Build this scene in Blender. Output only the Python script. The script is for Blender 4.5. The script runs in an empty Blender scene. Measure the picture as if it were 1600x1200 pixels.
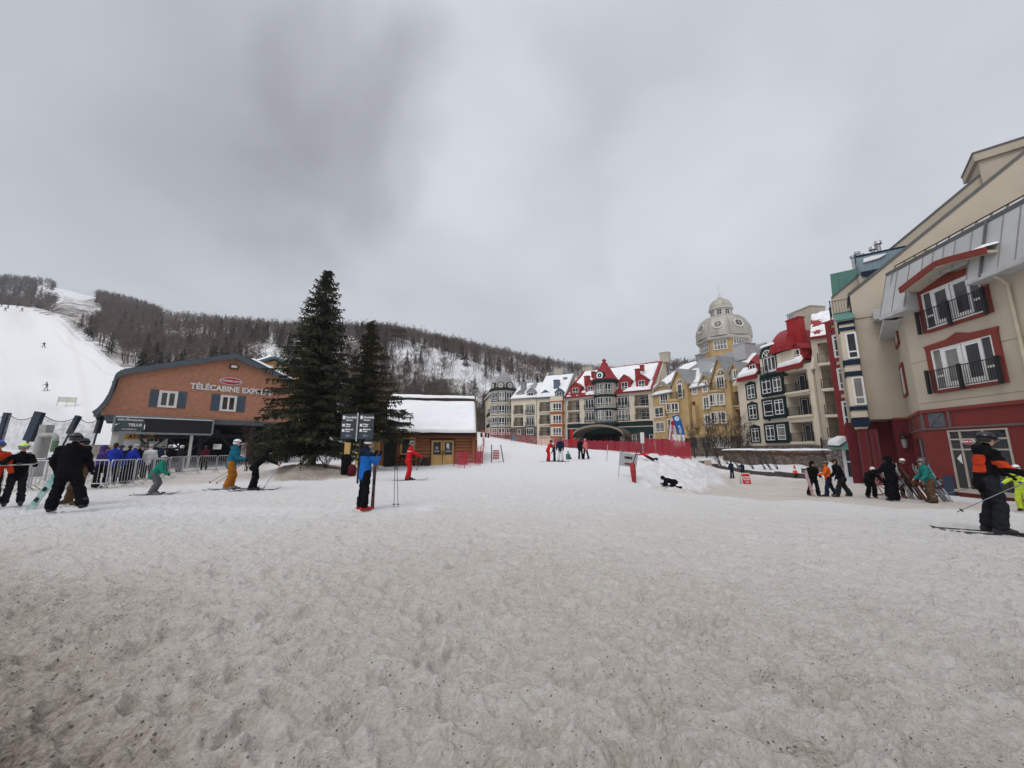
import bpy, bmesh, math, random
import numpy as np
from mathutils import Vector, Matrix, noise as mnoise
R = math.radians
random.seed(7); rng = np.random.default_rng(7)
sc = bpy.context.scene
col = sc.collection

# ------------------------------------------------------------------ camera
PITCH = math.atan2(102, 601); SP, CP = math.sin(PITCH), math.cos(PITCH)
CAMZ = 1.5; FPX = 601.0
cam = bpy.data.cameras.new('camera'); camo = bpy.data.objects.new('camera', cam); col.objects.link(camo)
cam.sensor_width = 36; cam.lens = 36*FPX/1600; cam.clip_start = .05; cam.clip_end = 8000
camo.location = (0, 0, CAMZ); camo.rotation_euler = (R(90)+PITCH, 0, 0)
sc.camera = camo

def ray(u, v):
    dx, dy = (u-800)/FPX, (600-v)/FPX
    return dx, CP-dy*SP, SP+dy*CP
def at(u, v, d):                         # photo pixel + distance along the view axis -> point
    a, b, c = ray(u, v); k = d/b
    return Vector((a*k, d, CAMZ+c*k))

# ------------------------------------------------------------------ world: overcast sky
w = bpy.data.worlds.new('World'); sc.world = w; w.use_nodes = True
nt = w.node_tree; nt.nodes.clear(); N = nt.nodes.new; L = nt.links.new
def wmath(op, a, b=None, clamp=False):
    n = N('ShaderNodeMath'); n.operation = op; n.use_clamp = clamp
    for i, x in enumerate((a, b)):
        if x is None: continue
        if isinstance(x, (int, float)): n.inputs[i].default_value = x
        else: L(x, n.inputs[i])
    return n.outputs[0]
SUN_EL, SUN_AZ = 50.0, 215.0              # azimuth from +Y towards +X
sky = N('ShaderNodeTexSky'); sky.sky_type = 'NISHITA'; sky.sun_disc = False
sky.sun_elevation = R(SUN_EL); sky.sun_rotation = R(SUN_AZ)
tc = N('ShaderNodeTexCoord'); sep = N('ShaderNodeSeparateXYZ'); L(tc.outputs['Generated'], sep.inputs[0])
zc = wmath('MAXIMUM', sep.outputs[2], 0.0)
zz = wmath('ADD', zc, 0.16)
px_ = wmath('DIVIDE', sep.outputs[0], zz); py_ = wmath('DIVIDE', sep.outputs[1], zz)
cmb = N('ShaderNodeCombineXYZ'); L(px_, cmb.inputs[0]); L(py_, cmb.inputs[1])
def wnoise(vec, scale, detail, dist, loc=(0, 0, 0), scl=(1, 1, 1)):
    mp = N('ShaderNodeMapping'); mp.inputs['Location'].default_value = loc; mp.inputs['Scale'].default_value = scl
    L(vec, mp.inputs[0]); n = N('ShaderNodeTexNoise'); n.inputs['Scale'].default_value = scale
    n.inputs['Detail'].default_value = detail; n.inputs['Distortion'].default_value = dist
    n.inputs['Roughness'].default_value = .48
    L(mp.outputs[0], n.inputs['Vector']); return n
n1 = wnoise(cmb.outputs[0], .8, 6, .35, (3.1, 1.7, 0), (1, .75, 1))
n2 = wnoise(cmb.outputs[0], 2.6, 7, .5, (7.3, 4.1, 0), (1, .8, 1))
# warped direction for the big soft cloud masses
nw = wnoise(tc.outputs['Generated'], 2.6, 7, .5)
sub = N('ShaderNodeVectorMath'); sub.operation = 'SUBTRACT'; L(nw.outputs['Color'], sub.inputs[0]); sub.inputs[1].default_value = (.5, .5, .5)
scl = N('ShaderNodeVectorMath'); scl.operation = 'SCALE'; L(sub.outputs[0], scl.inputs[0]); scl.inputs['Scale'].default_value = .5
add = N('ShaderNodeVectorMath'); add.operation = 'ADD'; L(tc.outputs['Generated'], add.inputs[0]); L(scl.outputs[0], add.inputs[1])
nrm = N('ShaderNodeVectorMath'); nrm.operation = 'NORMALIZE'; L(add.outputs[0], nrm.inputs[0])
tot = None
for (u, v, rad, amp) in ((562, 225, 15, -.21), (490, 140, 26, -.15), (330, 380, 20, -.07), (745, 220, 15, .13), (1090, 275, 15, .11), (930, 60, 22, -.07),
                         (700, 420, 26, .06), (1000, 430, 22, .05), (1300, 120, 24, .04), (120, 60, 28, -.16), (120, 250, 16, .04), (1250, 330, 14, -.05)):
    dvec = Vector(ray(u, v)).normalized()
    dt = N('ShaderNodeVectorMath'); dt.operation = 'DOT_PRODUCT'; L(nrm.outputs[0], dt.inputs[0]); dt.inputs[1].default_value = dvec
    mr = N('ShaderNodeMapRange'); mr.interpolation_type = 'SMOOTHERSTEP'; L(dt.outputs['Value'], mr.inputs[0])
    mr.inputs[1].default_value = math.cos(R(rad)); mr.inputs[2].default_value = 1.0
    mr.inputs[3].default_value = 0; mr.inputs[4].default_value = amp
    tot = mr.outputs[0] if tot is None else wmath('ADD', tot, mr.outputs[0])
nsum = wmath('ADD', wmath('MULTIPLY', wmath('SUBTRACT', n1.outputs[0], .5), .50), wmath('MULTIPLY', wmath('SUBTRACT', n2.outputs[0], .5), .16))
val = wmath('ADD', wmath('ADD', tot, nsum), 1.0)
gr = N('ShaderNodeValToRGB'); L(zc, gr.inputs[0])      # brightness with height above the skyline, brightest overhead
cr = gr.color_ramp; cr.interpolation = 'B_SPLINE'
cr.elements[0].position = 0; cr.elements[0].color = (.60,)*3+(1,)
e = cr.elements.new(.25); e.color = (.56,)*3+(1,)
e = cr.elements.new(.78); e.color = (.46,)*3+(1,)
cr.elements[-1].position = 1.0; cr.elements[-1].color = (1.0,)*3+(1,)
val = wmath('MULTIPLY', val, gr.outputs[0])
val = wmath('MULTIPLY', val, 10.0)
tint = N('ShaderNodeVectorMath'); tint.operation = 'SCALE'; tint.inputs[0].default_value = (.955, .985, 1.06); L(val, tint.inputs['Scale'])
mx = N('ShaderNodeMix'); mx.data_type = 'RGBA'; mx.inputs[0].default_value = .97
L(sky.outputs[0], mx.inputs[6]); L(tint.outputs[0], mx.inputs[7])
bg = N('ShaderNodeBackground'); bg.inputs[1].default_value = .1; L(mx.outputs[2], bg.inputs[0])
wo = N('ShaderNodeOutputWorld'); L(bg.outputs[0], wo.inputs[0])

# ------------------------------------------------------------------ sun behind the cloud, view
sl = bpy.data.lights.new('sun', 'SUN'); so = bpy.data.objects.new('sun', sl); col.objects.link(so)
sl.energy = 1.1; sl.angle = R(30); sl.color = (1, .97, .93)
sdir = Vector((math.sin(R(SUN_AZ))*math.cos(R(SUN_EL)), math.cos(R(SUN_AZ))*math.cos(R(SUN_EL)), math.sin(R(SUN_EL))))
so.rotation_euler = (-sdir).to_track_quat('-Z', 'Y').to_euler()
sc.view_settings.view_transform = 'Standard'; sc.view_settings.look = 'None'
sc.view_settings.exposure = .32; sc.view_settings.gamma = 1
sc.render.engine = 'CYCLES'; sc.cycles.max_bounces = 6; sc.cycles.diffuse_bounces = 3
sc.cycles.transparent_max_bounces = 12

# ------------------------------------------------------------------ materials
MATS = {}
def mat(name, c, rough=.8, var=.12, scale=3.0, bump=0.0, bscale=None, metal=0.0, spec=.3, stretch=(1, 1, 1), c2=None, detail=4):
    if name in MATS: return MATS[name]
    m = bpy.data.materials.new(name); m.use_nodes = True; t = m.node_tree; b = t.nodes['Principled BSDF']
    b.inputs['Roughness'].default_value = rough; b.inputs['Metallic'].default_value = metal
    b.inputs['Specular IOR Level'].default_value = spec
    tc = t.nodes.new('ShaderNodeTexCoord'); mp = t.nodes.new('ShaderNodeMapping'); mp.inputs['Scale'].default_value = stretch
    t.links.new(tc.outputs['Object'], mp.inputs[0])
    n = t.nodes.new('ShaderNodeTexNoise'); n.inputs['Scale'].default_value = scale; n.inputs['Detail'].default_value = detail
    t.links.new(mp.outputs[0], n.inputs['Vector'])
    r = t.nodes.new('ShaderNodeValToRGB'); t.links.new(n.outputs[0], r.inputs[0])
    c2 = c2 or tuple(x*(1-var) for x in c); c1 = tuple(min(1, x*(1+var)) for x in c)
    r.color_ramp.elements[0].position = .3; r.color_ramp.elements[0].color = (*c2, 1)
    r.color_ramp.elements[1].position = .7; r.color_ramp.elements[1].color = (*c1, 1)
    t.links.new(r.outputs[0], b.inputs['Base Color'])
    if bump:
        nb = t.nodes.new('ShaderNodeTexNoise'); nb.inputs['Scale'].default_value = bscale or scale*4; nb.inputs['Detail'].default_value = 5
        t.links.new(mp.outputs[0], nb.inputs['Vector'])
        bn = t.nodes.new('ShaderNodeBump'); bn.inputs['Strength'].default_value = bump; bn.inputs['Distance'].default_value = .05
        t.links.new(nb.outputs[0], bn.inputs['Height']); t.links.new(bn.outputs[0], b.inputs['Normal'])
    MATS[name] = m; return m
def S(r, g, b):                          # sRGB 0-255 -> linear
    f = lambda c: (c/255/12.92 if c <= 10 else ((c/255+.055)/1.055)**2.4)
    return (f(r), f(g), f(b))
def wavemat(name, c, c2, scale, axis='Z', rough=.8, dark=.1, bump=.3, ncol=.15):   # boards or courses
    if name in MATS: return MATS[name]
    m = bpy.data.materials.new(name); m.use_nodes = True; t = m.node_tree; b = t.nodes['Principled BSDF']
    b.inputs['Roughness'].default_value = rough; b.inputs['Specular IOR Level'].default_value = .2
    tc = t.nodes.new('ShaderNodeTexCoord')
    wv = t.nodes.new('ShaderNodeTexWave'); wv.wave_type = 'BANDS'; wv.bands_direction = axis; wv.wave_profile = 'SAW'
    wv.inputs['Scale'].default_value = scale; wv.inputs['Distortion'].default_value = .15; t.links.new(tc.outputs['Object'], wv.inputs[0])
    r = t.nodes.new('ShaderNodeValToRGB'); t.links.new(wv.outputs[0], r.inputs[0])
    r.color_ramp.elements[0].position = 0; r.color_ramp.elements[0].color = (*c2, 1)
    r.color_ramp.elements[1].position = dark; r.color_ramp.elements[1].color = (*c, 1)
    n = t.nodes.new('ShaderNodeTexNoise'); n.inputs['Scale'].default_value = 4; n.inputs['Detail'].default_value = 6; t.links.new(tc.outputs['Object'], n.inputs['Vector'])
    mr = t.nodes.new('ShaderNodeMapRange'); mr.inputs[3].default_value = 1-ncol*2; mr.inputs[4].default_value = 1+ncol*2; t.links.new(n.outputs[0], mr.inputs[0])
    vm = t.nodes.new('ShaderNodeVectorMath'); vm.operation = 'SCALE'; t.links.new(r.outputs[0], vm.inputs[0]); t.links.new(mr.outputs[0], vm.inputs['Scale'])
    t.links.new(vm.outputs[0], b.inputs['Base Color'])
    bn = t.nodes.new('ShaderNodeBump'); bn.inputs['Strength'].default_value = bump; bn.inputs['Distance'].default_value = .03
    t.links.new(wv.outputs[0], bn.inputs['Height']); t.links.new(bn.outputs[0], b.inputs['Normal'])
    MATS[name] = m; return m
def stonemat(name, c, c2, scale):
    if name in MATS: return MATS[name]
    m = bpy.data.materials.new(name); m.use_nodes = True; t = m.node_tree; b = t.nodes['Principled BSDF']
    b.inputs['Roughness'].default_value = .9
    tc = t.nodes.new('ShaderNodeTexCoord'); mp = t.nodes.new('ShaderNodeMapping'); mp.inputs['Scale'].default_value = (1, 1, 1.8); t.links.new(tc.outputs['Object'], mp.inputs[0])
    vo = t.nodes.new('ShaderNodeTexVoronoi'); vo.inputs['Scale'].default_value = scale; t.links.new(mp.outputs[0], vo.inputs['Vector'])
    ve = t.nodes.new('ShaderNodeTexVoronoi'); ve.feature = 'DISTANCE_TO_EDGE'; ve.inputs['Scale'].default_value = scale; t.links.new(mp.outputs[0], ve.inputs['Vector'])
    sx = t.nodes.new('ShaderNodeSeparateColor'); t.links.new(vo.outputs['Color'], sx.inputs[0])
    r = t.nodes.new('ShaderNodeValToRGB'); t.links.new(sx.outputs[0], r.inputs[0])
    r.color_ramp.elements[0].color = (*c2, 1); r.color_ramp.elements[1].color = (*c, 1)
    r2 = t.nodes.new('ShaderNodeValToRGB'); t.links.new(ve.outputs[0], r2.inputs[0]); r2.color_ramp.elements[0].color = (.35, .35, .35, 1); r2.color_ramp.elements[1].position = .12
    mm = t.nodes.new('ShaderNodeMix'); mm.data_type = 'RGBA'; mm.blend_type = 'MULTIPLY'; mm.inputs[0].default_value = 1
    t.links.new(r.outputs[0], mm.inputs[6]); t.links.new(r2.outputs[0], mm.inputs[7]); t.links.new(mm.outputs[2], b.inputs['Base Color'])
    bn = t.nodes.new('ShaderNodeBump'); bn.inputs['Strength'].default_value = .6; bn.inputs['Distance'].default_value = .05
    t.links.new(ve.outputs[0], bn.inputs['Height']); t.links.new(bn.outputs[0], b.inputs['Normal'])
    MATS[name] = m; return m
def netmat(name, c, cover):              # woven net: thread area = cover
    if name in MATS: return MATS[name]
    m = bpy.data.materials.new(name); m.use_nodes = True; t = m.node_tree; b = t.nodes['Principled BSDF']
    b.inputs['Base Color'].default_value = (*c, 1); b.inputs['Roughness'].default_value = .8
    tc = t.nodes.new('ShaderNodeTexCoord'); n = t.nodes.new('ShaderNodeTexNoise'); n.inputs['Scale'].default_value = 2.5; n.inputs['Detail'].default_value = 5
    t.links.new(tc.outputs['Object'], n.inputs['Vector'])
    mr = t.nodes.new('ShaderNodeMapRange'); mr.inputs[1].default_value = .3; mr.inputs[2].default_value = .7
    mr.inputs[3].default_value = max(0, cover-.25); mr.inputs[4].default_value = min(1, cover+.25); t.links.new(n.outputs[0], mr.inputs[0])
    t.links.new(mr.outputs[0], b.inputs['Alpha'])
    MATS[name] = m; return m
def glassmat(name, c, rough=.08):
    if name in MATS: return MATS[name]
    m = mat(name, c, rough, .5, .6, spec=.28); return m

SNOW = mat('roof_snow', (.84, .85, .87), .7, .03, 1.2, .25, 3)
WHITE = mat('white_paint', (.74, .74, .73), .5, .05, 2)
GLASS = glassmat('dark_glass', (.025, .028, .032))
GLASS3 = glassmat('half_lit_glass', (.075, .075, .07))
GLASS2 = glassmat('curtained_glass', (.22, .215, .20))
STEEL = mat('galvanised_steel', (.42, .43, .44), .45, .15, 6, metal=.6)
BLACK = mat('black_metal', (.015, .015, .017), .5, .2, 5)
DARK = mat('dark_void', (.012, .012, .013), .9, .3, 1)  # near-black, mostly shade of interiors and openings put into the colour

# ------------------------------------------------------------------ object helpers
def tag(o, label=None, cat=None, group=None, kind=None):
    if label: o['label'] = label
    if cat: o['category'] = cat
    if group: o['group'] = group
    if kind: o['kind'] = kind
    return o
def thing(name, loc, label, cat, group=None, rz=0):
    o = bpy.data.objects.new(name, None); o.empty_display_size = .3; col.objects.link(o)
    o.location = loc; o.rotation_euler = (0, 0, rz)
    return tag(o, label, cat, group)
def root_of(o):
    while o.parent: o = o.parent
    return o
def link_mesh(name, me, parent=None, smooth=False):
    o = bpy.data.objects.new(name, me); col.objects.link(o)
    if parent is not None: o.parent = parent
    if smooth: me.polygons.foreach_set('use_smooth', [True]*len(me.polygons))
    return o
class MB:
    def __init__(self): self.v = []; self.f = []; self.m = []; self.mats = []
    def mi(self, m):
        if m not in self.mats: self.mats.append(m)
        return self.mats.index(m)
    def poly(self, pts, m):
        i = len(self.v); self.v += [tuple(p) for p in pts]; self.f.append(tuple(range(i, i+len(pts)))); self.m.append(self.mi(m))
    def hexa(self, p, m):                # 8 corners: bottom 4 (ccw), top 4
        i = len(self.v); self.v += [tuple(q) for q in p]; k = self.mi(m)
        for f in ((3, 2, 1, 0), (4, 5, 6, 7), (0, 1, 5, 4), (1, 2, 6, 5), (2, 3, 7, 6), (3, 0, 4, 7)):
            self.f.append(tuple(i+a for a in f)); self.m.append(k)
    def box(self, x0, x1, y0, y1, z0, z1, m):
        self.hexa([(x0, y0, z0), (x1, y0, z0), (x1, y1, z0), (x0, y1, z0), (x0, y0, z1), (x1, y0, z1), (x1, y1, z1), (x0, y1, z1)], m)
    def obox(self, c, ax, ay, az, m):    # oriented box: centre and half axes
        c, ax, ay, az = map(Vector, (c, ax, ay, az))
        self.hexa([c-ax-ay-az, c+ax-ay-az, c+ax+ay-az, c-ax+ay-az, c-ax-ay+az, c+ax-ay+az, c+ax+ay+az, c-ax+ay+az], m)
    def prism(self, pts, vec, m):        # extruded polygon
        vec = Vector(vec); a = [Vector(p) for p in pts]; b = [p+vec for p in a]
        self.poly(a, m); self.poly(b[::-1], m)
        for i in range(len(a)):
            j = (i+1) % len(a); self.poly([a[j], a[i], b[i], b[j]], m)
    def tube(self, pts, rad, m, n=6, cap=True):
        pts = [Vector(p) for p in pts]; k = self.mi(m)
        rads = rad if isinstance(rad, (list, tuple)) else [rad]*len(pts)
        base = len(self.v); prev = None
        for i, p in enumerate(pts):
            d = (pts[min(i+1, len(pts)-1)]-pts[max(i-1, 0)]).normalized()
            a = (prev - d*prev.dot(d)) if prev is not None else d.orthogonal()
            if a.length < 1e-6: a = d.orthogonal()
            a.normalize(); prev = a; b = d.cross(a)
            for j in range(n):
                t = 2*math.pi*j/n; self.v.append(tuple(p+(a*math.cos(t)+b*math.sin(t))*rads[i]))
        for i in range(len(pts)-1):
            for j in range(n):
                q = base+i*n; self.f.append((q+j, q+(j+1) % n, q+n+(j+1) % n, q+n+j)); self.m.append(k)
        if cap:
            self.f.append(tuple(base+j for j in range(n))[::-1]); self.m.append(k)
            e = base+(len(pts)-1)*n; self.f.append(tuple(e+j for j in range(n))); self.m.append(k)
    def lathe(self, c, prof, m, n=16, a0=0.0):   # prof: list of (r, z)
        k = self.mi(m); base = len(self.v); c = Vector(c)
        for r, z in prof:
            for j in range(n):
                t = a0+2*math.pi*j/n; self.v.append((c.x+r*math.cos(t), c.y+r*math.sin(t), c.z+z))
        for i in range(len(prof)-1):
            for j in range(n):
                q = base+i*n; self.f.append((q+j, q+(j+1) % n, q+n+(j+1) % n, q+n+j)); self.m.append(k)
        self.f.append(tuple(base+j for j in range(n))[::-1]); self.m.append(k)
        e = base+(len(prof)-1)*n; self.f.append(tuple(e+j for j in range(n))); self.m.append(k)
    def build(self, name, parent=None, local=False, smooth=False, **kw):
        off = Vector((0, 0, 0))
        if parent is not None and not local: off = Vector(root_of(parent).location)
        me = bpy.data.meshes.new(name)
        me.from_pydata([(x-off.x, y-off.y, z-off.z) for x, y, z in self.v], [], self.f)
        for m in self.mats: me.materials.append(m)
        me.polygons.foreach_set('material_index', self.m); me.update()
        o = link_mesh(name, me, parent, smooth)
        return tag(o, **kw) if kw else o
def np_mesh(name, V, F, mats, midx=None, smooth=True):   # F: (n,4) or (n,3)
    me = bpy.data.meshes.new(name); F = np.asarray(F, np.int32); k = F.shape[1]
    me.vertices.add(len(V)); me.vertices.foreach_set('co', np.asarray(V, np.float32).ravel())
    me.loops.add(F.size); me.loops.foreach_set('vertex_index', F.ravel())
    me.polygons.add(len(F)); me.polygons.foreach_set('loop_start', np.arange(0, F.size, k, dtype=np.int32))
    for m in mats: me.materials.append(m)
    if midx is not None: me.polygons.foreach_set('material_index', np.asarray(midx, np.int32))
    me.polygons.foreach_set('use_smooth', np.full(len(F), smooth)); me.update(calc_edges=True); me.validate()
    return me
_tc = {}
def text_mesh(s, size, extrude=.01, bold=0.0, align='CENTER'):
    k = (s, size, extrude, bold, align)
    if k in _tc: return _tc[k]
    cu = bpy.data.curves.new('t', 'FONT'); cu.body = s; cu.size = size; cu.extrude = extrude; cu.offset = bold
    cu.align_x = align; cu.align_y = 'CENTER'; cu.resolution_u = 3
    o = bpy.data.objects.new('t', cu); col.objects.link(o); bpy.context.view_layer.update()
    me = bpy.data.meshes.new_from_object(o.evaluated_get(bpy.context.evaluated_depsgraph_get()))
    bpy.data.objects.remove(o); _tc[k] = me; return me
def lettering(name, s, size, pos, right, up, m, parent, extrude=.01, bold=0.0, align='CENTER', squash=1.0):
    me = text_mesh(s, size, extrude, bold, align).copy(); me.materials.clear(); me.materials.append(m)
    right, up = Vector(right).normalized(), Vector(up).normalized(); n = right.cross(up)
    o = link_mesh(name, me, parent); off = Vector(root_of(parent).location) if parent is not None else Vector()
    M = Matrix.Identity(4)
    for i in range(3):
        M[i][0] = right[i]*squash; M[i][1] = up[i]; M[i][2] = n[i]; M[i][3] = (Vector(pos)-off)[i]
    o.matrix_local = M; return o
# ------------------------------------------------------------------ terrain
COLS = {
 -400: [(24, 0), (30, .9), (40, 3.0), (75, 596), (117, 530), (175, 465), (200, 475), (300, 455), (420, 425)],
 0: [(24, 0), (29, .6), (33, 1.5), (45, 660), (75, 610), (117, 545), (172, 477), (180, 474), (215, 500), (300, 478), (420, 439)],
 60: [(24, 0), (29, .5), (34, 1.4), (50, 655), (75, 613), (117, 546), (160, 500), (175, 482), (182, 481), (215, 500), (300, 478), (420, 444)],
 100: [(26, 0), (30, .4), (36, 1.2), (60, 645), (90, 585), (120, 540), (150, 497), (160, 491), (200, 497), (300, 470), (420, 452)],
 150: [(27, 0), (32, .3), (40, 1.2), (60, 640), (90, 575), (105, 548), (112, 538), (150, 524), (200, 508), (300, 480), (420, 465)],
 205: [(30, 0), (40, .6), (55, 645), (75, 592), (82, 580), (110, 566), (150, 540), (200, 516), (300, 490), (420, 478)],
 260: [(30, 0), (42, .4), (60, 640), (80, 608), (110, 582), (150, 548), (200, 520), (260, 508), (420, 500)],
 350: [(30, 0), (44, .4), (60, 650), (80, 625), (110, 592), (150, 556), (190, 524), (260, 516), (420, 512)],
 420: [(20, 0), (30, .1), (44, .4), (60, 660), (80, 640), (110, 600), (130, 566), (150, 542), (190, 528), (260, 522), (420, 520)],
 460: [(16, 0), (19, .12), (22, .42), (25, .55), (30, .2), (44, .4), (60, 663), (90, 640), (120, 600), (150, 555), (185, 530), (260, 524), (420, 522)],
 500: [(16, 0), (19, .05), (21.5, .3), (24, .55), (28, .35), (44, .4), (60, 665), (90, 640), (120, 600), (150, 558), (185, 530), (260, 524), (420, 525)],
 550: [(16, 0), (18, .06), (22, .15), (30, .2), (44, .5), (60, .9), (90, 650), (120, 615), (150, 570), (180, 532), (260, 526), (420, 530)],
 620: [(30, .1), (44, .6), (75, 690), (100, 665), (130, 632), (158, 566), (170, 540), (185, 532), (260, 528), (420, 535)],
 700: [(30, .1), (40, .6), (75, 686), (105, 665), (135, 636), (158, 578), (170, 556), (182, 551), (230, 549), (320, 543), (420, 548)],
 760: [(19, 0), (32, .35), (50, 697), (75, 683), (95, 681), (115, 672), (140, 640), (160, 592), (172, 575), (185, 570), (320, 558), (420, 562)],
 830: [(19, 0), (32, .5), (55, 695.5), (70, 2.4), (95, 3.0), (125, 665), (150, 640), (168, 602), (180, 597), (320, 571), (420, 574)],
 900: [(19, 0), (32, .55), (50, 700), (62, 1.6), (90, 1.6), (125, 672), (160, 640), (190, 607), (320, 584), (420, 588)],
 960: [(16, 0), (24, .25), (30, .55), (45, 704), (55, 1.2), (90, 1.2), (125, 675), (200, 620), (320, 588), (420, 592)],
 1000: [(14, 0), (18, -.05), (24, .45), (30, 712), (38, 1.15), (50, 1.0), (90, 1.0), (125, 675), (200, 620), (320, 588), (420, 590)],
 1050: [(13, 0), (19, -.4), (25, .2), (30, 716.5), (35, .75), (42, -.2), (60, .3), (90, 1.0), (200, 620), (320, 575), (420, 582)],
 1085: [(12, 0), (19, -.5), (24, -.25), (30, 721), (34, 717), (39, -.7), (46, -.6), (60, .3), (90, 1), (200, 620), (320, 575), (420, 582)],
 1120: [(12, 0), (19, -.55), (26, -.75), (31, 735), (35, -.9), (41, -1.4), (47, -.9), (49, -.3), (55, .5), (90, 1), (200, 620), (320, 578), (420, 585)],
 1147: [(12, 0), (19, -.6), (30, -1.1), (40, -1.55), (45.5, -.95), (46.5, -.6), (52, .5), (60, .7), (200, 630), (320, 585), (420, 590)],
 1200: [(11, 0), (19, -.75), (30, -1.25), (37.5, -1.1), (38.5, -.9), (44, .02), (50, .1), (320, 600)],
 1250: [(10, 0), (14, -.25), (21, -.9), (29, -1.15), (32.7, -.95), (33.6, -.82), (38, .1), (50, .2), (320, 610)],
 1285: [(10, 0), (14, -.3), (21, -.95), (30, -1.0), (34, -.9), (40, -.6), (320, 615)],
 1400: [(8.5, 0), (12, -.3), (17, -.7), (25, -.7), (60, 0), (320, 620)],
 1560: [(7.3, 0), (12, -.3), (17, -.65), (30, -.7), (320, 630)],
 1800: [(7, 0), (12, -.3), (17, -.6), (30, -.7), (320, 640)],
 2600: [(7, 0), (12, -.2), (17, -.4), (30, -.5), (320, 650)],
}
LD0, LD1, NLD = math.log(2.0), math.log(3500.0), 620
_lg = np.linspace(LD0, LD1, NLD); _us = sorted(COLS)
def _z(u, d, q):
    return at(u, q, d).z if q >= 400 else q
_tab = []
for u in _us:
    p = [(2.0, 0.0), (7.0, 0.0)]+[(d, _z(u, d, q)) for d, q in COLS[u]]
    zl = p[-1][1]; p += [(700, zl*1.0), (1300, zl*.5), (3500, 0)]
    p.sort(); _tab.append(np.interp(_lg, [math.log(a) for a, b in p], [b for a, b in p]))
_ug = np.arange(-400, 2601, 4.0)
_tab = np.array(_tab); TAB = np.array([np.interp(_ug, _us, _tab[:, j]) for j in range(NLD)]).T
def _smooth(a, sig, axis):
    r = int(sig*3)+1; k = np.exp(-.5*(np.arange(-r, r+1)/sig)**2); k /= k.sum()
    pad = [(0, 0), (0, 0)]; pad[axis] = (r, r); b = np.pad(a, pad, mode='edge')
    return np.apply_along_axis(lambda x: np.convolve(x, k, mode='valid'), axis, b)
TAB = _smooth(_smooth(TAB, 1.3, 1), 2.2, 0)
def Zud(u, d):
    fu = np.clip((np.asarray(u, float)+400)/4.0, 0, len(_ug)-1.001); fd = np.clip((np.log(np.maximum(d, 2.0))-LD0)/(LD1-LD0)*(NLD-1), 0, NLD-1.001)
    i, j = fu.astype(int), fd.astype(int); a, b = fu-i, fd-j
    return TAB[i, j]*(1-a)*(1-b)+TAB[i+1, j]*a*(1-b)+TAB[i, j+1]*(1-a)*b+TAB[i+1, j+1]*a*b
def u_of(x, y, z):
    y = np.maximum(y, .5); h = np.asarray(z)-CAMZ
    depth = y*CP+h*SP
    return 800+FPX*x/np.maximum(depth, .3)
def Gz(x, y):                            # terrain height
    x = np.asarray(x, float); y = np.asarray(y, float); z = np.zeros(np.broadcast(x, y).shape)
    for _ in range(4): z = Zud(u_of(x, y, z), y)
    return np.where(y < 2, 0, z)
def G(x, y): return float(Gz(x, y))
def on(u, d):                            # ground point seen at photo column u, d metres out
    z = float(Zud(u, d)); h = z-CAMZ; depth = d*CP+h*SP
    return Vector(((u-800)/FPX*depth, d, z))

def vnoise(x, y, seed):                  # cheap value noise on arrays
    xi, yi = np.floor(x).astype(np.int64), np.floor(y).astype(np.int64); fx, fy = x-xi, y-yi
    fx = fx*fx*(3-2*fx); fy = fy*fy*(3-2*fy)
    def h(a, b):
        n = (a*374761393+b*668265263+seed*974711) & 0x7fffffff; n = ((n ^ (n >> 13))*1274126177) & 0x7fffffff
        return ((n ^ (n >> 16)) & 0xffff)/65535.0
    return (h(xi, yi)*(1-fx)+h(xi+1, yi)*fx)*(1-fy)+(h(xi, yi+1)*(1-fx)+h(xi+1, yi+1)*fx)*fy
def fbm(x, y, seed, o=4):
    s = 0; a = .5; t = 0
    for i in range(o):
        s = s+a*vnoise(x*2**i, y*2**i, seed+i*17); t += a; a *= .5
    return s/t
def inpoly(x, y, P):
    r = np.zeros(x.shape, bool); n = len(P)
    for i in range(n):
        (x0, y0), (x1, y1) = P[i], P[i-1]
        c = ((y0 > y) != (y1 > y)) & (x < (x1-x0)*(y-y0)/((y1-y0) if y1 != y0 else 1e-9)+x0); r ^= c
    return r

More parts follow.
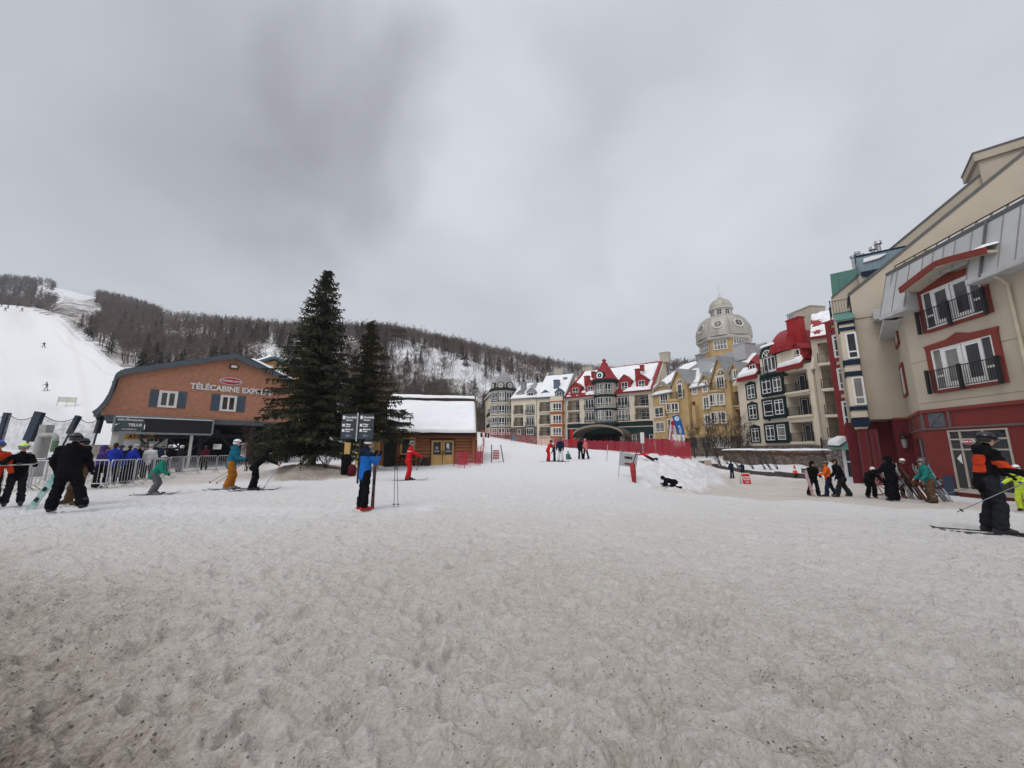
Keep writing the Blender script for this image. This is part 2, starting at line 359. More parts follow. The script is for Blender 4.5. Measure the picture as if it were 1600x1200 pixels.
def snow_ground_mat():
    m = bpy.data.materials.new('trodden_snow'); m.use_nodes = True; t = m.node_tree; b = t.nodes['Principled BSDF']; n = t.nodes.new; l = t.links.new
    b.inputs['Roughness'].default_value = .75; b.inputs['Specular IOR Level'].default_value = .25
    tc = n('ShaderNodeTexCoord'); at_ = n('ShaderNodeAttribute'); at_.attribute_name = 'dirt_shade'
    def nz(sc, det, ro=.5):
        q = n('ShaderNodeTexNoise'); q.inputs['Scale'].default_value = sc; q.inputs['Detail'].default_value = det; q.inputs['Roughness'].default_value = ro
        l(tc.outputs['Object'], q.inputs['Vector']); return q.outputs[0]
    def mth(op, a, c, cl=False):
        q = n('ShaderNodeMath'); q.operation = op; q.use_clamp = cl
        for i, s in enumerate((a, c)):
            if isinstance(s, (int, float)): q.inputs[i].default_value = s
            else: l(s, q.inputs[i])
        return q.outputs[0]
    def rng_(s, a, c, d, e):
        q = n('ShaderNodeMapRange'); l(s, q.inputs[0])
        for i, k in enumerate((a, c, d, e)): q.inputs[i+1].default_value = k
        return q.outputs[0]
    mot = mth('ADD', mth('MULTIPLY', mth('SUBTRACT', nz(1.6, 6), .5), .3), mth('ADD', mth('MULTIPLY', mth('SUBTRACT', nz(9, 6, .6), .5), .8), mth('MULTIPLY', mth('SUBTRACT', nz(34, 4, .6), .5), .9)))
    dirt_shade = mth('ADD', at_.outputs['Fac'], mth('MULTIPLY', mot, mth('ADD', at_.outputs['Fac'], .12)), True)
    r = n('ShaderNodeValToRGB'); l(dirt_shade, r.inputs[0]); e = r.color_ramp.elements
    e[0].color = (.84, .845, .86, 1); e[1].color = (.20, .165, .135, 1)
    x = e.new(.33); x.color = (.72, .675, .625, 1)
    x = e.new(.66); x.color = (.49, .43, .37, 1)
    # grit: small dark specks where the snow is dirty
    vo = n('ShaderNodeTexVoronoi'); vo.inputs['Scale'].default_value = 16; vo.inputs['Randomness'].default_value = 1; l(tc.outputs['Object'], vo.inputs['Vector'])
    sx = n('ShaderNodeSeparateColor'); l(vo.outputs['Color'], sx.inputs[0])
    size = mth('MULTIPLY', rng_(sx.outputs[0], .72, 1.0, 0, .19), rng_(at_.outputs['Fac'], .12, .62, 0, 1))
    spk = mth('LESS_THAN', vo.outputs['Distance'], size)
    vo2 = n('ShaderNodeTexVoronoi'); vo2.inputs['Scale'].default_value = 34; l(tc.outputs['Object'], vo2.inputs['Vector'])
    sx2 = n('ShaderNodeSeparateColor'); l(vo2.outputs['Color'], sx2.inputs[0])
    spk2 = mth('LESS_THAN', vo2.outputs['Distance'], mth('MULTIPLY', rng_(sx2.outputs[1], .5, 1, 0, .36), rng_(at_.outputs['Fac'], .15, .58, 0, 1)))
    spk = mth('MAXIMUM', spk, spk2)
    mm = n('ShaderNodeMix'); mm.data_type = 'RGBA'; l(mth('MULTIPLY', spk, .75), mm.inputs[0]); l(r.outputs[0], mm.inputs[6]); mm.inputs[7].default_value = (.06, .05, .045, 1)
    l(mm.outputs[2], b.inputs['Base Color'])
    hb = mth('ADD', mth('MULTIPLY', nz(14, 6, .65), .6), mth('ADD', mth('MULTIPLY', nz(3.5, 5), .35), mth('MULTIPLY', nz(38, 5, .65), .55)))
    bn = n('ShaderNodeBump'); bn.inputs['Strength'].default_value = 1.0; bn.inputs['Distance'].default_value = .085
    l(hb, bn.inputs['Height']); l(bn.outputs[0], b.inputs['Normal'])
    return m
SNOWG = snow_ground_mat()

def hill_mat():
    m = bpy.data.materials.new('hillside_snow_and_rock'); m.use_nodes = True; t = m.node_tree; b = t.nodes['Principled BSDF']; n = t.nodes.new; l = t.links.new
    b.inputs['Roughness'].default_value = .9; b.inputs['Specular IOR Level'].default_value = .1
    tc = n('ShaderNodeTexCoord'); at_ = n('ShaderNodeAttribute'); at_.attribute_name = 'dirt_shade'
    mp = n('ShaderNodeMapping'); mp.inputs['Scale'].default_value = (1, .6, .35); l(tc.outputs['Object'], mp.inputs[0])
    q = n('ShaderNodeTexNoise'); q.inputs['Scale'].default_value = .22; q.inputs['Detail'].default_value = 9; q.inputs['Roughness'].default_value = .68; l(mp.outputs[0], q.inputs['Vector'])
    ad = n('ShaderNodeMath'); ad.operation = 'ADD'; l(q.outputs[0], ad.inputs[0]); l(at_.outputs['Fac'], ad.inputs[1])
    r = n('ShaderNodeValToRGB'); l(ad.outputs[0], r.inputs[0]); e = r.color_ramp.elements
    e[0].position = .60; e[0].color = (.78, .79, .81, 1); e[1].position = .84; e[1].color = (.085, .07, .06, 1)
    x = e.new(.72); x.color = (.42, .39, .37, 1)
    l(r.outputs[0], b.inputs['Base Color'])
    return m
HILLM = hill_mat()

def build_terrain():
    us = np.concatenate([np.arange(-1600, -400, 100.0), np.arange(-400, -100, 20), np.arange(-100, 1700, 3.0), np.arange(1700, 2000, 20), np.arange(2000, 3200, 100)])
    ds = [1.2]
    while ds[-1] < 1400:
        d = ds[-1]; ds.append(d*(1.0065 if d < 8 else 1.011 if d < 60 else 1.013 if d < 450 else 1.08))
    ds = np.array(ds); U, D = np.meshgrid(us, ds, indexing='ij')
    Z = Zud(U, D); depth = D*CP+(Z-CAMZ)*SP; X = (U-800)/FPX*depth; Y = D
    # trampled relief: footprints and lumps near, groomed far
    near = np.clip(1-(D-4)/40, .12, 1)
    rel = (fbm(X*1.3, Y*1.3, 3, 3)-.5)*.045+(fbm(X*4.5, Y*4.5, 5, 3)-.5)*.045*near+(np.abs(fbm(X*7, Y*7, 9, 2)-.5))*-.10*near+(fbm(X*15, Y*15, 13, 2)-.5)*.062*np.clip(1-D/12, 0, 1)
    holes = np.clip(fbm(X*3.1+5, Y*3.1, 21, 2)-.62, 0, 1)*-.26*near
    rel = np.where(D < 60, rel+holes, (fbm(X*.15, Y*.15, 3, 4)-.5)*1.2*np.clip((D-60)/60, 0, 1))
    # boot prints with a small rim, and a few ski tracks
    pr = np.random.default_rng(17); sel = (D < 15) & (np.abs(X) < 18); ii = np.nonzero(sel.ravel())[0]; xs, ys = X.ravel()[ii], Y.ravel()[ii]; od = np.argsort(ys); ii, xs, ys = ii[od], xs[od], ys[od]; add = np.zeros(X.size)
    for _ in range(1500):
        cy = 2.0+12.5*pr.random()**1.25; cx = pr.uniform(-1.55, 1.55)*cy; a = pr.normal()*.7+(math.pi/2 if pr.random() < .35 else 0); k0, k1 = np.searchsorted(ys, (cy-.3, cy+.3)); ex, ey = xs[k0:k1]-cx, ys[k0:k1]-cy
        m = np.abs(ex) < .3; ex, ey = ex[m], ey[m]; lx, ly = ex*math.cos(a)+ey*math.sin(a), -ex*math.sin(a)+ey*math.cos(a); q = (lx/.16)**2+(ly/.065)**2; dp = pr.uniform(.014, .034)
        add[ii[k0:k1][m]] += -dp*np.exp(-q**2)+dp*.45*np.exp(-((q-2.2)/.9)**2)
    add = add.reshape(X.shape)
    for (x0, y0, an, cu) in ((-9, 8.2, .05, .004), (-3, 6.0, -.12, -.006), (2, 9.5, .18, .003), (-6, 11, -.05, .002), (4, 7.0, .3, -.01), (-1, 12.5, .02, .001)):
        yy = y0+(X-x0)*math.tan(an)+cu*(X-x0)**2
        for o_ in (0, .32): add = add-.016*np.exp(-((Y-yy-o_)/.05)**2)*np.clip(1-np.abs(X-x0-5)/9, 0, 1)
    rel = rel+add
    mound = np.clip(1-np.abs(U-1060)/85, 0, 1)*((D > 17) & (D < 36))
    rel = rel+(fbm(X*1.7, Y*1.7, 31, 4)-.5)*.5*np.clip(mound*2, 0, 1)+(fbm(X*4, Y*4, 33, 3)-.5)*.32*np.clip(mound*2, 0, 1)
    tb = np.clip(1-np.abs(U-470)/90, 0, 1)*((D > 18.5) & (D < 32))
    rel = rel+(fbm(X*.9, Y*.9, 41, 4)-.5)*.8*tb
    cliff = np.clip((U-560)/60, 0, 1)*np.clip((900-U)/60, 0, 1)*np.clip(1-np.abs(D-158)/22, 0, 1)
    rel = rel+(fbm(X*.12, Y*.12, 51, 5)-.5)*9*cliff
    bnd = np.interp(D, [45, 60, 82, 110, 140, 160, 179, 182], [330, 262, 206, 152, 110, 92, 20, -1200])
    rel = rel+(1.1*np.exp(-((U-bnd+16)/4.5)**2)-.7*np.exp(-((U-bnd+27)/6)**2))*np.clip((D-55)/20, 0, 1)*np.clip((176-D)/10, 0, 1)
    Z2 = Z+rel
    V = np.stack([X, Y, Z2], -1).reshape(-1, 3); nu, nd = U.shape
    I = np.arange(nu*nd).reshape(nu, nd)
    F = np.stack([I[:-1, :-1], I[1:, :-1], I[1:, 1:], I[:-1, 1:]], -1).reshape(-1, 4)
    Uc = ((U[:-1, :-1]+U[1:, 1:])/2).ravel(); Dc = ((D[:-1, :-1]+D[1:, 1:])/2).ravel()
    bound = np.interp(Dc, [45, 60, 82, 110, 140, 160, 179, 182], [330, 262, 206, 152, 110, 92, 20, -1200])
    gr = (Dc < 45) | ((Uc > 600) & (Dc < 102) & (Uc < 2000))
    ski = ~gr & (Uc < bound) & (Dc < 182); hill = ~gr & ~ski
    # dirt
    dist = np.hypot(X*.8, Y)
    near_d = np.interp(dist, [0, 3.0, 5.5, 9, 13, 20, 30], [.52, .46, .345, .25, .15, .06, .02])
    left = np.clip((400-U)/600, 0, 1)*np.clip((7-D)/5, 0, 1)*.62  # left corner: soiled snow plus lens vignetting, both darkened into the colour
    near_d = near_d+left+(fbm(X*.35, Y*.35, 61, 4)-.5)*.22*np.clip(1.3-dist/14, .15, 1)
    trk = np.clip(1-np.abs(Y-(10.3+X*.03))/1.2, 0, 1)*((X < -2))
    near_d = near_d-trk*.18
    dirt_shade = near_d+np.clip(-rel, -.05, .08)*np.clip(1.2-dist/9, 0, 1.2)  # hollows darker: gathered grit, with their shading put into the colour too
    def soft(P, val, jitter=1.0):
        nonlocal dirt_shade
        jx = (fbm(X*.5, Y*.5, 71, 3)-.5)*2*jitter; m = inpoly(X+jx, Y+jx*.7, P).astype(float)
        for ax in (0, 1): m = _smooth(m, 2.0, ax)
        dirt_shade = dirt_shade*(1-m)+np.maximum(dirt_shade, val+(fbm(X*.8, Y*.8, 77, 4)-.5)*.25)*m
    xy = lambda u, d: tuple(on(u, d)[:2])
    soft([xy(1005, 17.5), xy(1090, 19.5), xy(1140, 27), xy(1105, 38), xy(1090, 41), xy(1150, 46), xy(1190, 38), xy(1250, 32.5), xy(1290, 33), xy(1350, 26), xy(1430, 19), xy(1700, 13), xy(1700, 11), xy(1450, 12.5), xy(1200, 15)], .40)
    soft([xy(440, 18.6), xy(470, 19), xy(500, 19.3), xy(545, 20), xy(552, 25), xy(520, 30), xy(440, 29), xy(425, 23)], .78, .6)
    soft([xy(-60, 13.5), xy(60, 14), xy(230, 15.6), xy(330, 18), xy(420, 20), xy(420, 33), xy(300, 33), xy(140, 28), xy(-60, 24)], .36, .8)
    dirt_shade = np.where(D > 45, .03+np.clip(fbm(U*.05+D*.02, D*.012, 15, 4)-.45, 0, 1)*.35, dirt_shade)
    # hill litter / rock
    steep = np.abs(np.gradient(Z2, axis=1)/np.maximum(np.gradient(D, axis=1), .01))
    hd = .20+.16*np.clip(steep-.5, 0, 1)+(fbm(X*.03, Y*.03, 91, 4)-.5)*.3
    snowy = np.clip(1-np.hypot((U-118)/34, (D-420)/110), 0, 1)*.9+np.clip(1-np.hypot((U-75)/25, (D-330)/90), 0, 1)*.6+np.clip(1-np.hypot((U-418)/30, (D-130)/22), 0, 1)*.4
    snowy = snowy+np.clip(1-np.abs(D-np.interp(U, [600, 700, 760, 830, 900], [168, 166, 168, 164, 185]))/16, 0, 1)*np.clip((U-590)/40, 0, 1)*np.clip((900-U)/40, 0, 1)*.62
    hd = hd-snowy+np.where(D < 135, .22*np.clip((U-540)/60, 0, 1), 0)
    dirt_shade = np.where(D > 102, np.where((U < np.interp(D, [45, 60, 82, 110, 140, 160, 179, 182], [330, 262, 206, 152, 110, 92, 20, -1200])), dirt_shade, hd), dirt_shade)
    dirt_shade = np.where((D > 45) & (D <= 102) & (U < 600) & ~(U < np.interp(D, [45, 60, 82, 110], [330, 262, 206, 152])), hd, dirt_shade)
    A = np.clip(dirt_shade, -.5, 1).ravel()
    for nm, msk, m_, lab in (('ground', gr, SNOWG, 0), ('ski_slope', ski, SNOWG, 1), ('hillside', hill, HILLM, 2)):
        f = F[msk]; used = np.unique(f); remap = np.zeros(len(V), np.int64); remap[used] = np.arange(len(used))
        me = np_mesh(nm, V[used], remap[f], [m_])
        a = me.attributes.new('dirt_shade', 'FLOAT', 'POINT'); a.data.foreach_set('value', A[used].astype(np.float32))
        o = link_mesh(nm, me); o['kind'] = 'structure'
    # the plaza carries on behind and beside the viewer
    b = MB(); b.poly([(-400, -300, -.3), (400, -300, -.3), (400, 3, -.3), (-400, 3, -.3)], SNOWG)
    o = b.build('plaza_ground'); o['kind'] = 'structure'
build_terrain()
# ------------------------------------------------------------------ facade toolkit
class Facade:
    """A vertical wall plane on the ground plan from A to B (seen left to right); s along it, o outwards, z up."""
    def __init__(s, A, B):
        s.A = Vector((A[0], A[1], 0)); s.e = (Vector((B[0], B[1], 0))-s.A); s.len = s.e.length; s.e.normalize()
        s.n = s.e.cross(Vector((0, 0, 1)))          # faces the viewer's side
    @classmethod
    def px(c, u0, d0, u1, d1, v=650):
        return c(at(u0, v, d0), at(u1, v, d1))
    def hit(s, u, v, o=0.0):
        a, b, c = ray(u, v); r = Vector((a, b, c)); q = s.A+s.n*o-Vector((0, 0, CAMZ))
        k = q.dot(s.n)/r.dot(s.n); p = Vector((0, 0, CAMZ))+r*k
        return (p-s.A).dot(s.e), p.z
    def P(s, a, z, o=0.0): 
        p = s.A+s.e*a+s.n*o; return Vector((p.x, p.y, z))
    def rect(s, u0, u1, v0, v1, o=0.0):
        vm, um = (v0+v1)/2, (u0+u1)/2
        return (s.hit(u0, vm, o)[0], s.hit(u1, vm, o)[0], s.hit(um, v1, o)[1], s.hit(um, v0, o)[1])
    def box(s, mb, a0, a1, z0, z1, o0, o1, m):
        mb.hexa([s.P(a0, z0, o1), s.P(a1, z0, o1), s.P(a1, z0, o0), s.P(a0, z0, o0), s.P(a0, z1, o1), s.P(a1, z1, o1), s.P(a1, z1, o0), s.P(a0, z1, o0)], m)
    def quad(s, mb, a0, a1, z0, z1, o, m):
        mb.poly([s.P(a0, z0, o), s.P(a1, z0, o), s.P(a1, z1, o), s.P(a0, z1, o)], m)
    def wall(s, mb, a0, a1, z0, z1, depth, m, holes=(), back=None):
        """front wall with recesses: holes = (a0, a1, z0, z1, recess depth)"""
        xs = sorted({a0, a1, *[h[i] for h in holes for i in (0, 1)]}); zs = sorted({z0, z1, *[h[i] for h in holes for i in (2, 3)]})
        xs = [x for x in xs if a0-1e-6 <= x <= a1+1e-6]; zs = [z for z in zs if z0-1e-6 <= z <= z1+1e-6]
        for i in range(len(xs)-1):
            for j in range(len(zs)-1):
                cx, cz = (xs[i]+xs[i+1])/2, (zs[j]+zs[j+1])/2
                if any(h[0] < cx < h[1] and h[2] < cz < h[3] for h in holes): continue
                s.quad(mb, xs[i], xs[i+1], zs[j], zs[j+1], 0, m)
        for h in holes:
            x0, x1, y0, y1, dp = h[:5]; bm = h[5] if len(h) > 5 else m
            s.quad(mb, x0, x1, y0, y1, -dp, bm)
            mb.poly([s.P(x0, y0, 0), s.P(x1, y0, 0), s.P(x1, y0, -dp), s.P(x0, y0, -dp)], m)
            mb.poly([s.P(x0, y1, 0), s.P(x0, y1, -dp), s.P(x1, y1, -dp), s.P(x1, y1, 0)], m)
            mb.poly([s.P(x0, y0, 0), s.P(x0, y0, -dp), s.P(x0, y1, -dp), s.P(x0, y1, 0)], m)
            mb.poly([s.P(x1, y0, 0), s.P(x1, y1, 0), s.P(x1, y1, -dp), s.P(x1, y0, -dp)], m)
        # sides, back, top
        mb.poly([s.P(a0, z0, 0), s.P(a0, z1, 0), s.P(a0, z1, -depth), s.P(a0, z0, -depth)], m)
        mb.poly([s.P(a1, z0, 0), s.P(a1, z0, -depth), s.P(a1, z1, -depth), s.P(a1, z1, 0)], m)
        s.quad(mb, a1, a0, z0, z1, -depth, m)
        mb.poly([s.P(a0, z1, 0), s.P(a1, z1, 0), s.P(a1, z1, -depth), s.P(a0, z1, -depth)], m)

def window(F, par, r, trim=None, frame=WHITE, cols=2, rows=(.28,), o=0.0, glass=None, tw=.16, peak=0.0, sill=None, name='window', fw=.07, arch=False, doors=False, label=None):
    """r = (a0, a1, z0, z1): a part with a pane as its sub-part"""
    a0, a1, z0, z1 = r; mb = MB(); glass = glass or random.choice([GLASS]*6+[GLASS3]*3+[GLASS2])
    if trim:
        mb2 = mb
        top = [F.P(a0-tw, z1, o), F.P(a0-tw, z1+tw, o)]+([F.P((a0+a1)/2, z1+tw+peak, o)] if peak else [])+[F.P(a1+tw, z1+tw, o), F.P(a1+tw, z1, o)]
        mb.prism(top[::-1], F.n*.09, trim)
        F.box(mb, a0-tw, a0, z0, z1, o, o+.085, trim); F.box(mb, a1, a1+tw, z0, z1, o, o+.085, trim)
        F.box(mb, a0-tw, a1+tw, z0-tw*.7, z0, o, o+.1, trim)
    F.box(mb, a0, a0+fw, z0, z1, o, o+.06, frame); F.box(mb, a1-fw, a1, z0, z1, o, o+.06, frame)
    F.box(mb, a0+fw, a1-fw, z0, z0+fw, o, o+.06, frame); F.box(mb, a0+fw, a1-fw, z1-fw, z1, o, o+.06, frame)
    w = (a1-a0-2*fw); n = cols
    for i in range(1, n):
        x = a0+fw+w*i/n; F.box(mb, x-fw*.6, x+fw*.6, z0+fw, z1-fw, o, o+.055, frame)
    for q in rows:
        z = z0+(z1-z0)*q; F.box(mb, a0+fw, a1-fw, z-fw*.45, z+fw*.45, o, o+.05, frame)
    wo = mb.build(name, par)
    if label: wo['label'] = label
    p = MB(); F.box(p, a0+fw*.5, a1-fw*.5, z0+fw*.5, z1-fw*.5, o-.01, o+.025, glass); p.build('pane', wo)
    return wo
def railing(F, par, a0, a1, z0, h=1.0, o=.25, m=BLACK, step=.12, returns=True, posts=3, name='balcony_railing', th=.02, tk=None):
    mb = MB(); 
    F.box(mb, a0, a1, z0+h-.04, z0+h, o-.02, o+.02, m); F.box(mb, a0, a1, z0+.08, z0+.11, o-.015, o+.015, m)
    n = max(2, int((a1-a0)/step))
    for i in range(1, n):
        x = a0+(a1-a0)*i/n; F.box(mb, x-th/2, x+th/2, z0+.11, z0+h-.04, o-th/2, o+th/2, m)
    pw = tk or .035
    for i in range(posts):
        x = a0+(a1-a0)*i/(posts-1); F.box(mb, x-pw, x+pw, z0-.12, z0+h+.06, o-pw, o+pw, m)
    if returns:
        for x in (a0, a1): F.box(mb, x-.02, x+.02, z0+h-.045, z0+h-.005, .0, o-pw, m)
    return mb.build(name, par)
def slab_between(mb, q, th, m):          # quad in space given thickness along its normal
    q = [Vector(p) for p in q]; n = (q[1]-q[0]).cross(q[3]-q[0]).normalized()*th
    mb.hexa([*q, *[p+n for p in q]], m)
def snow_on(name, par, q, th=.22, seed=0, cover=.75, nx=40, ny=24, scale=3.0, bias=None, edge=.0, off=.02, m=None, **kw):
    """snow lying on a roof quad (p0 p1 along the eave, p2 p3 along the ridge): raised, ragged outline"""
    p0, p1, p2, p3 = [np.array(p, float) for p in q]; m = m or SNOW
    nrm = np.cross(p1-p0, p3-p0); nrm /= np.linalg.norm(nrm)
    if nrm[2] < 0: nrm = -nrm
    s, t = np.meshgrid(np.linspace(0, 1, nx+1), np.linspace(0, 1, ny+1), indexing='ij')
    P = ((p0*(1-s[..., None])+p1*s[..., None])*(1-t[..., None])+(p3*(1-s[..., None])+p2*s[..., None])*t[..., None])
    lx = np.linalg.norm(p1-p0); ly = np.linalg.norm(p3-p0)
    f = fbm(s*lx/scale+seed*3.1, t*ly/scale+seed*7.7, seed, 4)
    if bias is not None: f = f+bias(s, t)
    f = f-(1-cover)
    e = np.minimum(np.minimum(s, 1-s)*lx, np.minimum(t, 1-t)*ly)
    h = np.clip(f*6, 0, 1)*np.clip(e/.15+edge, 0, 1)
    h = np.sqrt(np.clip(h, 0, 1))
    V = P+nrm*(off+(th*h*(.72+.56*fbm(s*lx/1.7+seed, t*ly/1.3, seed+3, 3)))[..., None]); I = np.arange((nx+1)*(ny+1)).reshape(nx+1, ny+1)
    keep = (h[:-1, :-1]+h[1:, 1:]+h[1:, :-1]+h[:-1, 1:]) > .01
    Fc = np.stack([I[:-1, :-1], I[1:, :-1], I[1:, 1:], I[:-1, 1:]], -1)[keep]
    if len(Fc) == 0: return None
    off_ = np.array(root_of(par).location) if par is not None else 0
    o = link_mesh(name, np_mesh(name, V.reshape(-1, 3)-off_, Fc, [m]), par)
    return tag(o, **kw) if kw else o
def dormer(F, par, uc, v_top, v_bot, wpx, side, roof, depth=3.0, o=0.0, trim=None, win=(.2, .8, .12, .55), frame=WHITE, snow=False, cols=2, name='dormer', rise=None, over=.15, dd=0):
    """gabled dormer whose front stands o metres out from the facade plane"""
    a0, z0 = F.hit(uc-wpx/2, v_bot, o); a1 = F.hit(uc+wpx/2, v_bot, o)[0]; z1 = F.hit(uc, v_top, o)[1]
    h = z1-z0; ze = z0+h*.62; am = (a0+a1)/2; mb = MB()
    mb.prism([F.P(a0, z0, o), F.P(a1, z0, o), F.P(a1, ze, o), F.P(am, z1-.12, o), F.P(a0, ze, o)], F.n*-depth, side)
    d = mb.build(name, par); r = MB()
    for (x0, x1) in ((a0-over, am), (am, a1+over)):
        zA = ze-over*.6 if x0 < am-1e-3 else z1; zB = z1 if x0 < am-1e-3 else ze-over*.6
        r.hexa([F.P(x0, zA-.1, o+over), F.P(x1, zB-.1, o+over), F.P(x1, zB-.1, o-depth), F.P(x0, zA-.1, o-depth), F.P(x0, zA, o+over), F.P(x1, zB, o+over), F.P(x1, zB, o-depth), F.P(x0, zA, o-depth)], roof)
    r.build('dormer_roof', d)
    w = a1-a0; wr = (a0+w*win[0], a0+w*win[1], z0+h*win[2], z0+h*win[3]); window_sub(F, d, wr, o, frame, trim, cols)
    if snow:
        snow_on('roof_snow', d, [F.P(a0-over, ze-over*.6, o+over), F.P(a0-over, ze-over*.6, o-depth), F.P(am, z1, o-depth), F.P(am, z1, o+over)], .18, int(uc), .8, 10, 8)
    return d
def window_sub(F, d, wr, o, frame, trim, cols):   # window as one sub-part (frame and glass in one mesh)
    a0, a1, z0, z1 = wr; mb = MB(); fw = .07
    if trim: F.box(mb, a0-.12, a1+.12, z0-.1, z1+.12, o, o+.04, trim)
    F.box(mb, a0, a1, z0, z1, o+.01, o+.06, GLASS)
    for x in (a0, a1): F.box(mb, x-fw/2, x+fw/2, z0, z1, o+.02, o+.1, frame)
    for i in range(1, cols):
        x = a0+(a1-a0)*i/cols; F.box(mb, x-fw/2, x+fw/2, z0+fw/2, z1-fw/2, o+.02, o+.095, frame)
    for z in (z0, z0+(z1-z0)*.3, z1): F.box(mb, a0+fw/2, a1-fw/2, z-fw/2, z+fw/2, o+.02, o+.09, frame)
    return mb.build('window', d)
def chimney(F, par, u, v0, v1, wpx, o, m, dp=1.2, cap=None, pots=0, name='chimney'):
    a0, z1 = F.hit(u-wpx/2, v0, o); a1 = F.hit(u+wpx/2, v0, o)[0]; z0 = F.hit(u, v1, o)[1]; mb = MB()
    F.box(mb, a0, a1, z0, z1, o-dp, o, m)
    F.box(mb, a0-.08, a1+.08, z1, z1+.14, o-dp-.08, o+.08, cap or m)
    for i in range(pots):
        c = F.P(a0+(a1-a0)*(i+.5)/pots, z1+.14, o-dp/2); mb.lathe(c, [(.11, 0), (.11, .5), (.17, .55), (.17, .62)], STEEL, 10)
    return mb.build(name, par)
# ------------------------------------------------------------------ hotel row
CREAM = mat('cream_stucco', (.63, .555, .44), .9, .08, .7, .1, 12)
BEIGE = mat('beige_stucco', (.47, .405, .32), .9, .09, .5, .1, 12)
OCHRE = mat('ochre_stucco', (.47, .325, .155), .9, .09, .7, .1, 12)
GREEN = mat('dark_green_trim', (.012, .028, .028), .65, .2, 2, spec=.12)
NAVY = mat('navy_trim', (.013, .022, .045), .65, .2, 2, spec=.12)
REDR = wavemat('red_metal_roof', (.27, .018, .022), (.10, .008, .01), 1.1, 'X', .45, .08, .3, .1)
RED = mat('red_paint', (.27, .02, .022), .6, .12, 2)
REDM = mat('dark_red_paint', (.20, .02, .022), .65, .12, 1.5)
GREYR = mat('grey_metal_roof', (.24, .245, .25), .5, .12, 1.2, .15, 5)
SLATE = wavemat('grey_slate', (.29, .29, .295), (.18, .18, .185), 2.2, 'Z', .7, .12, .4, .12)
TEALR = mat('teal_metal_roof', (.075, .13, .15), .5, .15, 1.2)
BLUEC = mat('blue_chimney_metal', (.10, .14, .20), .55, .12, 2)
GREENR = wavemat('green_copper_roof', (.10, .22, .185), (.05, .11, .095), 1.0, 'X', .55, .06, .3, .1)
ORANGE = mat('rust_orange_trim', (.36, .10, .03), .7, .12, 2)
STONE = stonemat('field_stone', (.30, .26, .23), (.12, .10, .09), 2.6)
STONED = stonemat('brown_stone', (.22, .17, .13), (.09, .07, .055), 2.2)
TANS = mat('tan_chimney_stucco', (.46, .41, .34), .9, .08, 1)

def french(F, par, r, trim, bal=True, o=0.0):       # french window with railing
    window(F, par, r, trim, cols=3, rows=(.12,), o=o, tw=.14, fw=.1)
    if bal: railing(F, par, r[0]-.2, r[1]+.2, r[2]-.1, 1.0, .22, step=.16, posts=3)
def balcony(F, par, r, dep=1.5, trim=GREEN, door=(.45, .92), slab=CREAM):
    a0, a1, z0, z1 = r; w = a1-a0
    G2 = Facade(F.P(0, 0, -dep), F.P(1, 0, -dep))
    window(G2, par, (a0+w*door[0], a0+w*door[1], z0+.05, z1-.25), trim, cols=2, rows=(.3, .75), tw=.1, name='balcony_door')
    mb = MB(); F.box(mb, a0-.1, a1+.1, z0-.2, z0, -dep+.02, .28, slab); mb.build('balcony_slab', par)
    railing(F, par, a0, a1, z0, 1.0, .2, step=.16, posts=2, returns=False)
def eave_roof(F, par, a0, a1, ze, D, zr, m, over=.35, th=.18, a0r=None, a1r=None, name='roof', par_name=None):
    a0r = a0 if a0r is None else a0r; a1r = a1 if a1r is None else a1r; mb = MB()
    sl = (zr-ze)/D
    q = [F.P(a0, ze-sl*over, over), F.P(a1, ze-sl*over, over), F.P(a1r, zr, -D), F.P(a0r, zr, -D)]
    slab_between(mb, q, th, m)
    n = (q[1]-q[0]).cross(q[3]-q[0]).normalized()*th
    mb.poly([F.P(a0r, zr, -D-.02), F.P(a1r, zr, -D-.02), F.P(a1r, ze-4, -D-.02), F.P(a0r, ze-4, -D-.02)], m)
    for A, B in ((a0, a0r), (a1, a1r)): mb.poly([F.P(A, ze-.02, 0), F.P(B, zr-.02, -D), F.P(B, ze-.02, -D)], CREAM)
    o = mb.build(name, par)
    return o, [p+n for p in q]
def subq(q, s0, s1, t0, t1):
    f = lambda s, t: (q[0]*(1-s)+q[1]*s)*(1-t)+(q[3]*(1-s)+q[2]*s)*t
    return [f(s0, t0), f(s1, t0), f(s1, t1), f(s0, t1)]

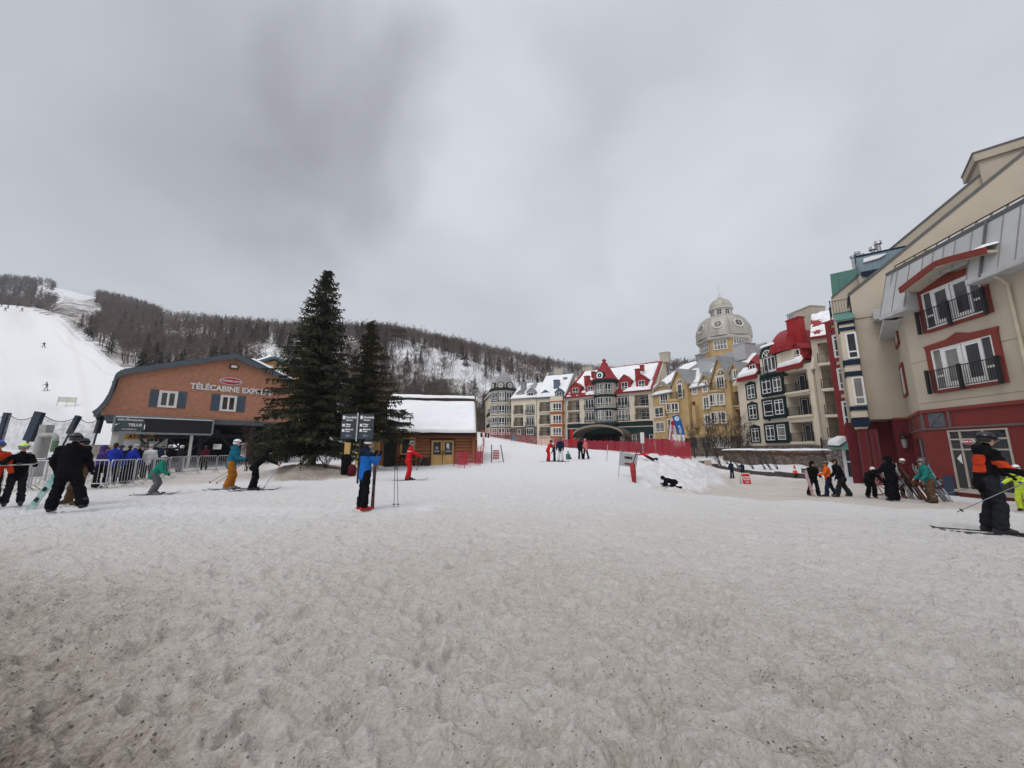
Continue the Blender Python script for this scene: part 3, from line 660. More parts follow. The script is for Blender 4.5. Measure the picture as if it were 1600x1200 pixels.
# ---- grey turret section
def grey_hotel():
    F = Facade.px(800, 88, 838, 85.2)
    t = thing('hotel_building', F.P(0, 2, 0), 'grey hotel wing with round slate cone turret and snowy grey roof', 'building')
    z0 = 1.2; ze = F.hit(818, 622)[1]; L = F.len
    b1 = [F.rect(803, 817.5, v0, v1) for v0, v1 in ((633, 647), (652, 666))]
    w = MB(); F.wall(w, -.2, L, z0, ze, 9, CREAM, [(r[0], r[1], r[2], r[3], 1.5) for r in b1]); w.build('wall', t)
    zs = F.hit(818, 667)[1]; mb = MB(); F.box(mb, -.2, L, z0, zs, .0, .12, STONED); mb.build('stone_base', t)
    for r in b1: balcony(F, t, r)
    for v0, v1 in ((633.5, 647), (652, 666), (668.5, 680)): french(F, t, F.rect(823, 834, v0, v1), GREEN if v0 < 667 else None, o=0 if v0 < 667 else .13)
    window(F, t, F.rect(809, 814, 671, 679), None, o=.13, cols=1)
    zr = F.hit(820, 600, -6)[1]
    ro, q = eave_roof(F, t, -.3, L+.1, ze, 6, zr, GREYR)
    snow_on('roof_snow', t, subq(q, 0, 1, .02, .95), .25, 3, .66, 40, 30, 2.5)
    dormer(F, t, 813, 609.5, 622.5, 12, SLATE, GREYR, 2.5, -.6, snow=True)
    dormer(F, t, 829.5, 605, 624, 13, SLATE, GREYR, 3, .06, cols=2)
    chimney(F, t, 816.5, 598.5, 612, 6, -1.5, GREYR)
    # turret
    c = at(786.5, 650, 92.5); c.z = 0; rt = 3.05
    K = 92.5-rt*.9
    zz = lambda v: at(786, v, 90).z
    mb = MB(); mb.lathe(c, [(rt+.12, 1.5), (rt+.12, zz(667)), (rt, zz(667.1)), (rt, zz(609))], GREEN, 20); tw = mb.build('turret', t)
    for vv in (628.8, 631.5, 647.5, 650.5, 666, 611.5): 
        m2 = MB(); m2.lathe(c, [(rt, zz(vv)-.12), (rt+.16, zz(vv)-.12), (rt+.16, zz(vv)+.14), (rt, zz(vv)+.14)], CREAM, 20); m2.build('cornice', tw)
    m2 = MB(); m2.lathe(c, [(rt+.13, 1.5), (rt+.13, zz(667.3)), (rt, zz(667.3))], STONED, 20); m2.build('stone_base', tw)
    for v0, v1 in ((613, 626), (633, 646), (652, 664.5), (669, 679)):
        for k in range(5):
            a = -math.pi/2-.1+(k-2)*.56; nx, ny = math.cos(a), math.sin(a); ctr = c+Vector((nx, ny, 0))*(rt-.02)
            tx = Vector((-ny, nx, 0)); Fw = Facade(ctr-tx*.75, ctr+tx*.75)
            if Fw.n.dot(Vector((nx, ny, 0))) < 0: Fw = Facade(ctr+tx*.75, ctr-tx*.75)
            window(Fw, t, (.04, 1.46, zz(v1), zz(v0)), None, cols=2, rows=(.3,), fw=.11, o=.08)
    z9 = zz(609)
    mb = MB(); mb.lathe(c, [(rt+.45, z9-.15), (rt+.5, z9+.1), (rt+.1, z9+.6)], GREEN, 20); mb.build('turret_eave', t)
    ztop = at(788.5, 581, 92.5).z; H = ztop-z9-.5
    mb = MB(); mb.lathe(c, [(rt+.15, z9+.5), (rt*.82, z9+.5+H*.30), (rt*.60, z9+.5+H*.58), (rt*.3, z9+.5+H*.85), (.05, ztop)], SLATE, 20); cone = mb.build('cone_roof', t, smooth=False)
    for a in (-1.75, -1.05, -2.5):
        nx, ny = math.cos(a), math.sin(a); ctr = c+Vector((nx, ny, 0))*(rt+.05)+Vector((0, 0, z9+1.0)); mb = MB()
        def disc(r, o0, o1, m):
            tx = Vector((-ny, nx, 0)); pts = [ctr+Vector((nx, ny, 0))*o0+tx*r*math.cos(k*.3927)+Vector((0, 0, r*math.sin(k*.3927))) for k in range(16)]
            mb.prism(pts, Vector((nx, ny, 0))*(o1-o0), m)
        disc(.85, -1.4, .1, GREEN); disc(.62, .1, .14, CREAM); disc(.4, .14, .16, SLATE); mb.build('round_dormer', t)
    # wing running back on the far side
    Fb = Facade(c+Vector((-rt-2.3, 14, 0)), c+Vector((-rt+.4, 0, 0))); w = MB(); hol = []
    for v0, v1 in ((633, 647), (652, 666)): hol.append((Fb.len*.35, Fb.len*.85, zz(v1), zz(v0), 1.2))
    Fb.wall(w, 0, Fb.len, 1, zz(613), 5, CREAM, hol); w.build('wall', t)
    for h in hol: balcony(Fb, t, h[:4])
    mb = MB(); q = [Fb.P(0, zz(613), .3), Fb.P(Fb.len, zz(613), .3), Fb.P(Fb.len, zz(596), -3), Fb.P(0, zz(596), -3)]; slab_between(mb, q, .2, GREYR); mb.build('roof', t)
    snow_on('roof_snow', t, [p+Vector((0, 0, .2)) for p in q], .25, 9, .7)
grey_hotel()

# ---- teal roofed section with the orange bay
def teal_hotel():
    F = Facade.px(838.5, 85.1, 884, 82.1)
    t = thing('hotel_building', F.P(0, 2, 0), 'hotel wing with snowy teal roof, blue chimney and orange trimmed window bay', 'building')
    L = F.len; z0 = 1.0; ze = F.hit(860, 620)[1]
    bs = [F.rect(843, 860.5, v0, v1) for v0, v1 in ((628, 643), (648, 662.5), (667, 681))]
    w = MB(); F.wall(w, .05, L, z0, ze, 9, CREAM, [(*r, 1.5) for r in bs]); w.build('wall', t)
    for r in bs: balcony(F, t, r, trim=mat('brown_trim', (.14, .07, .04)))
    a0, a1 = F.hit(862, 650)[0], F.hit(881.5, 650)[0]; b = MB()
    F.box(b, a0, a1, F.hit(872, 684)[1], ze-.1, .01, .8, CREAM); bay = b.build('window_bay', t)
    for v0, v1 in ((629.5, 642), (648.5, 661.5), (668, 680.5)):
        r = F.rect(864, 877.5, v0, v1, .8); window(F, t, r, None, o=.81, cols=3, rows=(.3,), fw=.11)
        for za, zb_ in ((r[2]-.5, r[2]-.14), (r[3]+.22, r[3]+.42)): b = MB(); F.box(b, a0-.1, a1+.1, za, zb_, .0, .9, ORANGE); b.build('orange_band', bay)
        b = MB(); F.box(b, a1-.28, a1+.03, r[2]+.01, r[3]+.2, .5, .86, ORANGE); b.build('corner_trim', bay)
    zr = F.hit(880, 583.5, -7)[1]; ro, q = eave_roof(F, t, 0, L+.1, ze, 7, zr, TEALR)
    snow_on('roof_snow', t, subq(q, 0, 1, .03, .9), .28, 12, .8, 44, 30, 2.5)
    dormer(F, t, 852.5, 609, 622.5, 14, TEALR, TEALR, 2.6, -.5, snow=True)
    dormer(F, t, 874, 606, 621.5, 13, TEALR, TEALR, 2.6, .5)
    chimney(F, t, 868.5, 594.5, 608, 7.5, -1.4, BLUEC); chimney(F, t, 882.5, 590.5, 597, 5, -4, GREYR)
    chimney(F, t, 872.5, 577.5, 590, 14, -6.5, TANS, 2.0, pots=2)
    # raised parapet between the two grey roofs
    b = MB(); p = [F.P(.05, ze+.2, .1), F.P(.05, ze+.5, .1), F.P(.05, zr+.6, -7), F.P(.05, zr, -7)]; b.prism(p, F.e*.3, CREAM); b.build('parapet', t)
teal_hotel()

# ---- red roofed hotel with the porte cochere
def red_hotel():
    F = Facade.px(884.5, 81.9, 1022, 71.0)
    t = thing('hotel_building', F.P(0, 2, 0), 'cream hotel with red snowy roof, central red cone turret and arched dark entrance', 'building')
    L = F.len; z0 = .3; ze = F.hit(950, 614)[1]; zb = F.hit(950, 659.5)[1]
    rows = ((.5, 2.45), (3.25, 5.2)); z2 = [F.rect(898, 905, 644, 660)[2:], F.rect(898, 905, 625, 641)[2:]]
    A = lambda u, v=640: F.hit(u, v)[0]
    holes = []
    for u0, u1 in ((887.5, 905.5), (992.5, 1014)):
        for za, zbz in z2: holes.append((A(u0), A(u1), za, zbz, 1.5))
    # entrance arch: recess stepped as a wide opening
    archa0, archa1 = A(911, 680), A(987, 680); zt = F.hit(948, 668)[1]
    w = MB(); F.wall(w, 0, L, zb, ze, 10, CREAM, holes); w.build('wall', t)
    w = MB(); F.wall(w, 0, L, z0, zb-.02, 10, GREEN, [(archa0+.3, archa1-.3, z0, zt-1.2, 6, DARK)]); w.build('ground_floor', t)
    for h in holes: balcony(F, t, h[:4], door=(.5, .97) if h[0] < L/2 else (.25, .97))
    for u0, u1 in ((915, 928.5), (965.5, 982)):
        for za, zbz in z2: french(F, t, (A(u0), A(u1), za+.05, zbz-.1), GREEN)
    # fascia lines of the ground floor
    b = MB(); z = F.hit(950, 668)[1]; F.box(b, 0, L, z-.05, z+.08, .0, .06, CREAM); F.box(b, 0, L, zb-.1, zb+.06, .0, .1, CREAM)
    F.box(b, L-.25, L, z0, zb-.1, .0, .08, CREAM); F.box(b, 0, .25, z0, zb-.1, 0, .08, CREAM); b.build('fascia', t)
    # porte cochere canopy: shallow arched vault reaching out
    b = MB(); am = (archa0+archa1)/2; hw = (archa1-archa0)/2; zsp = F.hit(948, 681)[1]; n = 16
    TAN = mat('canopy_tan', (.11, .095, .075), .8)
    pts = [(am+hw*math.cos(math.pi*(1-i/n)), zsp+(zt-zsp)*1.15*math.sin(math.pi*i/n)) for i in range(n+1)]
    for i in range(n):
        (x0, y0), (x1, y1) = pts[i], pts[i+1]
        b.hexa([F.P(x0, y0-.3, 4.5), F.P(x1, y1-.3, 4.5), F.P(x1, y1-.3, 0), F.P(x0, y0-.3, 0), F.P(x0, y0, 4.5), F.P(x1, y1, 4.5), F.P(x1, y1, 0), F.P(x0, y0, 0)], TAN)
    can = b.build('arched_canopy', t)
    b = MB()
    for i in range(n):
        (x0, y0), (x1, y1) = pts[i], pts[i+1]
        b.hexa([F.P(x0, y0-.25, 4.5), F.P(x1, y1-.25, 4.5), F.P(x1, y1-.25, 4.62), F.P(x0, y0-.25, 4.62), F.P(x0, y0+.12, 4.5), F.P(x1, y1+.12, 4.5), F.P(x1, y1+.12, 4.62), F.P(x0, y0+.12, 4.62)], mat('canopy_edge_tan', (.24, .205, .16), .8))
    b.build('canopy_edge', can)
    for x in (archa0+.3, archa1-.3):
        b = MB(); F.box(b, x-.35, x+.35, z0-.5, zsp-.3, 3.6, 4.4, STONED); b.build('stone_pier', t)
    for u0, u1 in ((988, 995), (1015, 1021.5), (901, 907)):
        window(F, t, F.rect(u0, u1, 679, 696), None, o=.02, cols=1, rows=(.6,))
    # roof
    Dr = 8.0; zr = (F.hit(958, 577, -Dr)[1]+F.hit(1028, 564, -Dr)[1])/2
    ro, q = eave_roof(F, t, 0, L, ze, Dr, zr, REDR, .5, .22, a0r=1.0)
    snow_on('roof_snow', t, subq(q, .02, .97, .30, .93), .3, 21, .86, 90, 36, 4)
    snow_on('roof_snow', t, subq(q, .02, .99, .01, .30), .24, 25, .55, 100, 14, 1.6)
    b = MB(); F.box(b, -.1, L+.1, ze-.35, ze-.1, .0, .62, REDM); b.build('eave_fascia', t)
    # gable parapet at the right end, its chimney, and the left one
    b = MB(); b.prism([F.P(L-.02, ze-1, .3), F.P(L-.02, zr+.5, -Dr), F.P(L-.02, zr+.5, -Dr-1), F.P(L-.02, ze-1, -Dr-1)], F.e*.5, CREAM)
    b.prism([F.P(L-.1, ze-.1, .75), F.P(L-.1, ze+.25, .75), F.P(L-.1, zr+.85, -Dr), F.P(L-.1, zr+.5, -Dr)], F.e*.35, RED); b.build('gable_parapet', t)
    chimney(F, t, 1037, 552, 566, 14, -Dr+1.2, TANS, 1.6)
    b = MB(); b.prism([F.P(.05, ze, .4), F.P(.05, ze+.4, .4), F.P(.8, zr+.6, -Dr), F.P(.8, zr, -Dr)], F.e*.35, RED); b.build('gable_parapet', t)
    chimney(F, t, 917.5, 574.5, 590, 14.5, -Dr+.5, TANS, 2.0, pots=2)
    for uc, vt, vb, wd in ((899.5, 597, 616.5, 17), (923, 593, 614.5, 16), (976.5, 584.5, 611, 19), (1003, 584, 606, 18)):
        dormer(F, t, uc, vt, vb, wd, RED, REDR, 3.2, -.2, win=(.25, .75, .1, .5), frame=WHITE)
    for u, v0, v1, wd, o in ((916, 588.5, 601, 7, -.6), (926, 581.5, 590, 5, -2.6), (995, 577.5, 593, 6.5, -.8), (1002, 571.5, 579, 5, -3)):
        chimney(F, t, u, v0, v1, wd, o, RED, .9)
    # central bay turret
    c = F.P(A(947.5, 630), 0, .3); rt = 2.15; zz = lambda v: F.hit(947.5, v, 2.2)[1]
    mb = MB(); mb.lathe(c, [(rt, zz(659)), (rt, zz(594))], CREAM, 8, math.pi/8); tu = mb.build('turret', t)
    mb = MB(); mb.lathe(c, [(rt*.8, zz(663.5)), (rt+.12, zz(660)), (rt+.12, zz(657.5))], BLUEC, 8, math.pi/8); mb.build('turret_base', t)
    for vv in (616.5, 638, 594.5):
        mb = MB(); mb.lathe(c, [(rt, zz(vv)-.3), (rt+.14, zz(vv)-.3), (rt+.2, zz(vv)+.12), (rt, zz(vv)+.12)], GREEN, 8, math.pi/8); mb.build('cornice', tu)
    base_a = math.atan2(F.n.y, F.n.x)
    for v0, v1 in ((598.5, 613), (620, 634), (640.5, 655.5)):
        for k in (-1, 0, 1):
            a = math.pi/8*0+k*math.pi/4+round(base_a/(math.pi/4))*(math.pi/4); nx, ny = math.cos(a), math.sin(a)
            ctr = c+Vector((nx, ny, 0))*(rt*math.cos(math.pi/8)); tx = Vector((-ny, nx, 0)); Fw = Facade(ctr-tx*.78, ctr+tx*.78)
            if Fw.n.dot(Vector((nx, ny, 0))) < 0: Fw = Facade(ctr+tx*.78, ctr-tx*.78)
            window(Fw, t, (.16, 1.4, zz(v1), zz(v0)), GREEN, cols=2, rows=(.3,), tw=.1, fw=.1, o=.02)
    z9 = zz(592); zt2 = F.hit(948, 567.5, .3)[1]; H = zt2-z9
    mb = MB(); mb.lathe(c, [(rt+.55, z9-.45), (rt+.6, z9-.1), (rt+.45, z9)], GREEN, 16); mb.build('turret_eave', t)
    mb = MB(); mb.lathe(c, [(rt+.55, z9), (rt*.86, z9+H*.35), (rt*.62, z9+H*.62), (rt*.34, z9+H*.9), (rt*.3, zt2)], REDR, 16); mb.build('cone_roof', t)
    mb = MB(); mb.lathe(c, [(rt*.24, zt2), (.42, zt2+.15), (.3, zt2+.5), (.5, zt2+.6), (.1, zt2+1.0)], RED, 10); mb.build('finial', t)
    nx, ny = F.n.x, F.n.y; ctr = c+Vector((nx, ny, 0))*(rt+.2)+Vector((0, 0, z9+.75)); mb = MB(); tx = F.e
    for r_, o0, o1, m_ in ((.95, -1.2, .12, GREEN), (.72, .12, .16, WHITE), (.4, .16, .18, GREEN), (.12, .18, .2, WHITE)):
        mb.prism([ctr+F.n*o0+tx*r_*math.cos(k*.3927)+Vector((0, 0, r_*math.sin(k*.3927))) for k in range(16)], F.n*(o1-o0), m_)
    mb.build('round_dormer', t)
red_hotel()

# ---- ochre hotel
def ochre_hotel():
    F = Facade.px(1022, 70.2, 1158, 53.2)
    t = thing('hotel_building', F.P(0, 1, 0), 'ochre yellow hotel with several gables, arched windows and grey roof', 'building')
    L = F.len; z0 = -.5; A = lambda u, v=640, o=0: F.hit(u, v, o)[0]; ze = F.hit(1090, 604)[1]; zs = F.hit(1090, 684)[1]
    holes = []
    def hb(u0, u1, v0, v1, dp=1.4): r = F.rect(u0, u1, v0, v1); holes.append((*r, dp)); return r
    bl = [hb(1041.5, 1049, 634, 650), hb(1076, 1087, 628, 646), hb(1076, 1088, 652, 671)]
    b2 = [hb(1140, 1157, 612, 634), hb(1141.5, 1158, 640, 662)]
    w = MB(); F.wall(w, 0, L, zs, ze, 9, OCHRE, holes); w.build('wall', t)
    w = MB(); F.wall(w, 0, L, z0-1, zs-.02, 9, STONED, []); w.build('stone_base', t)
    for r in bl+b2: balcony(F, t, r, 1.4, WHITE, (.3, .75), OCHRE)
    def win(u0, u1, v0, v1, o=0.0, **k): return window(F, t, F.rect(u0, u1, v0, v1, o), CREAM, o=o, cols=k.pop('cols', 2), rows=(.28,), tw=.2, fw=.09, **k)
    def gable(u0, u1, ve, vp, o=.15, dp=6.0, vb=None):
        a0, a1 = A(u0, ve, o), A(u1, ve, o); zl = F.hit((u0+u1)/2, ve, o)[1]; zp = F.hit((u0+u1)/2, vp, o)[1]; am = (a0+a1)/2
        zb_ = zs if vb is None else F.hit((u0+u1)/2, vb, o)[1]
        b = MB(); b.prism([F.P(a0, zb_, o), F.P(a1, zb_, o), F.P(a1, zl, o), F.P(am, zp, o), F.P(a0, zl, o)], F.n*-(o+dp), OCHRE); g = b.build('gable', t)
        r = MB(); sl = (zp-zl)/(am-a0)
        for x0, zA, x1, zB in ((a0-.35, zl-.35*sl, am, zp), (am, zp, a1+.35, zl-.35*sl)):
            r.hexa([F.P(x0, zA, o+.3), F.P(x1, zB, o+.3), F.P(x1, zB, o-dp), F.P(x0, zA, o-dp), F.P(x0, zA+.2, o+.3), F.P(x1, zB+.2, o+.3), F.P(x1, zB+.2, o-dp), F.P(x0, zA+.2, o-dp)], GREYR)
        r.build('gable_roof', g)
        b = MB()
        for x0, zA, x1, zB in ((a0-.3, zl-.3*sl, am, zp), (am, zp, a1+.3, zl-.3*sl)):
            b.hexa([F.P(x0, zA-.28, o+.31), F.P(x1, zB-.28, o+.31), F.P(x1, zB-.28, o+.2), F.P(x0, zA-.28, o+.2), F.P(x0, zA-.02, o+.31), F.P(x1, zB-.02, o+.31), F.P(x1, zB-.02, o+.2), F.P(x0, zA-.02, o+.2)], mat('tan_trim', (.40, .31, .19), .8))
        b.build('verge_board', g)
        snow_on('roof_snow', g, [F.P(a0-.35, zl-.35*sl+.2, o+.3), F.P(a0-.35, zl-.35*sl+.2, o-dp), F.P(am, zp+.2, o-dp), F.P(am, zp+.2, o+.3)], .2, int(u0), .62, 16, 12)
        return g
    def archwin(u0, u1, v0, v1, o):
        r = F.rect(u0, u1, v0, v1, o); am = (r[0]+r[1])/2; hw = (r[1]-r[0])/2; b = MB()
        for rr, oo, m_ in ((hw+.25, .03, CREAM), (hw, .06, GLASS)):
            b.prism([F.P(am+rr*math.cos(math.pi*k/12), r[2]+rr*1.0*math.sin(math.pi*k/12), o) for k in range(13)][::-1], F.n*oo, m_)
        for k in (3, 6, 9):
            an = math.pi*k/12; p0 = F.P(am, r[2], o+.07); p1 = F.P(am+hw*math.cos(an), r[2]+hw*math.sin(an), o+.07); b.tube([p0, p1], .05, WHITE, 4)
        b.build('arched_window', t)
    # first gable (left)
    gable(1021.5, 1048, 607, 597, .1); win(1032, 1043.5, 615, 630, .1, cols=3); win(1023.5, 1037, 636.5, 651.5, .1); win(1025, 1038.5, 660, 674.5, .1)
    # second gable with rounded bay and arched balcony
    gable(1049.5, 1073, 599, 577, .7); archwin(1057.5, 1066.5, 592, 600, .72); win(1059, 1066, 600.5, 621, .72, cols=1)
    railing(F, t, A(1049.5, 618, .7), A(1071, 618, .7), F.hit(1060, 622, .7)[1], 1.05, 1.0, step=.18)
    b = MB(); c = F.P((A(1050, 640)+A(1070, 640))/2, 0, .55); z0b = zs; zz = lambda v: F.hit(1060, v, 1.5)[1]
    rb = (A(1070, 640)-A(1050, 640))*.42
    b.lathe(c, [(rb*.9, z0b-1.2), (rb, z0b), (rb, zz(626)), (rb+.18, zz(626)), (rb+.18, zz(622)), (rb*.8, zz(622))], OCHRE, 14); bay = b.build('rounded_bay', t)
    def baywins(c, rb, zz, rows, ks, par, ww=.62):
        ba = math.atan2(F.n.y, F.n.x)
        for v0, v1 in rows:
            for k in ks:
                a = ba+k; nx, ny = math.cos(a), math.sin(a); ctr = c+Vector((nx, ny, 0))*(rb-.02); tx = Vector((-ny, nx, 0))
                Fw = Facade(ctr-tx*ww, ctr+tx*ww)
                if Fw.n.dot(Vector((nx, ny, 0))) < 0: Fw = Facade(ctr+tx*ww, ctr-tx*ww)
                window(Fw, t, (.06, 2*ww-.06, zz(v1), zz(v0)), CREAM, cols=2, rows=(.28,), tw=.09, fw=.09, o=.05)
    baywins(c, rb, zz, ((628.5, 643.5), (654, 668)), (-.75, 0, .75), bay)
    # middle
    win(1082, 1089, 599, 616); win(1098.5, 1105, 596, 612, .1); win(1099.5, 1108, 620.5, 638, .1); win(1102, 1110.5, 648.5, 666, .1)
    gable(1094.5, 1111, 595, 583, .1, 4, 617)
    b = MB(); F.box(b, A(1087.5), A(1092.5), F.hit(1090, 669)[1], F.hit(1090, 634)[1], .01, .8, OCHRE); b.build('buttress', t)
    # third gable
    gable(1112, 1139, 590, 557, .5); archwin(1121, 1130.5, 573, 584, .52); win(1120, 1131.5, 588.5, 606, .52, cols=3)
    railing(F, t, A(1113, 605, .5), A(1138, 605, .5), F.hit(1125, 608, .5)[1], 1.05, .9, step=.18)
    c2 = F.P((A(1114, 630)+A(1138, 630))/2, 0, .3); z2 = lambda v: F.hit(1126, v, 1.4)[1]; rb2 = (A(1138, 630)-A(1114, 630))*.42
    b = MB(); b.lathe(c2, [(rb2, zs), (rb2, z2(611)), (rb2+.2, z2(611)), (rb2+.2, z2(607.5)), (rb2*.7, z2(607.5))], OCHRE, 12); bay2 = b.build('rounded_bay', t)
    baywins(c2, rb2, z2, ((614, 632), (643, 661)), (-.7, .1, .85), bay2, .66)
    gable(1139.5, 1157, 581, 566, .2, 4, 601); win(1146.5, 1154.5, 578, 596, .2)
    # ground floor arched openings
    for u0, u1 in ((1027, 1038), (1078, 1089), (1098, 1109)):
        r = F.rect(u0, u1, 683, 699); am = (r[0]+r[1])/2; hw = (r[1]-r[0])/2; b = MB()
        pts = [F.P(r[0], r[2], .0), F.P(r[1], r[2], .0)]+[F.P(am+hw*math.cos(math.pi*k/10), r[3]-hw+hw*math.sin(math.pi*k/10), .0) for k in range(11)]
        b.prism(pts[::-1], F.n*.05, GLASS); b.tube([F.P(am, r[2], .07), F.P(am, r[3], .07)], .05, GREYR, 4); b.tube([F.P(r[0], r[3]-hw, .07), F.P(r[1], r[3]-hw, .07)], .05, GREYR, 4); b.build('arched_opening', t)
    for u0, u1 in ((1051, 1061), (1116, 1122), (1125, 1131), (1134, 1140)): window(F, t, F.rect(u0, u1, 683, 699), CREAM, cols=2)
    # roofs
    zr = F.hit(1070, 570, -6)[1]; ro, q = eave_roof(F, t, 0, L, ze, 6.5, zr, GREYR, .35)
    snow_on('roof_snow', t, subq(q, 0, 1, .02, .7), .25, 31, .62, 80, 24, 2.2)
    b = MB(); q2 = [F.P(.4, F.hit(1028, 607)[1], .3), F.P(A(1046), F.hit(1046, 602)[1], .3), F.P(A(1046)+1.2, F.hit(1046, 578, -7)[1], -7), F.P(1.2, F.hit(1046, 578, -7)[1], -7)]
    slab_between(b, q2, .15, GREYR); b.build('roof', t); snow_on('roof_snow', t, [p+Vector((0, 0, .18)) for p in q2], .25, 33, .95, 24, 20)
    chimney(F, t, 1096.5, 564, 582, 10, -1.5, mat('light_grey_metal', (.42, .43, .44), .5), 1.6, pots=0)
    chimney(F, t, 1090, 556, 565, 7, -2.5, GREYR, 1.2, pots=1)
    chimney(F, t, 1154, 541, 563, 19, -2.5, MATS['light_grey_metal'], 2.2, pots=4)
ochre_hotel()

# ---- domed tower behind
def dome_tower():
    c = at(1137, 600, 84); c.z = 0; zf = lambda v, d=78.5: at(1137, v, d).z
    t = thing('domed_tower', c, 'ochre octagonal tower with silver double dome and small lantern behind the hotel', 'tower')
    k = 84/FPX*.965; R0 = 40.5*k
    LEAD = mat('silver_dome_metal', (.40, .37, .325), .5, .2, .8, .2, 4, stretch=(1, 1, .25), metal=.2)
    CRM = mat('pale_cornice', (.55, .52, .47), .8)
    ze = zf(524); base = 0
    b = MB(); b.lathe(c, [(R0*.93, base), (R0*.93, ze)], OCHRE, 8, math.pi/8+.12); dr = b.build('drum', t)
    for k_ in range(8):
        a = math.pi/8+.12+math.pi/8+k_*math.pi/4; nx, ny = math.cos(a), math.sin(a)
        if ny > .3: continue
        ctr = c+Vector((nx, ny, 0))*(R0*.93*math.cos(math.pi/8)); tx = Vector((-ny, nx, 0)); w = R0*.93*math.sin(math.pi/8)
        Fw = Facade(ctr-tx*w, ctr+tx*w)
        if Fw.n.dot(Vector((nx, ny, 0))) < 0: Fw = Facade(ctr+tx*w, ctr-tx*w)
        window(Fw, t, (w*.35, w*1.65, ze-2.55, ze-.55), CRM, cols=4, rows=(.5,), tw=.12, fw=.1, o=.02, glass=GLASS2)
    b = MB(); b.lathe(c, [(R0*.95, ze-.35), (R0*1.04, ze-.2), (R0*1.07, ze+.15), (R0*1.0, ze+.45)], CRM, 8, math.pi/8+.12); b.build('cornice', t)
    zt = zf(497.5, 84); H = zt-ze-.4; prof = [(R0*1.03, ze+.4)]
    for i in range(1, 10):
        x = i/9; prof.append((R0*(1.03-.03*x)*math.cos(x*1.12)**.9, ze+.4+H*math.sin(x*math.pi/2)**.92))
    b = MB(); b.lathe(c, prof, LEAD, 24, .12); dm = b.build('dome', t, smooth=False)
    b = MB()
    for j in range(16):
        a = .12+j*math.pi/8; b.tube([c+Vector((r*math.cos(a), r*math.sin(a), z)) for r, z in prof], .09, LEAD, 4)
    b.build('dome_rib', dm)
    b = MB()
    for j in range(8):
        a = -math.pi/2+j*math.pi/4+.12; nx, ny = math.cos(a), math.sin(a); ctr = c+Vector((nx, ny, 0))*(R0*.925)+Vector((0, 0, ze+H*.55)); nn = Vector((nx, ny, .35)).normalized(); tx = Vector((-ny, nx, 0)); up = nn.cross(tx)
        if up.z < 0: up = -up
        for r_, o0, o1, m_ in ((1.15, -1.2, .25, CRM), (.72, .25, .3, GLASS)):
            b.prism([ctr+nn*o0+tx*r_*math.cos(q*.3927)+up*r_*math.sin(q*.3927) for q in range(16)], nn*(o1-o0), m_)
        b.tube([ctr+nn*.33-tx*.7, ctr+nn*.33+tx*.7], .06, CRM, 4); b.tube([ctr+nn*.33-up*.7, ctr+nn*.33+up*.7], .06, CRM, 4)
    b.build('round_dormer', dm)
    rl = 16.8*k; zl0, zl1 = zt-.15, zf(483, 83)
    b = MB(); b.lathe(c, [(rl*1.1, zl0-.6), (rl*1.15, zl0+.1), (rl, zl0+.25), (rl, zl1)], CRM, 8, math.pi/8+.12); ln = b.build('lantern', t)
    for k_ in range(8):
        a = .12+math.pi/4+k_*math.pi/4; nx, ny = math.cos(a), math.sin(a)
        if ny > .3: continue
        ctr = c+Vector((nx, ny, 0))*(rl*math.cos(math.pi/8)); tx = Vector((-ny, nx, 0)); w = rl*math.sin(math.pi/8); Fw = Facade(ctr-tx*w, ctr+tx*w)
        if Fw.n.dot(Vector((nx, ny, 0))) < 0: Fw = Facade(ctr+tx*w, ctr-tx*w)
        window(Fw, t, (w*.42, w*1.58, zl0+.55, zl1-.25), CRM, cols=2, rows=(.5,), tw=.06, fw=.06, o=.02)
    b = MB(); b.lathe(c, [(rl*1.0, zl1-.1), (rl*1.12, zl1), (rl*1.12, zl1+.3)], CRM, 16); b.build('cornice', t)
    zc = zf(467.5, 83.5); prof = [(rl*1.06, zl1+.3)]+[(rl*1.06*math.cos(x*1.4)**.8, zl1+.3+(zc-zl1-.3)*math.sin(x*math.pi/2)) for x in (.2, .4, .6, .8, .95)]
    b = MB(); b.lathe(c, prof, LEAD, 20); b.build('cap_dome', t)
    b = MB(); zp = zf(458, 83.8); b.lathe(c, [(.62, zc-.4), (.55, zc+.1), (.7, zc+.2), (.3, (zc+zp)/2+.2), (.05, zp)], CRM, 10); b.tube([c+Vector((0, 0, zp)), c+Vector((0, 0, zf(444, 84)))], .03, STEEL, 4); b.build('spire', t)
dome_tower()

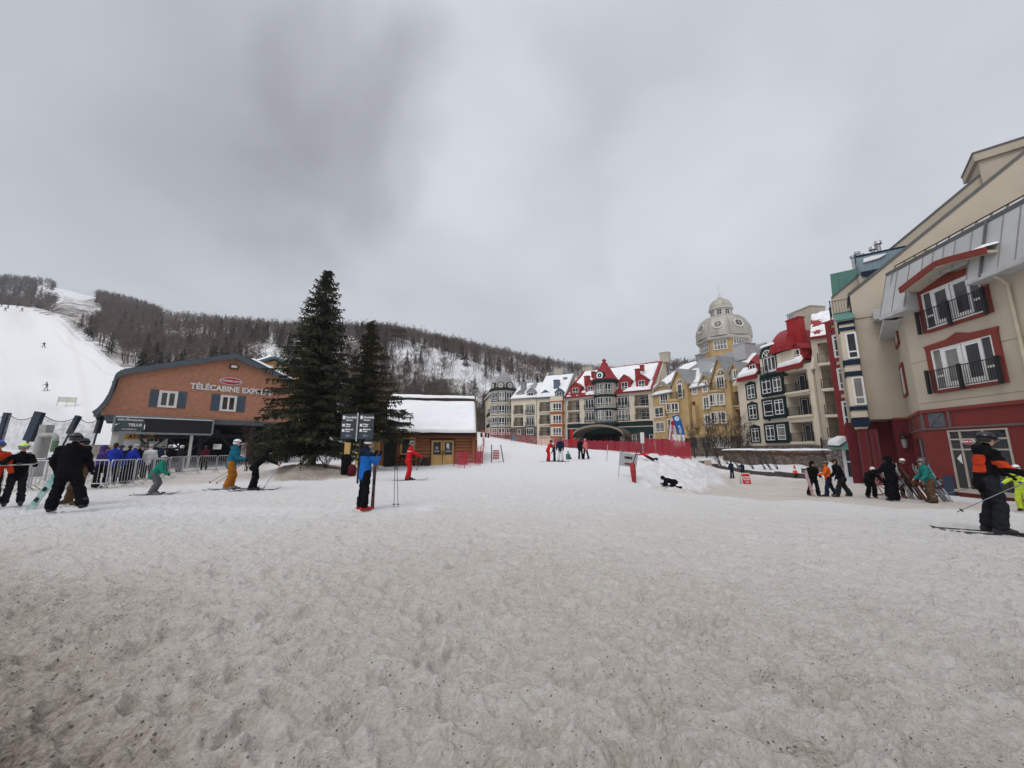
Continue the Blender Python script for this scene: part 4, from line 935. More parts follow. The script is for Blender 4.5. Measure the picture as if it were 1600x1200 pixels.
# ---- cream hotel with dark green windows and red mansard
def cream_hotel():
    F = Facade.px(1157, 53.0, 1278, 41.8)
    t = thing('hotel_building', F.P(0, 0, 0), 'cream hotel with dark green window surrounds, red mansard and tall red chimney', 'building')
    L = F.len; A = lambda u, v=640, o=0: F.hit(u, v, o)[0]; z0 = -.6; zs = F.hit(1215, 696)[1]; ze = F.hit(1172, 589)[1]
    holes = [(*F.rect(u0, u1, v0, v1), 1.5) for u0, u1, v0, v1 in ((1228, 1263, 580, 611.5), (1232, 1268, 618, 649), (1237, 1272, 659, 690))]
    w = MB(); F.wall(w, 0, L, zs, ze, 9, CREAM, holes); w.build('wall', t)
    w = MB(); F.wall(w, 0, L, z0-1, zs-.02, 9, STONE); w.build('stone_base', t)
    for r in holes:
        a0, a1, y0, y1 = r[:4]; wd = a1-a0; G2 = Facade(F.P(0, 0, -1.5), F.P(1, 0, -1.5))
        window(G2, t, (a0+wd*.12, a0+wd*.40, y0+.03, y1-.25), GREEN, cols=1, rows=(), tw=.12, name='balcony_door')
        window(G2, t, (a0+wd*.68, a0+wd*.98, y0+.35, y1-.3), GREEN, cols=1, rows=(.3, .8), tw=.12)
        mb = MB(); F.box(mb, a0-.1, a1+.1, y0-.25, y0, -1.48, .25, CREAM); mb.build('balcony_slab', t)
        railing(F, t, a0, a1, y0, 1.0, .15, step=.13, posts=3, returns=False)
    for u0, u1, v0, v1 in ((1168, 1180, 601.5, 622.5), (1171, 1183, 633, 654.5), (1175, 1186.5, 669, 690)):
        window(F, t, F.rect(u0, u1, v0, v1), GREEN, cols=2, rows=(.27, .78), tw=.22, peak=.28, fw=.09)
    for u0, u1, v0, v1 in ((1191, 1205, 591.5, 615), (1208, 1221, 588.5, 612), (1194, 1208, 626, 650), (1211, 1225, 624, 647.5), (1197.5, 1211, 664.5, 688), (1215, 1228, 663, 687)):
        window(F, t, F.rect(u0, u1, v0, v1, .3), GREEN, cols=2 if u1 % 2 else 1, rows=(.27, .8), tw=.24, fw=.09, o=.3)
    for (u0, u1, v0, v1) in ((1188, 1222.5, 586.5, 618), (1190.5, 1226.5, 621, 654), (1194.5, 1231, 660, 692)):
        b = MB(); r = F.rect(u0, u1, v0, v1, .3); F.box(b, *r, .0, .29, GREEN); b.build('window_bay', t)
    for u0, u1, v0, v1 in ((1245, 1262, 650, 657), ):
        pass
    b = MB()
    for (u0, v0) in ((1199, 619), (1203, 656)):
        a, z = F.hit(u0, v0); b.prism([F.P(a+.13*math.cos(k*.785), z+.13*math.sin(k*.785), 0) for k in range(8)][::-1], F.n*.12, BLACK)
    b.build('vent_cap', t)
    # arched dormer storey
    o = .45; a0, a1 = A(1186.5, 560, o), A(1221, 560, o); zt0 = F.hit(1203, 585, o)[1]; zsp = F.hit(1200, 556, o)[1]; b = MB()
    zshoulder = F.hit(1205, 556, o)[1]
    F.box(b, a0, a1, zt0, zshoulder, -4, o-.02, CREAM); dm = b.build('dormer', t)
    b = MB(); F.box(b, a0-.12, a1+.12, zt0-.18, zt0+.12, -.1, o+.14, GREEN); F.box(b, a0-.05, a1+.05, zt0-.5, zt0-.3, -.1, o+.06, GREEN); b.build('dormer_sill', dm)
    ac0, ac1 = A(1187.5, 560, o), A(1213, 560, o); am = (ac0+ac1)/2; hw = (ac1-ac0)/2; b = MB()
    b.prism([F.P(am+hw*math.cos(math.pi*k/14), zshoulder+hw*1.12*math.sin(math.pi*k/14), o-2.5) for k in range(15)][::-1], F.n*2.6, GREEN)
    b.prism([F.P(am+(hw-.45)*math.cos(math.pi*k/14), zshoulder+(hw-.45)*1.12*math.sin(math.pi*k/14), o+.1) for k in range(15)][::-1], F.n*.03, WHITE)
    b.prism([F.P(am+(hw-.6)*math.cos(math.pi*k/14), zshoulder+.05+(hw-.6)*1.12*math.sin(math.pi*k/14), o+.13) for k in range(15)][::-1], F.n*.02, GLASS)
    for k in (4, 7, 10): b.tube([F.P(am, zshoulder+.05, o+.16), F.P(am+(hw-.6)*math.cos(math.pi*k/14), zshoulder+(hw-.6)*1.12*math.sin(math.pi*k/14), o+.16)], .045, WHITE, 4)
    b.build('arched_window', dm)
    window(F, t, (ac0+.5, ac1-.1, zt0+.25, zshoulder-.08), GREEN, cols=3, rows=(.12,), tw=.1, fw=.11, o=o)
    railing(F, t, ac0, am, zt0+.05, 1.0, o+.25, step=.13, posts=2)
    # curved red roof above the dormer
    b = MB(); zr0 = F.hit(1225, 549, o)[1]; zr1 = F.hit(1224, 518, o-2)[1]; c0, c1 = A(1206, 550, o), A(1238, 548, o); n0 = A(1219, 519, o-2); n1 = A(1236, 516, o-2)
    prev = None
    for i in range(7):
        x = i/6; z = zr0+(zr1-zr0)*x**.9; oo = o+.3-2.3*x**1.7; cur = (F.P(c0+(n0-c0)*x**1.5, z, oo), F.P(c1+(n1-c1)*x, z, oo), F.P(c0+(n0-c0)*x**1.5, z, -4.2), F.P(c1+(n1-c1)*x, z, -4.2))
        if prev:
            slab_between(b, [prev[0], prev[1], cur[1], cur[0]], .1, REDR); b.poly([prev[0], cur[0], cur[2], prev[2]], REDR); b.poly([prev[1], prev[3], cur[3], cur[1]], REDR)
            for k in range(1, 6): b.tube([prev[0].lerp(prev[1], k/6)-F.n*-.12, cur[0].lerp(cur[1], k/6)-F.n*-.12], .03, RED, 4)
        prev = cur
    b.poly([prev[0], prev[1], prev[3], prev[2]], REDR)
    b.build('mansard_roof', t)
    F.box(b2 := MB(), c0, c1, F.hit(1225, 582, o)[1], zr0, -3, o-.1, CREAM); b2.build('wall', t)
    snow_on('roof_snow', t, [F.P(ac0+.2, zshoulder+hw*1.05, o+.1), F.P(c0+.4, zshoulder+hw*1.05, o+.15), F.P(c0+.2, zshoulder+hw*1.35, o-1.4), F.P(ac0+.4, zshoulder+hw*1.35, o-1.4)], .3, 5, .85, 20, 12)
    # side eaves with red roof and snow, small dormers
    for u0, u1, ve in ((1156.5, 1186, 589.5), (1219, 1258, 573)):
        a0_, a1_ = A(u0, ve), A(u1, ve-3); z = F.hit((u0+u1)/2, ve, .4)[1]
        b = MB(); q = [F.P(a0_, z, .55), F.P(a1_, z, .55), F.P(a1_, z+3.4, -2.6), F.P(a0_, z+3.4, -2.6)]; slab_between(b, q, .15, REDR); F.box(b, a0_, a1_, z-.3, z, .3, .6, REDM); rf = b.build('roof', t)
        snow_on('roof_snow', t, subq([p+Vector((0, .0, .15)) for p in q], .02, .98, .02, .42), .35, int(u0), .9, 24, 10)
    dormer(F, t, 1177.5, 561.5, 583.5, 15, RED, REDR, 3, .1, win=(.2, .8, .15, .6), snow=True)
    dormer(F, t, 1246.5, 534, 563, 17, RED, REDR, 3, .1, win=(.15, .8, .1, .55), snow=True)
    # upper red roof up to the ridge
    b = MB(); zA = F.hit(1165, 570, -2)[1]; zB = F.hit(1285, 505, -7)[1]
    q = [F.P(0, ze+1.2, -1.2), F.P(L, ze+1.2, -1.2), F.P(L, zB, -8.5), F.P(0, zB-.2, -8.5)]; slab_between(b, q, .2, REDR); b.build('roof', t)
    snow_on('roof_snow', t, subq([p+Vector((0, 0, .2)) for p in q], .45, 1, .05, .5), .3, 44, .42, 40, 24, 2)
    b = MB(); b.prism([F.P(.02, ze-.8, .5), F.P(.02, ze+.9, -.4), F.P(.02, zB+.2, -8.5), F.P(.02, ze-.8, -8.5)], F.e*-.35, CREAM); b.build('gable_parapet', t)
    b = MB(); b.prism([F.P(L, ze-.8, .2), F.P(L, ze+1.6, -.5), F.P(L, zB+.3, -8.5), F.P(L, ze-.8, -8.5)], F.e*.35, CREAM); b.prism([F.P(L-.05, ze+1.6, -.4), F.P(L-.05, ze+2.0, -.4), F.P(L-.05, zB+.7, -8.5), F.P(L-.05, zB+.3, -8.5)], F.e*.45, RED); b.build('gable_parapet', t)
    chimney(F, t, 1238, 503, 546, 20, -.9, wavemat('red_chimney_seams', (.34, .02, .022), (.16, .01, .012), 2.2, 'X', .5, .1, .4, .1), .8, RED, pots=0)
    chimney(F, t, 1251, 491, 520, 34, -6.5, TANS, 2.2)
    b = MB()
    for u in (1233, 1237, 1241):
        a, z = F.hit(u, 504, -1.4); b.lathe(F.P(a, z, -1.4), [(.13, -.3), (.13, .9), (.2, .95), (.2, 1.05)], STEEL, 10)
    b.build('flue_pipe', t)
cream_hotel()

# ---- stacked open balconies between the cream hotel and the red bay
def balcony_block():
    F = Facade.px(1272, 42.0, 1322, 40.2)
    t = thing('hotel_building', F.P(1, 0, 0), 'beige hotel block of stacked open balconies over a rough stone ground floor', 'building')
    A = lambda u, v=640, o=0: F.hit(u, v, o)[0]; a0, a1 = A(1281, 640), A(1318, 640); zs = F.hit(1295, 687)[1]; zt = F.hit(1285, 528)[1]
    w = MB(); rs = []
    fl = [F.hit(u, v)[1] for u, v in ((1303, 684), (1297, 648), (1290, 607.5), (1284, 568))]
    for i, z in enumerate(fl):
        top = (fl[i+1]-.3) if i+1 < len(fl) else z+2.3
        rs.append((a0+.55, a1, z, top, 1.9))
    F.wall(w, a0, a1+.3, zs, zt, 6, BEIGE, rs); w.build('wall', t)
    w = MB(); F.wall(w, a0-.2, a1+.3, -2, zs-.02, 6, STONE); w.build('stone_base', t)
    for r in rs:
        mb = MB(); F.box(mb, r[0]-.15, r[1], r[2]-.28, r[2], -1.88, .5, CREAM); mb.build('balcony_slab', t)
        railing(F, t, r[0]-.1, r[1], r[2], 1.02, .42, step=.14, posts=3, returns=False)
    q = [F.P(a0, zt, .3), F.P(a1+.3, zt, .3), F.P(a1+.3, zt+4, -5), F.P(a0, zt+4, -5)]; b = MB(); slab_between(b, q, .2, REDR); b.build('roof', t)
    snow_on('roof_snow', t, [p+Vector((0, 0, .2)) for p in q], .3, 55, .5, 24, 24, 1.3)
    b = MB(); a, z = A(1283.5, 690), F.hit(1283.5, 684)[1]; b.tube([F.P(a, z, .15), F.P(a, -1, .15)], .08, BLACK, 8); b.build('downpipe', t)
balcony_block()

# ---- tall bay with red strips
def red_bay():
    F = Facade.px(1309, 33.2, 1341, 31.6, 640)
    t = thing('hotel_building', F.P(0, -1, 0), 'narrow beige bay with red vertical strip and white windows above a stone shop', 'building')
    A = lambda u, v=640, o=0: F.hit(u, v, o)[0]; a0, a1 = A(1309, 640), A(1345, 640); zb = F.hit(1325, 682)[1]; zt = F.hit(1300, 500)[1]
    w = MB(); F.wall(w, a0, a1+.6, zb, zt, 5, CREAM); w.build('wall', t)
    b = MB(); F.box(b, a0-.02, a0+.42, zb-.3, zt, -.1, .1, REDM); b.build('red_strip', t)
    for v0, v1, u in ((523, 558, 1300), (575, 608.5, 1309), (627, 662, 1318)):
        r = F.rect(u, u+19, v0, v1); x0 = a0+.5; z0_, z1_ = r[2], r[3]
        window(F, t, (x0, x0+1.15, z0_, z1_), WHITE, cols=1, rows=(.3, .82), tw=.06, fw=.09, o=.02)
        for za, zb_ in ((z0_-.36, z0_-.1), (z1_+.12, z1_+.36)): b = MB(); F.box(b, a0+.43, a1+.5, za, zb_, .0, .12, REDM); b.build('red_band', t)
    for za, zb_ in ((zt-.5, zt), (zt-1.0, zt-.75)): b = MB(); F.box(b, a0+.43, a1+.5, za, zb_, .0, .16, REDM); b.build('red_band', t)
    w = MB(); F.wall(w, a0-1.0, a1+.6, -2, zb-.45, 5, STONE); w.build('stone_base', t)
    # red skirt and green awning with a lump of snow
    b = MB(); b.prism([F.P(a0-.1, zb-.35, .02), F.P(a0-.1, zb+.15, .02), F.P(a1+.4, zb-.0, .02), F.P(a1+.4, zb-.5, .02)][::-1], F.n*.3, REDM); b.build('red_skirt', t)
    b = MB(); x0 = a0-.55; q = [F.P(x0, zb-1.0, 1.0), F.P(a1+.2, zb-1.2, 1.0), F.P(a1+.2, zb-.45, .03), F.P(x0+.3, zb-.25, .03)]; slab_between(b, q, .06, GREENR); aw = b.build('awning', t)
    snow_on('snow_lump', aw, [q[0]+Vector((0, 0, .3)), q[0]*.6+q[1]*.4+Vector((0, 0, .3)), q[2]*.4+q[3]*.6+Vector((0, 0, .1)), q[3]+Vector((0, 0, .1))], .35, 2, .95, 10, 8)
    r = F.rect(1322, 1339, 700, 748); window(F, t, (r[0], r[1], r[2], r[3]), WHITE, cols=1, rows=(.55,), tw=.12, fw=.12, o=.02)
    # green metal roofs, balcony rail and flues above
    B2 = Facade(F.P(0, 0, -1.5), F.P(1, 0, -1.5))
    b = MB(); p = [B2.hit(u, v) for u, v in ((1302, 482), (1297, 428.5), (1338, 419.5), (1343, 462))]; pts = [B2.P(*q) for q in p]
    b.prism([B2.P(*q) for q in p][::-1], B2.n*-3.5, GREENR)
    pd = [B2.hit(u, v, .5) for u, v in ((1314, 452), (1314, 441), (1337, 426), (1337, 440))]; b.prism([B2.P(*q, .5) for q in pd][::-1], B2.n*-2, GREENR)
    b.build('upper_roof', t)
    b = MB(); zz0 = p[0][1]-3.5
    F.box(b, a0+.45, a1+.6, zt+.02, p[0][1]-.02, -4.9, -1.6, BEIGE); b.build('attic_wall', t)
    railing(F, t, a0+.45, a1+.6, zt+.1, 1.05, -.1, step=.14, posts=2)
    ch = MB(); c0 = B2.hit(1329, 409); c1 = B2.hit(1339, 425)
    B2.box(ch, c0[0], c1[0], c1[1]-.6, c0[1], -1.8, -.5, mat('green_box', (.05, .13, .11), .6)); ch.build('chimney', t)
    b = MB()
    for u, v in ((1332, 400), (1339, 394), (1345.5, 397)):
        a, z = B2.hit(u, v, -1.0); b.lathe(B2.P(a, z, -1.0), [(.13, -1.6), (.13, -.25), (.22, -.2), (.22, 0)], STEEL, 10)
    b.build('flue_pipe', t)
red_bay()
# ------------------------------------------------------------------ corner shop building on the right
def oval_sign(parent, ctr, right, up, w, text, name='oval_sign', th=.03):
    right, up = Vector(right).normalized(), Vector(up).normalized(); n = right.cross(up); b = MB()
    for k, o0, o1, m_ in ((1.0, 0, th, WHITE), (.93, th, th+.012, mat('logo_red', (.42, .02, .05), .5, .05))):
        b.prism([ctr+n*o0+right*w/2*k*math.cos(j*.2618)+up*w*.2*(k**2.2)*math.sin(j*.2618) for j in range(24)], n*(o1-o0), m_)
    s = b.build(name, parent)
    lettering('lettering', text, w*.165, ctr+n*(th+.022), right, up, WHITE, s, .004, .004)
    return s
def corner_shop():
    F1 = Facade.px(1362, 25.4, 1420, 24.3, 655); F3 = Facade.px(1437, 20.0, 1600, 15.5, 640); F2 = Facade(F1.P(F1.hit(1420, 655)[0], 0), F3.P(0, 0))
    t = thing('shop_building', F3.P(0, -.65, 0), 'beige corner building with red ground floor shop, metal mansard roof and two railed windows', 'building')
    zt = F3.hit(1510, 636)[1]; zg = -1.2
    LS = F3.len+9                         # runs on past the frame
    c1 = F1.hit(1420, 655)[0]; l1 = F1.hit(1346, 580)[0]
    # tall gable wall
    zE = F1.hit(1333, 461)[1]; sR, zR = F1.hit(1600, 240); slope = (zR-zE)/(sR-l1); sP = sR+3; zP = zE+slope*(sP-l1)
    w = MB(); g = [F1.P(l1, zt+.02), F1.P(sP+8, zt+.02), F1.P(sP+8, zP), F1.P(sP, zP), F1.P(l1, zE)]; w.prism(g[::-1], F1.n*-3.0, BEIGE); w.build('gable_wall', t)
    TRIM = mat('dark_coping', (.10, .105, .105), .6)
    b = MB(); b.prism([F1.P(l1-.1, zE-.05, .06), F1.P(sP, zP-.05, .06), F1.P(sP, zP+.16, .06), F1.P(l1-.1, zE+.16, .06)][::-1], F1.n*-3.2, TRIM); b.build('coping', t)
    b = MB(); zl = F1.hit(1365, 491)[1]; F1.box(b, l1-.05, c1+1.0, zl-.12, zl+.08, 0, .07, BEIGE); b.build('ledge', t)
    B = MB(); o = -4.5
    p = [F1.hit(u, v, o) for u, v in ((1397, 386), (1536, 271), (1600, 218))]; s3 = p[2][0]+4; sl2 = (p[1][1]-p[0][1])/(p[1][0]-p[0][0])
    a0 = p[0][0]-4; z0_ = p[0][1]-4*sl2
    B.prism([F1.P(a0, zt, o), F1.P(s3, zt, o), F1.P(s3, p[1][1]+sl2*(s3-p[1][0]), o), F1.P(a0, z0_, o)][::-1], F1.n*-3, BEIGE); B.build('gable_wall', t)
    b = MB(); b.prism([F1.P(a0, z0_, o+.06), F1.P(s3, p[1][1]+sl2*(s3-p[1][0]), o+.06), F1.P(s3, p[1][1]+sl2*(s3-p[1][0])+.16, o+.06), F1.P(a0, z0_+.16, o+.06)][::-1], F1.n*-3.2, TRIM); b.build('coping', t)
    b = MB(); q0 = F1.hit(1525, 262, o+.3); q1 = F1.hit(1522, 247, o+.3); s4 = q1[0]+6
    F1.box(b, q0[0]+.15, s4, q0[1]-3, q1[1], o-2.4, o+.3, BEIGE); F1.box(b, q0[0]-.05, s4, q1[1]-.35, q1[1]+.2, o-2.6, o+.5, BEIGE); F1.box(b, q0[0]-.1, s4, q1[1]+.2, q1[1]+.32, o-2.65, o+.55, TRIM); b.build('chimney', t)
    # slate-blue side roof
    SB = wavemat('slate_blue_metal_roof', (.20, .265, .30), (.08, .11, .13), .9, 'X', .5, .05, .3, .1); o = -3.05
    p = [F1.hit(u, v, o) for u, v in ((1337, 402), (1434, 381), (1378, 436), (1346, 427))]; b = MB(); b.prism([F1.P(*q, o) for q in p], F1.n*-1.3, SB); rf = b.build('side_roof', t)
    b = MB(); b.prism([F1.P(*F1.hit(u, v, o+.02), o+.02) for u, v in ((1336, 400), (1434, 379.5), (1434, 382), (1337, 403))], F1.n*-1.5, NAVY); b.prism([F1.P(*F1.hit(u, v, o+.02), o+.02) for u, v in ((1345, 425), (1374, 419), (1378, 425), (1376, 433), (1347, 431))], F1.n*-1.2, NAVY); b.build('roof_edge', rf)
    sp = [F1.P(*F1.hit(u, v, o+.02), o+.02) for u, v in ((1349, 411), (1373, 404), (1384, 398), (1383, 397), (1362, 401), (1349, 405))]
    b = MB(); b.prism(sp, F1.n*.12, SNOW); b.build('roof_snow', rf)
    b = MB(); pw = [F1.hit(u, v, o-.2) for u, v in ((1339, 432), (1372, 432), (1350, 470), (1341, 470))]; F1.box(b, pw[0][0]+.1, pw[1][0]+1, pw[2][1]-1, pw[0][1], o-1.2, o-.15, BEIGE); b.build('attic_wall', t)
    b = MB()
    for u, v, h in ((1363, 386, .6), (1371, 377, 1.1)):
        a, z = F1.hit(u, v, o-.8); b.lathe(F1.P(a, z, o-.8), [(.13, -h-.7), (.13, -.3), (.24, -.25), (.2, 0)], STEEL, 10)
    b.build('flue_pipe', t)
    # facade walls above the shop
    zl_ = F3.hit(1560, 428, .2)[1]; zu = F3.hit(1557, 351, -.5)[1]
    w = MB(); F3.wall(w, 0, LS, zt+.02, zu, 6, BEIGE); w.build('wall', t)
    w = MB(); F2.wall(w, 0, F2.len, zt+.02, zu-.3, 3.5, BEIGE); w.build('wall', t)
    b = MB()
    for v in (528, 612): 
        z = F3.hit(1590, v)[1]; F3.box(b, 0, LS, z-.015, z+.015, .0, .012, mat('stucco_joint', (.30, .26, .20), .9))
    b.build('stucco_joint', t)
    # mansard skirt
    MAN = wavemat('mansard_metal', (.33, .335, .34), (.16, .165, .17), .0, 'X', .42, .03, .1, .1)
    MAN = mat('mansard_sheet_metal', (.44, .44, .435), .42, .12, .8, metal=.1); b = MB(); zb_, zf = zl_, zl_+.05
    def skirt(Fx, s0, s1, oo=.72):
        q = [Fx.P(s0, zb_, oo), Fx.P(s1, zb_, oo), Fx.P(s1, zu, .04), Fx.P(s0, zu, .04)]; slab_between(b, q, .06, MAN)
        n = int((s1-s0)/.62)
        for i in range(n+1):
            x = s0+(s1-s0)*i/max(1, n); b.tube([Fx.P(x, zb_+.02, oo+.05), Fx.P(x, zu, .1)], .03, mat('mansard_seam', (.22, .22, .22), .5), 4)
        Fx.box(b, s0-.02, s1+.02, zb_-.18, zb_+.04, .0, oo+.1, mat('grey_gutter', (.45, .45, .45), .5))
        Fx.box(b, s0, s1, zu-.03, zu+.14, -.5, .14, TRIM)
    a_w0, a_w1, zw0, zw1 = F3.rect(1443, 1540, 438, 503)
    skirt(F3, -.45, a_w0-.22); skirt(F3, a_w1+.2, LS)
    sl = lambda z: .72-(z-zb_)/(zu-zb_)*.68
    zc_ = zw1+.3; q = [F3.P(a_w0-.22, zc_, sl(zc_)), F3.P(a_w1+.2, zc_, sl(zc_)), F3.P(a_w1+.2, zu, .04), F3.P(a_w0-.22, zu, .04)]; slab_between(b, q, .06, MAN)
    for x in (a_w0-.22, a_w1+.16): b.prism([F3.P(x, zb_-.18, .0), F3.P(x, zb_-.18, .76), F3.P(x, zc_, sl(zc_)+.03), F3.P(x, zc_, 0)], F3.e*.04, MAN)
    for i in range(1, 5):
        x = a_w0+(a_w1-a_w0)*i/5; b.tube([F3.P(x, zc_, sl(zc_)+.05), F3.P(x, zu, .1)], .03, mat('mansard_seam', (.22, .22, .22), .5), 4)
    F3.box(b, a_w0-.22, a_w1+.2, zu-.03, zu+.14, -.5, .14, TRIM)
    skirt(F2, .3, F2.len+.1, .65); b.build('mansard', t)
    xs = F3.hit(1557, 390)[0]; b = MB(); b.tube([F3.P(xs, zb_-.05, .84), F3.P(xs, zb_+.1, .80), F3.P(xs, zu+.1, .14)], .05, TRIM, 6); b.build('roof_seam', t)
    b = MB(); zz = zu+.45
    n = 14
    for i in range(n+1):
        x = -.2+i*.62; b.tube([F3.P(x, zu+.1, -.3), F3.P(x, zz, -.2), F3.P(x+.0, zu+.12, -.05)], .025, BLACK, 4)
    b.tube([F3.P(-.2, zz, -.2), F3.P(-.2+n*.62, zz, -.2)], .03, BLACK, 5); b.tube([F3.P(-.2, zz-.16, -.16), F3.P(-.2+n*.62, zz-.16, -.16)], .02, BLACK, 5); b.build('snow_guard', t)
    snow_on('roof_snow', t, [F3.P(1.8, zu+.12, -.15), F3.P(9, zu+.12, -.15), F3.P(9, zu+.35, -1.1), F3.P(1.8, zu+.35, -1.1)], .25, 9, .8, 50, 10, 1.5)
    # red hood over the upper window
    hm = (a_w0+a_w1)/2; RT = mat('brick_red_trim', (.20, .036, .025), .6, .1, 2); b = MB()
    (x0, zl0), (x1, zr0), (hm, zpk) = F3.hit(1404, 447, 1.0), F3.hit(1541, 394, 1.0), F3.hit(1459, 409, 1.0); hm = (x0+x1)/2; zpk -= .26; ze_ = (zl0+zr0)/2-.2
    prof = [(x0, ze_), (hm-.5, zpk-.07), (hm, zpk), (hm+.5, zpk-.07), (x1, ze_)]
    for (xa, za), (xb, zb2) in zip(prof[:-1], prof[1:]):
        b.hexa([F3.P(xa, za, .95), F3.P(xb, zb2, .95), F3.P(xb, zb2, .0), F3.P(xa, za, .0), F3.P(xa, za+.12, .95), F3.P(xb, zb2+.12, .95), F3.P(xb, zb2+.12, 0), F3.P(xa, za+.12, 0)], BEIGE)
        b.hexa([F3.P(xa, za-.03, 1.02), F3.P(xb, zb2-.03, 1.02), F3.P(xb, zb2-.03, .952), F3.P(xa, za-.03, .952), F3.P(xa, za+.26, 1.04), F3.P(xb, zb2+.26, 1.04), F3.P(xb, zb2+.26, .952), F3.P(xa, za+.26, .952)], RT)
    hd = b.build('window_hood', t)
    snow_on('snow_cap', hd, [F3.P(hm-.6, zpk-.06, 1.0), F3.P(x1+.0, ze_+.26, 1.0), F3.P(x1+.0, ze_+.5, .05), F3.P(hm-.6, zpk+.2, .05)], .14, 4, .95, 24, 10, 2)
    # windows with railings
    for r, hood in ((F3.rect(1443, 1540, 438, 503), True), (F3.rect(1460, 1561, 533, 603), False)):
        a0, a1, z0, z1 = r; b = MB(); tw = .26
        top = [F3.P(a0-tw, z1-.02, .01), F3.P(a0-tw-.05, z1+tw, .01), F3.P((a0+a1)/2-.55, z1+tw+.06, .01), F3.P((a0+a1)/2, z1+tw+.26, .01), F3.P((a0+a1)/2+.55, z1+tw+.06, .01), F3.P(a1+tw+.05, z1+tw, .01), F3.P(a1+tw, z1-.02, .01)]
        b.prism(top[::-1], F3.n*.08, RT); F3.box(b, a0-tw, a0, z0-.12, z1-.02, .01, .085, RT); F3.box(b, a1, a1+tw, z0-.12, z1-.02, .01, .085, RT); F3.box(b, a0, a1, z0-.16, z0, .01, .095, RT)
        sr = b.build('window_surround', t)
        b = MB(); W = a1-a0; fw = .07
        F3.box(b, a0, a1, z1-fw, z1, .0, .07, WHITE); F3.box(b, a0, a1, z0, z0+fw, .0, .07, WHITE)
        for x in (0, .17, .5, .83, 1): F3.box(b, a0+(W-fw)*x, a0+(W-fw)*x+fw, z0+fw, z1-fw, .0, .07, WHITE)
        for x0, x1 in ((.19, .49), (.53, .83)):   # door leaves
            xa, xb = a0+W*x0, a0+W*x1
            F3.box(b, xa, xa+.13, z0+fw, z1-fw, .0, .05, WHITE); F3.box(b, xb-.13, xb, z0+fw, z1-fw, .0, .05, WHITE)
            F3.box(b, xa+.13, xb-.13, z0+fw, z0+.32, .0, .045, WHITE); F3.box(b, xa+.13, xb-.13, z1-.2, z1-fw, .0, .045, WHITE)
        for x in (.0, .83): F3.box(b, a0+W*x+fw, a0+W*(x+.17), z0+.62, z0+.72, .0, .05, WHITE)
        wo = b.build('window', t); b = MB()
        for j, (x0, x1) in enumerate(((.0, .17), (.19, .49), (.53, .83), (.83, 1))):
            F3.box(b, a0+W*x0+.02, a0+W*x1-.02, z0+.05, z1-.05, -.01, .02, GLASS2 if (not hood and j < 2) else mat('window_glass_grey', (.07, .072, .075), .1, .35, .8, spec=.6))
        b.build('pane', wo)
        railing(F3, t, a0-.18, a1+.22, z0-.05, 1.02, .28, step=.105, posts=3, returns=True, th=.016, tk=.06)
    # slit windows on the narrow face
    for u0, u1, v0, v1 in ((1398, 1408, 492, 541), (1409, 1421, 566, 618)):
        r = F2.rect(u0, u1, v0, v1); x0 = max(.4, r[0]); x1 = max(x0+1.0, min(r[1], F2.len-.4))
        window(F2, t, (x0+.2, x0+1.6, r[2], r[3]), RT, cols=2, rows=(.3,), tw=.2, peak=.0, fw=.1, o=.01)
    b = MB(); r = F2.rect(1379, 1397, 497, 520); F2.box(b, .15, 1.1, r[2], r[3], .0, .9, MAN); b.build('vent_hood', t)
    # downspout
    b = MB(); a, z = F3.hit(1566, 432, .3); a2 = F3.hit(1580, 470, .1)[0]; PIPE = mat('cream_downpipe', (.50, .45, .33), .6)
    b.tube([F3.P(a, zb_-.15, .62), F3.P(a+.1, zb_-.3, .55), F3.P(a2, zb_-.55, .1), F3.P(a2, zt+.05, .1)], .06, PIPE, 8); b.build('downspout', t)
    # ---- ground floor
    DR = mat('maroon_plaster', (.135, .014, .018), .75, .1, 1.2); BR = mat('shop_red', (.175, .026, .021), .7, .1, 1.2); GT = mat('grey_band_trim', (.13, .10, .10), .7)
    w = MB(); F1.wall(w, l1+1.1, c1, zg-1, zt, 4, DR); w.build('ground_floor', t)
    w = MB(); F2.wall(w, 0, F2.len, zg, zt, 3, BR, [(1.0, F2.len-1.1, -.2, 2.1, .15, GLASS)]); w.build('ground_floor', t)
    b = MB(); F2.box(b, 1.0, F2.len-1.1, .95, 1.03, -.12, -.04, GREYR); F2.box(b, F2.len/2-.05, F2.len/2+.03, -.2, .95, -.12, -.04, GREYR); F2.box(b, F2.len/2-.05, F2.len/2+.03, 1.03, 2.1, -.12, -.04, GREYR); b.build('window', t)
    s0, s1, zz0, zz1 = F3.rect(1489, 1585, 670, 768.5)
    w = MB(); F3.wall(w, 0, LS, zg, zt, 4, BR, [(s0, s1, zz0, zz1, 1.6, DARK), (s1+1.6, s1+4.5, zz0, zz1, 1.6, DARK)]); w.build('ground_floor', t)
    b = MB()
    for Fx, x0, x1 in ((F1, l1+1.1, c1), (F2, 0, F2.len), (F3, 0, LS)):
        F = Fx; F.box(b, x0, x1, zt-.09, zt+.06, .0, .09, RT)
        if Fx is not F1: F.box(b, x0, x1, zt-.95, zt-.86, .0, .06, GT)
        else: F.box(b, x0, x1, zt-1.02, zt-.97, .0, .03, DR)
    for x in (.05, 1.42, 5.6, 7): F3.box(b, x, x+.1, zt-.86, zt-.09, .0, .05, GT)
    for x in (.05, 2.2, F2.len-.15): F2.box(b, x, x+.1, zt-.86, zt-.09, .0, .05, GT)
    b.build('frieze', t)
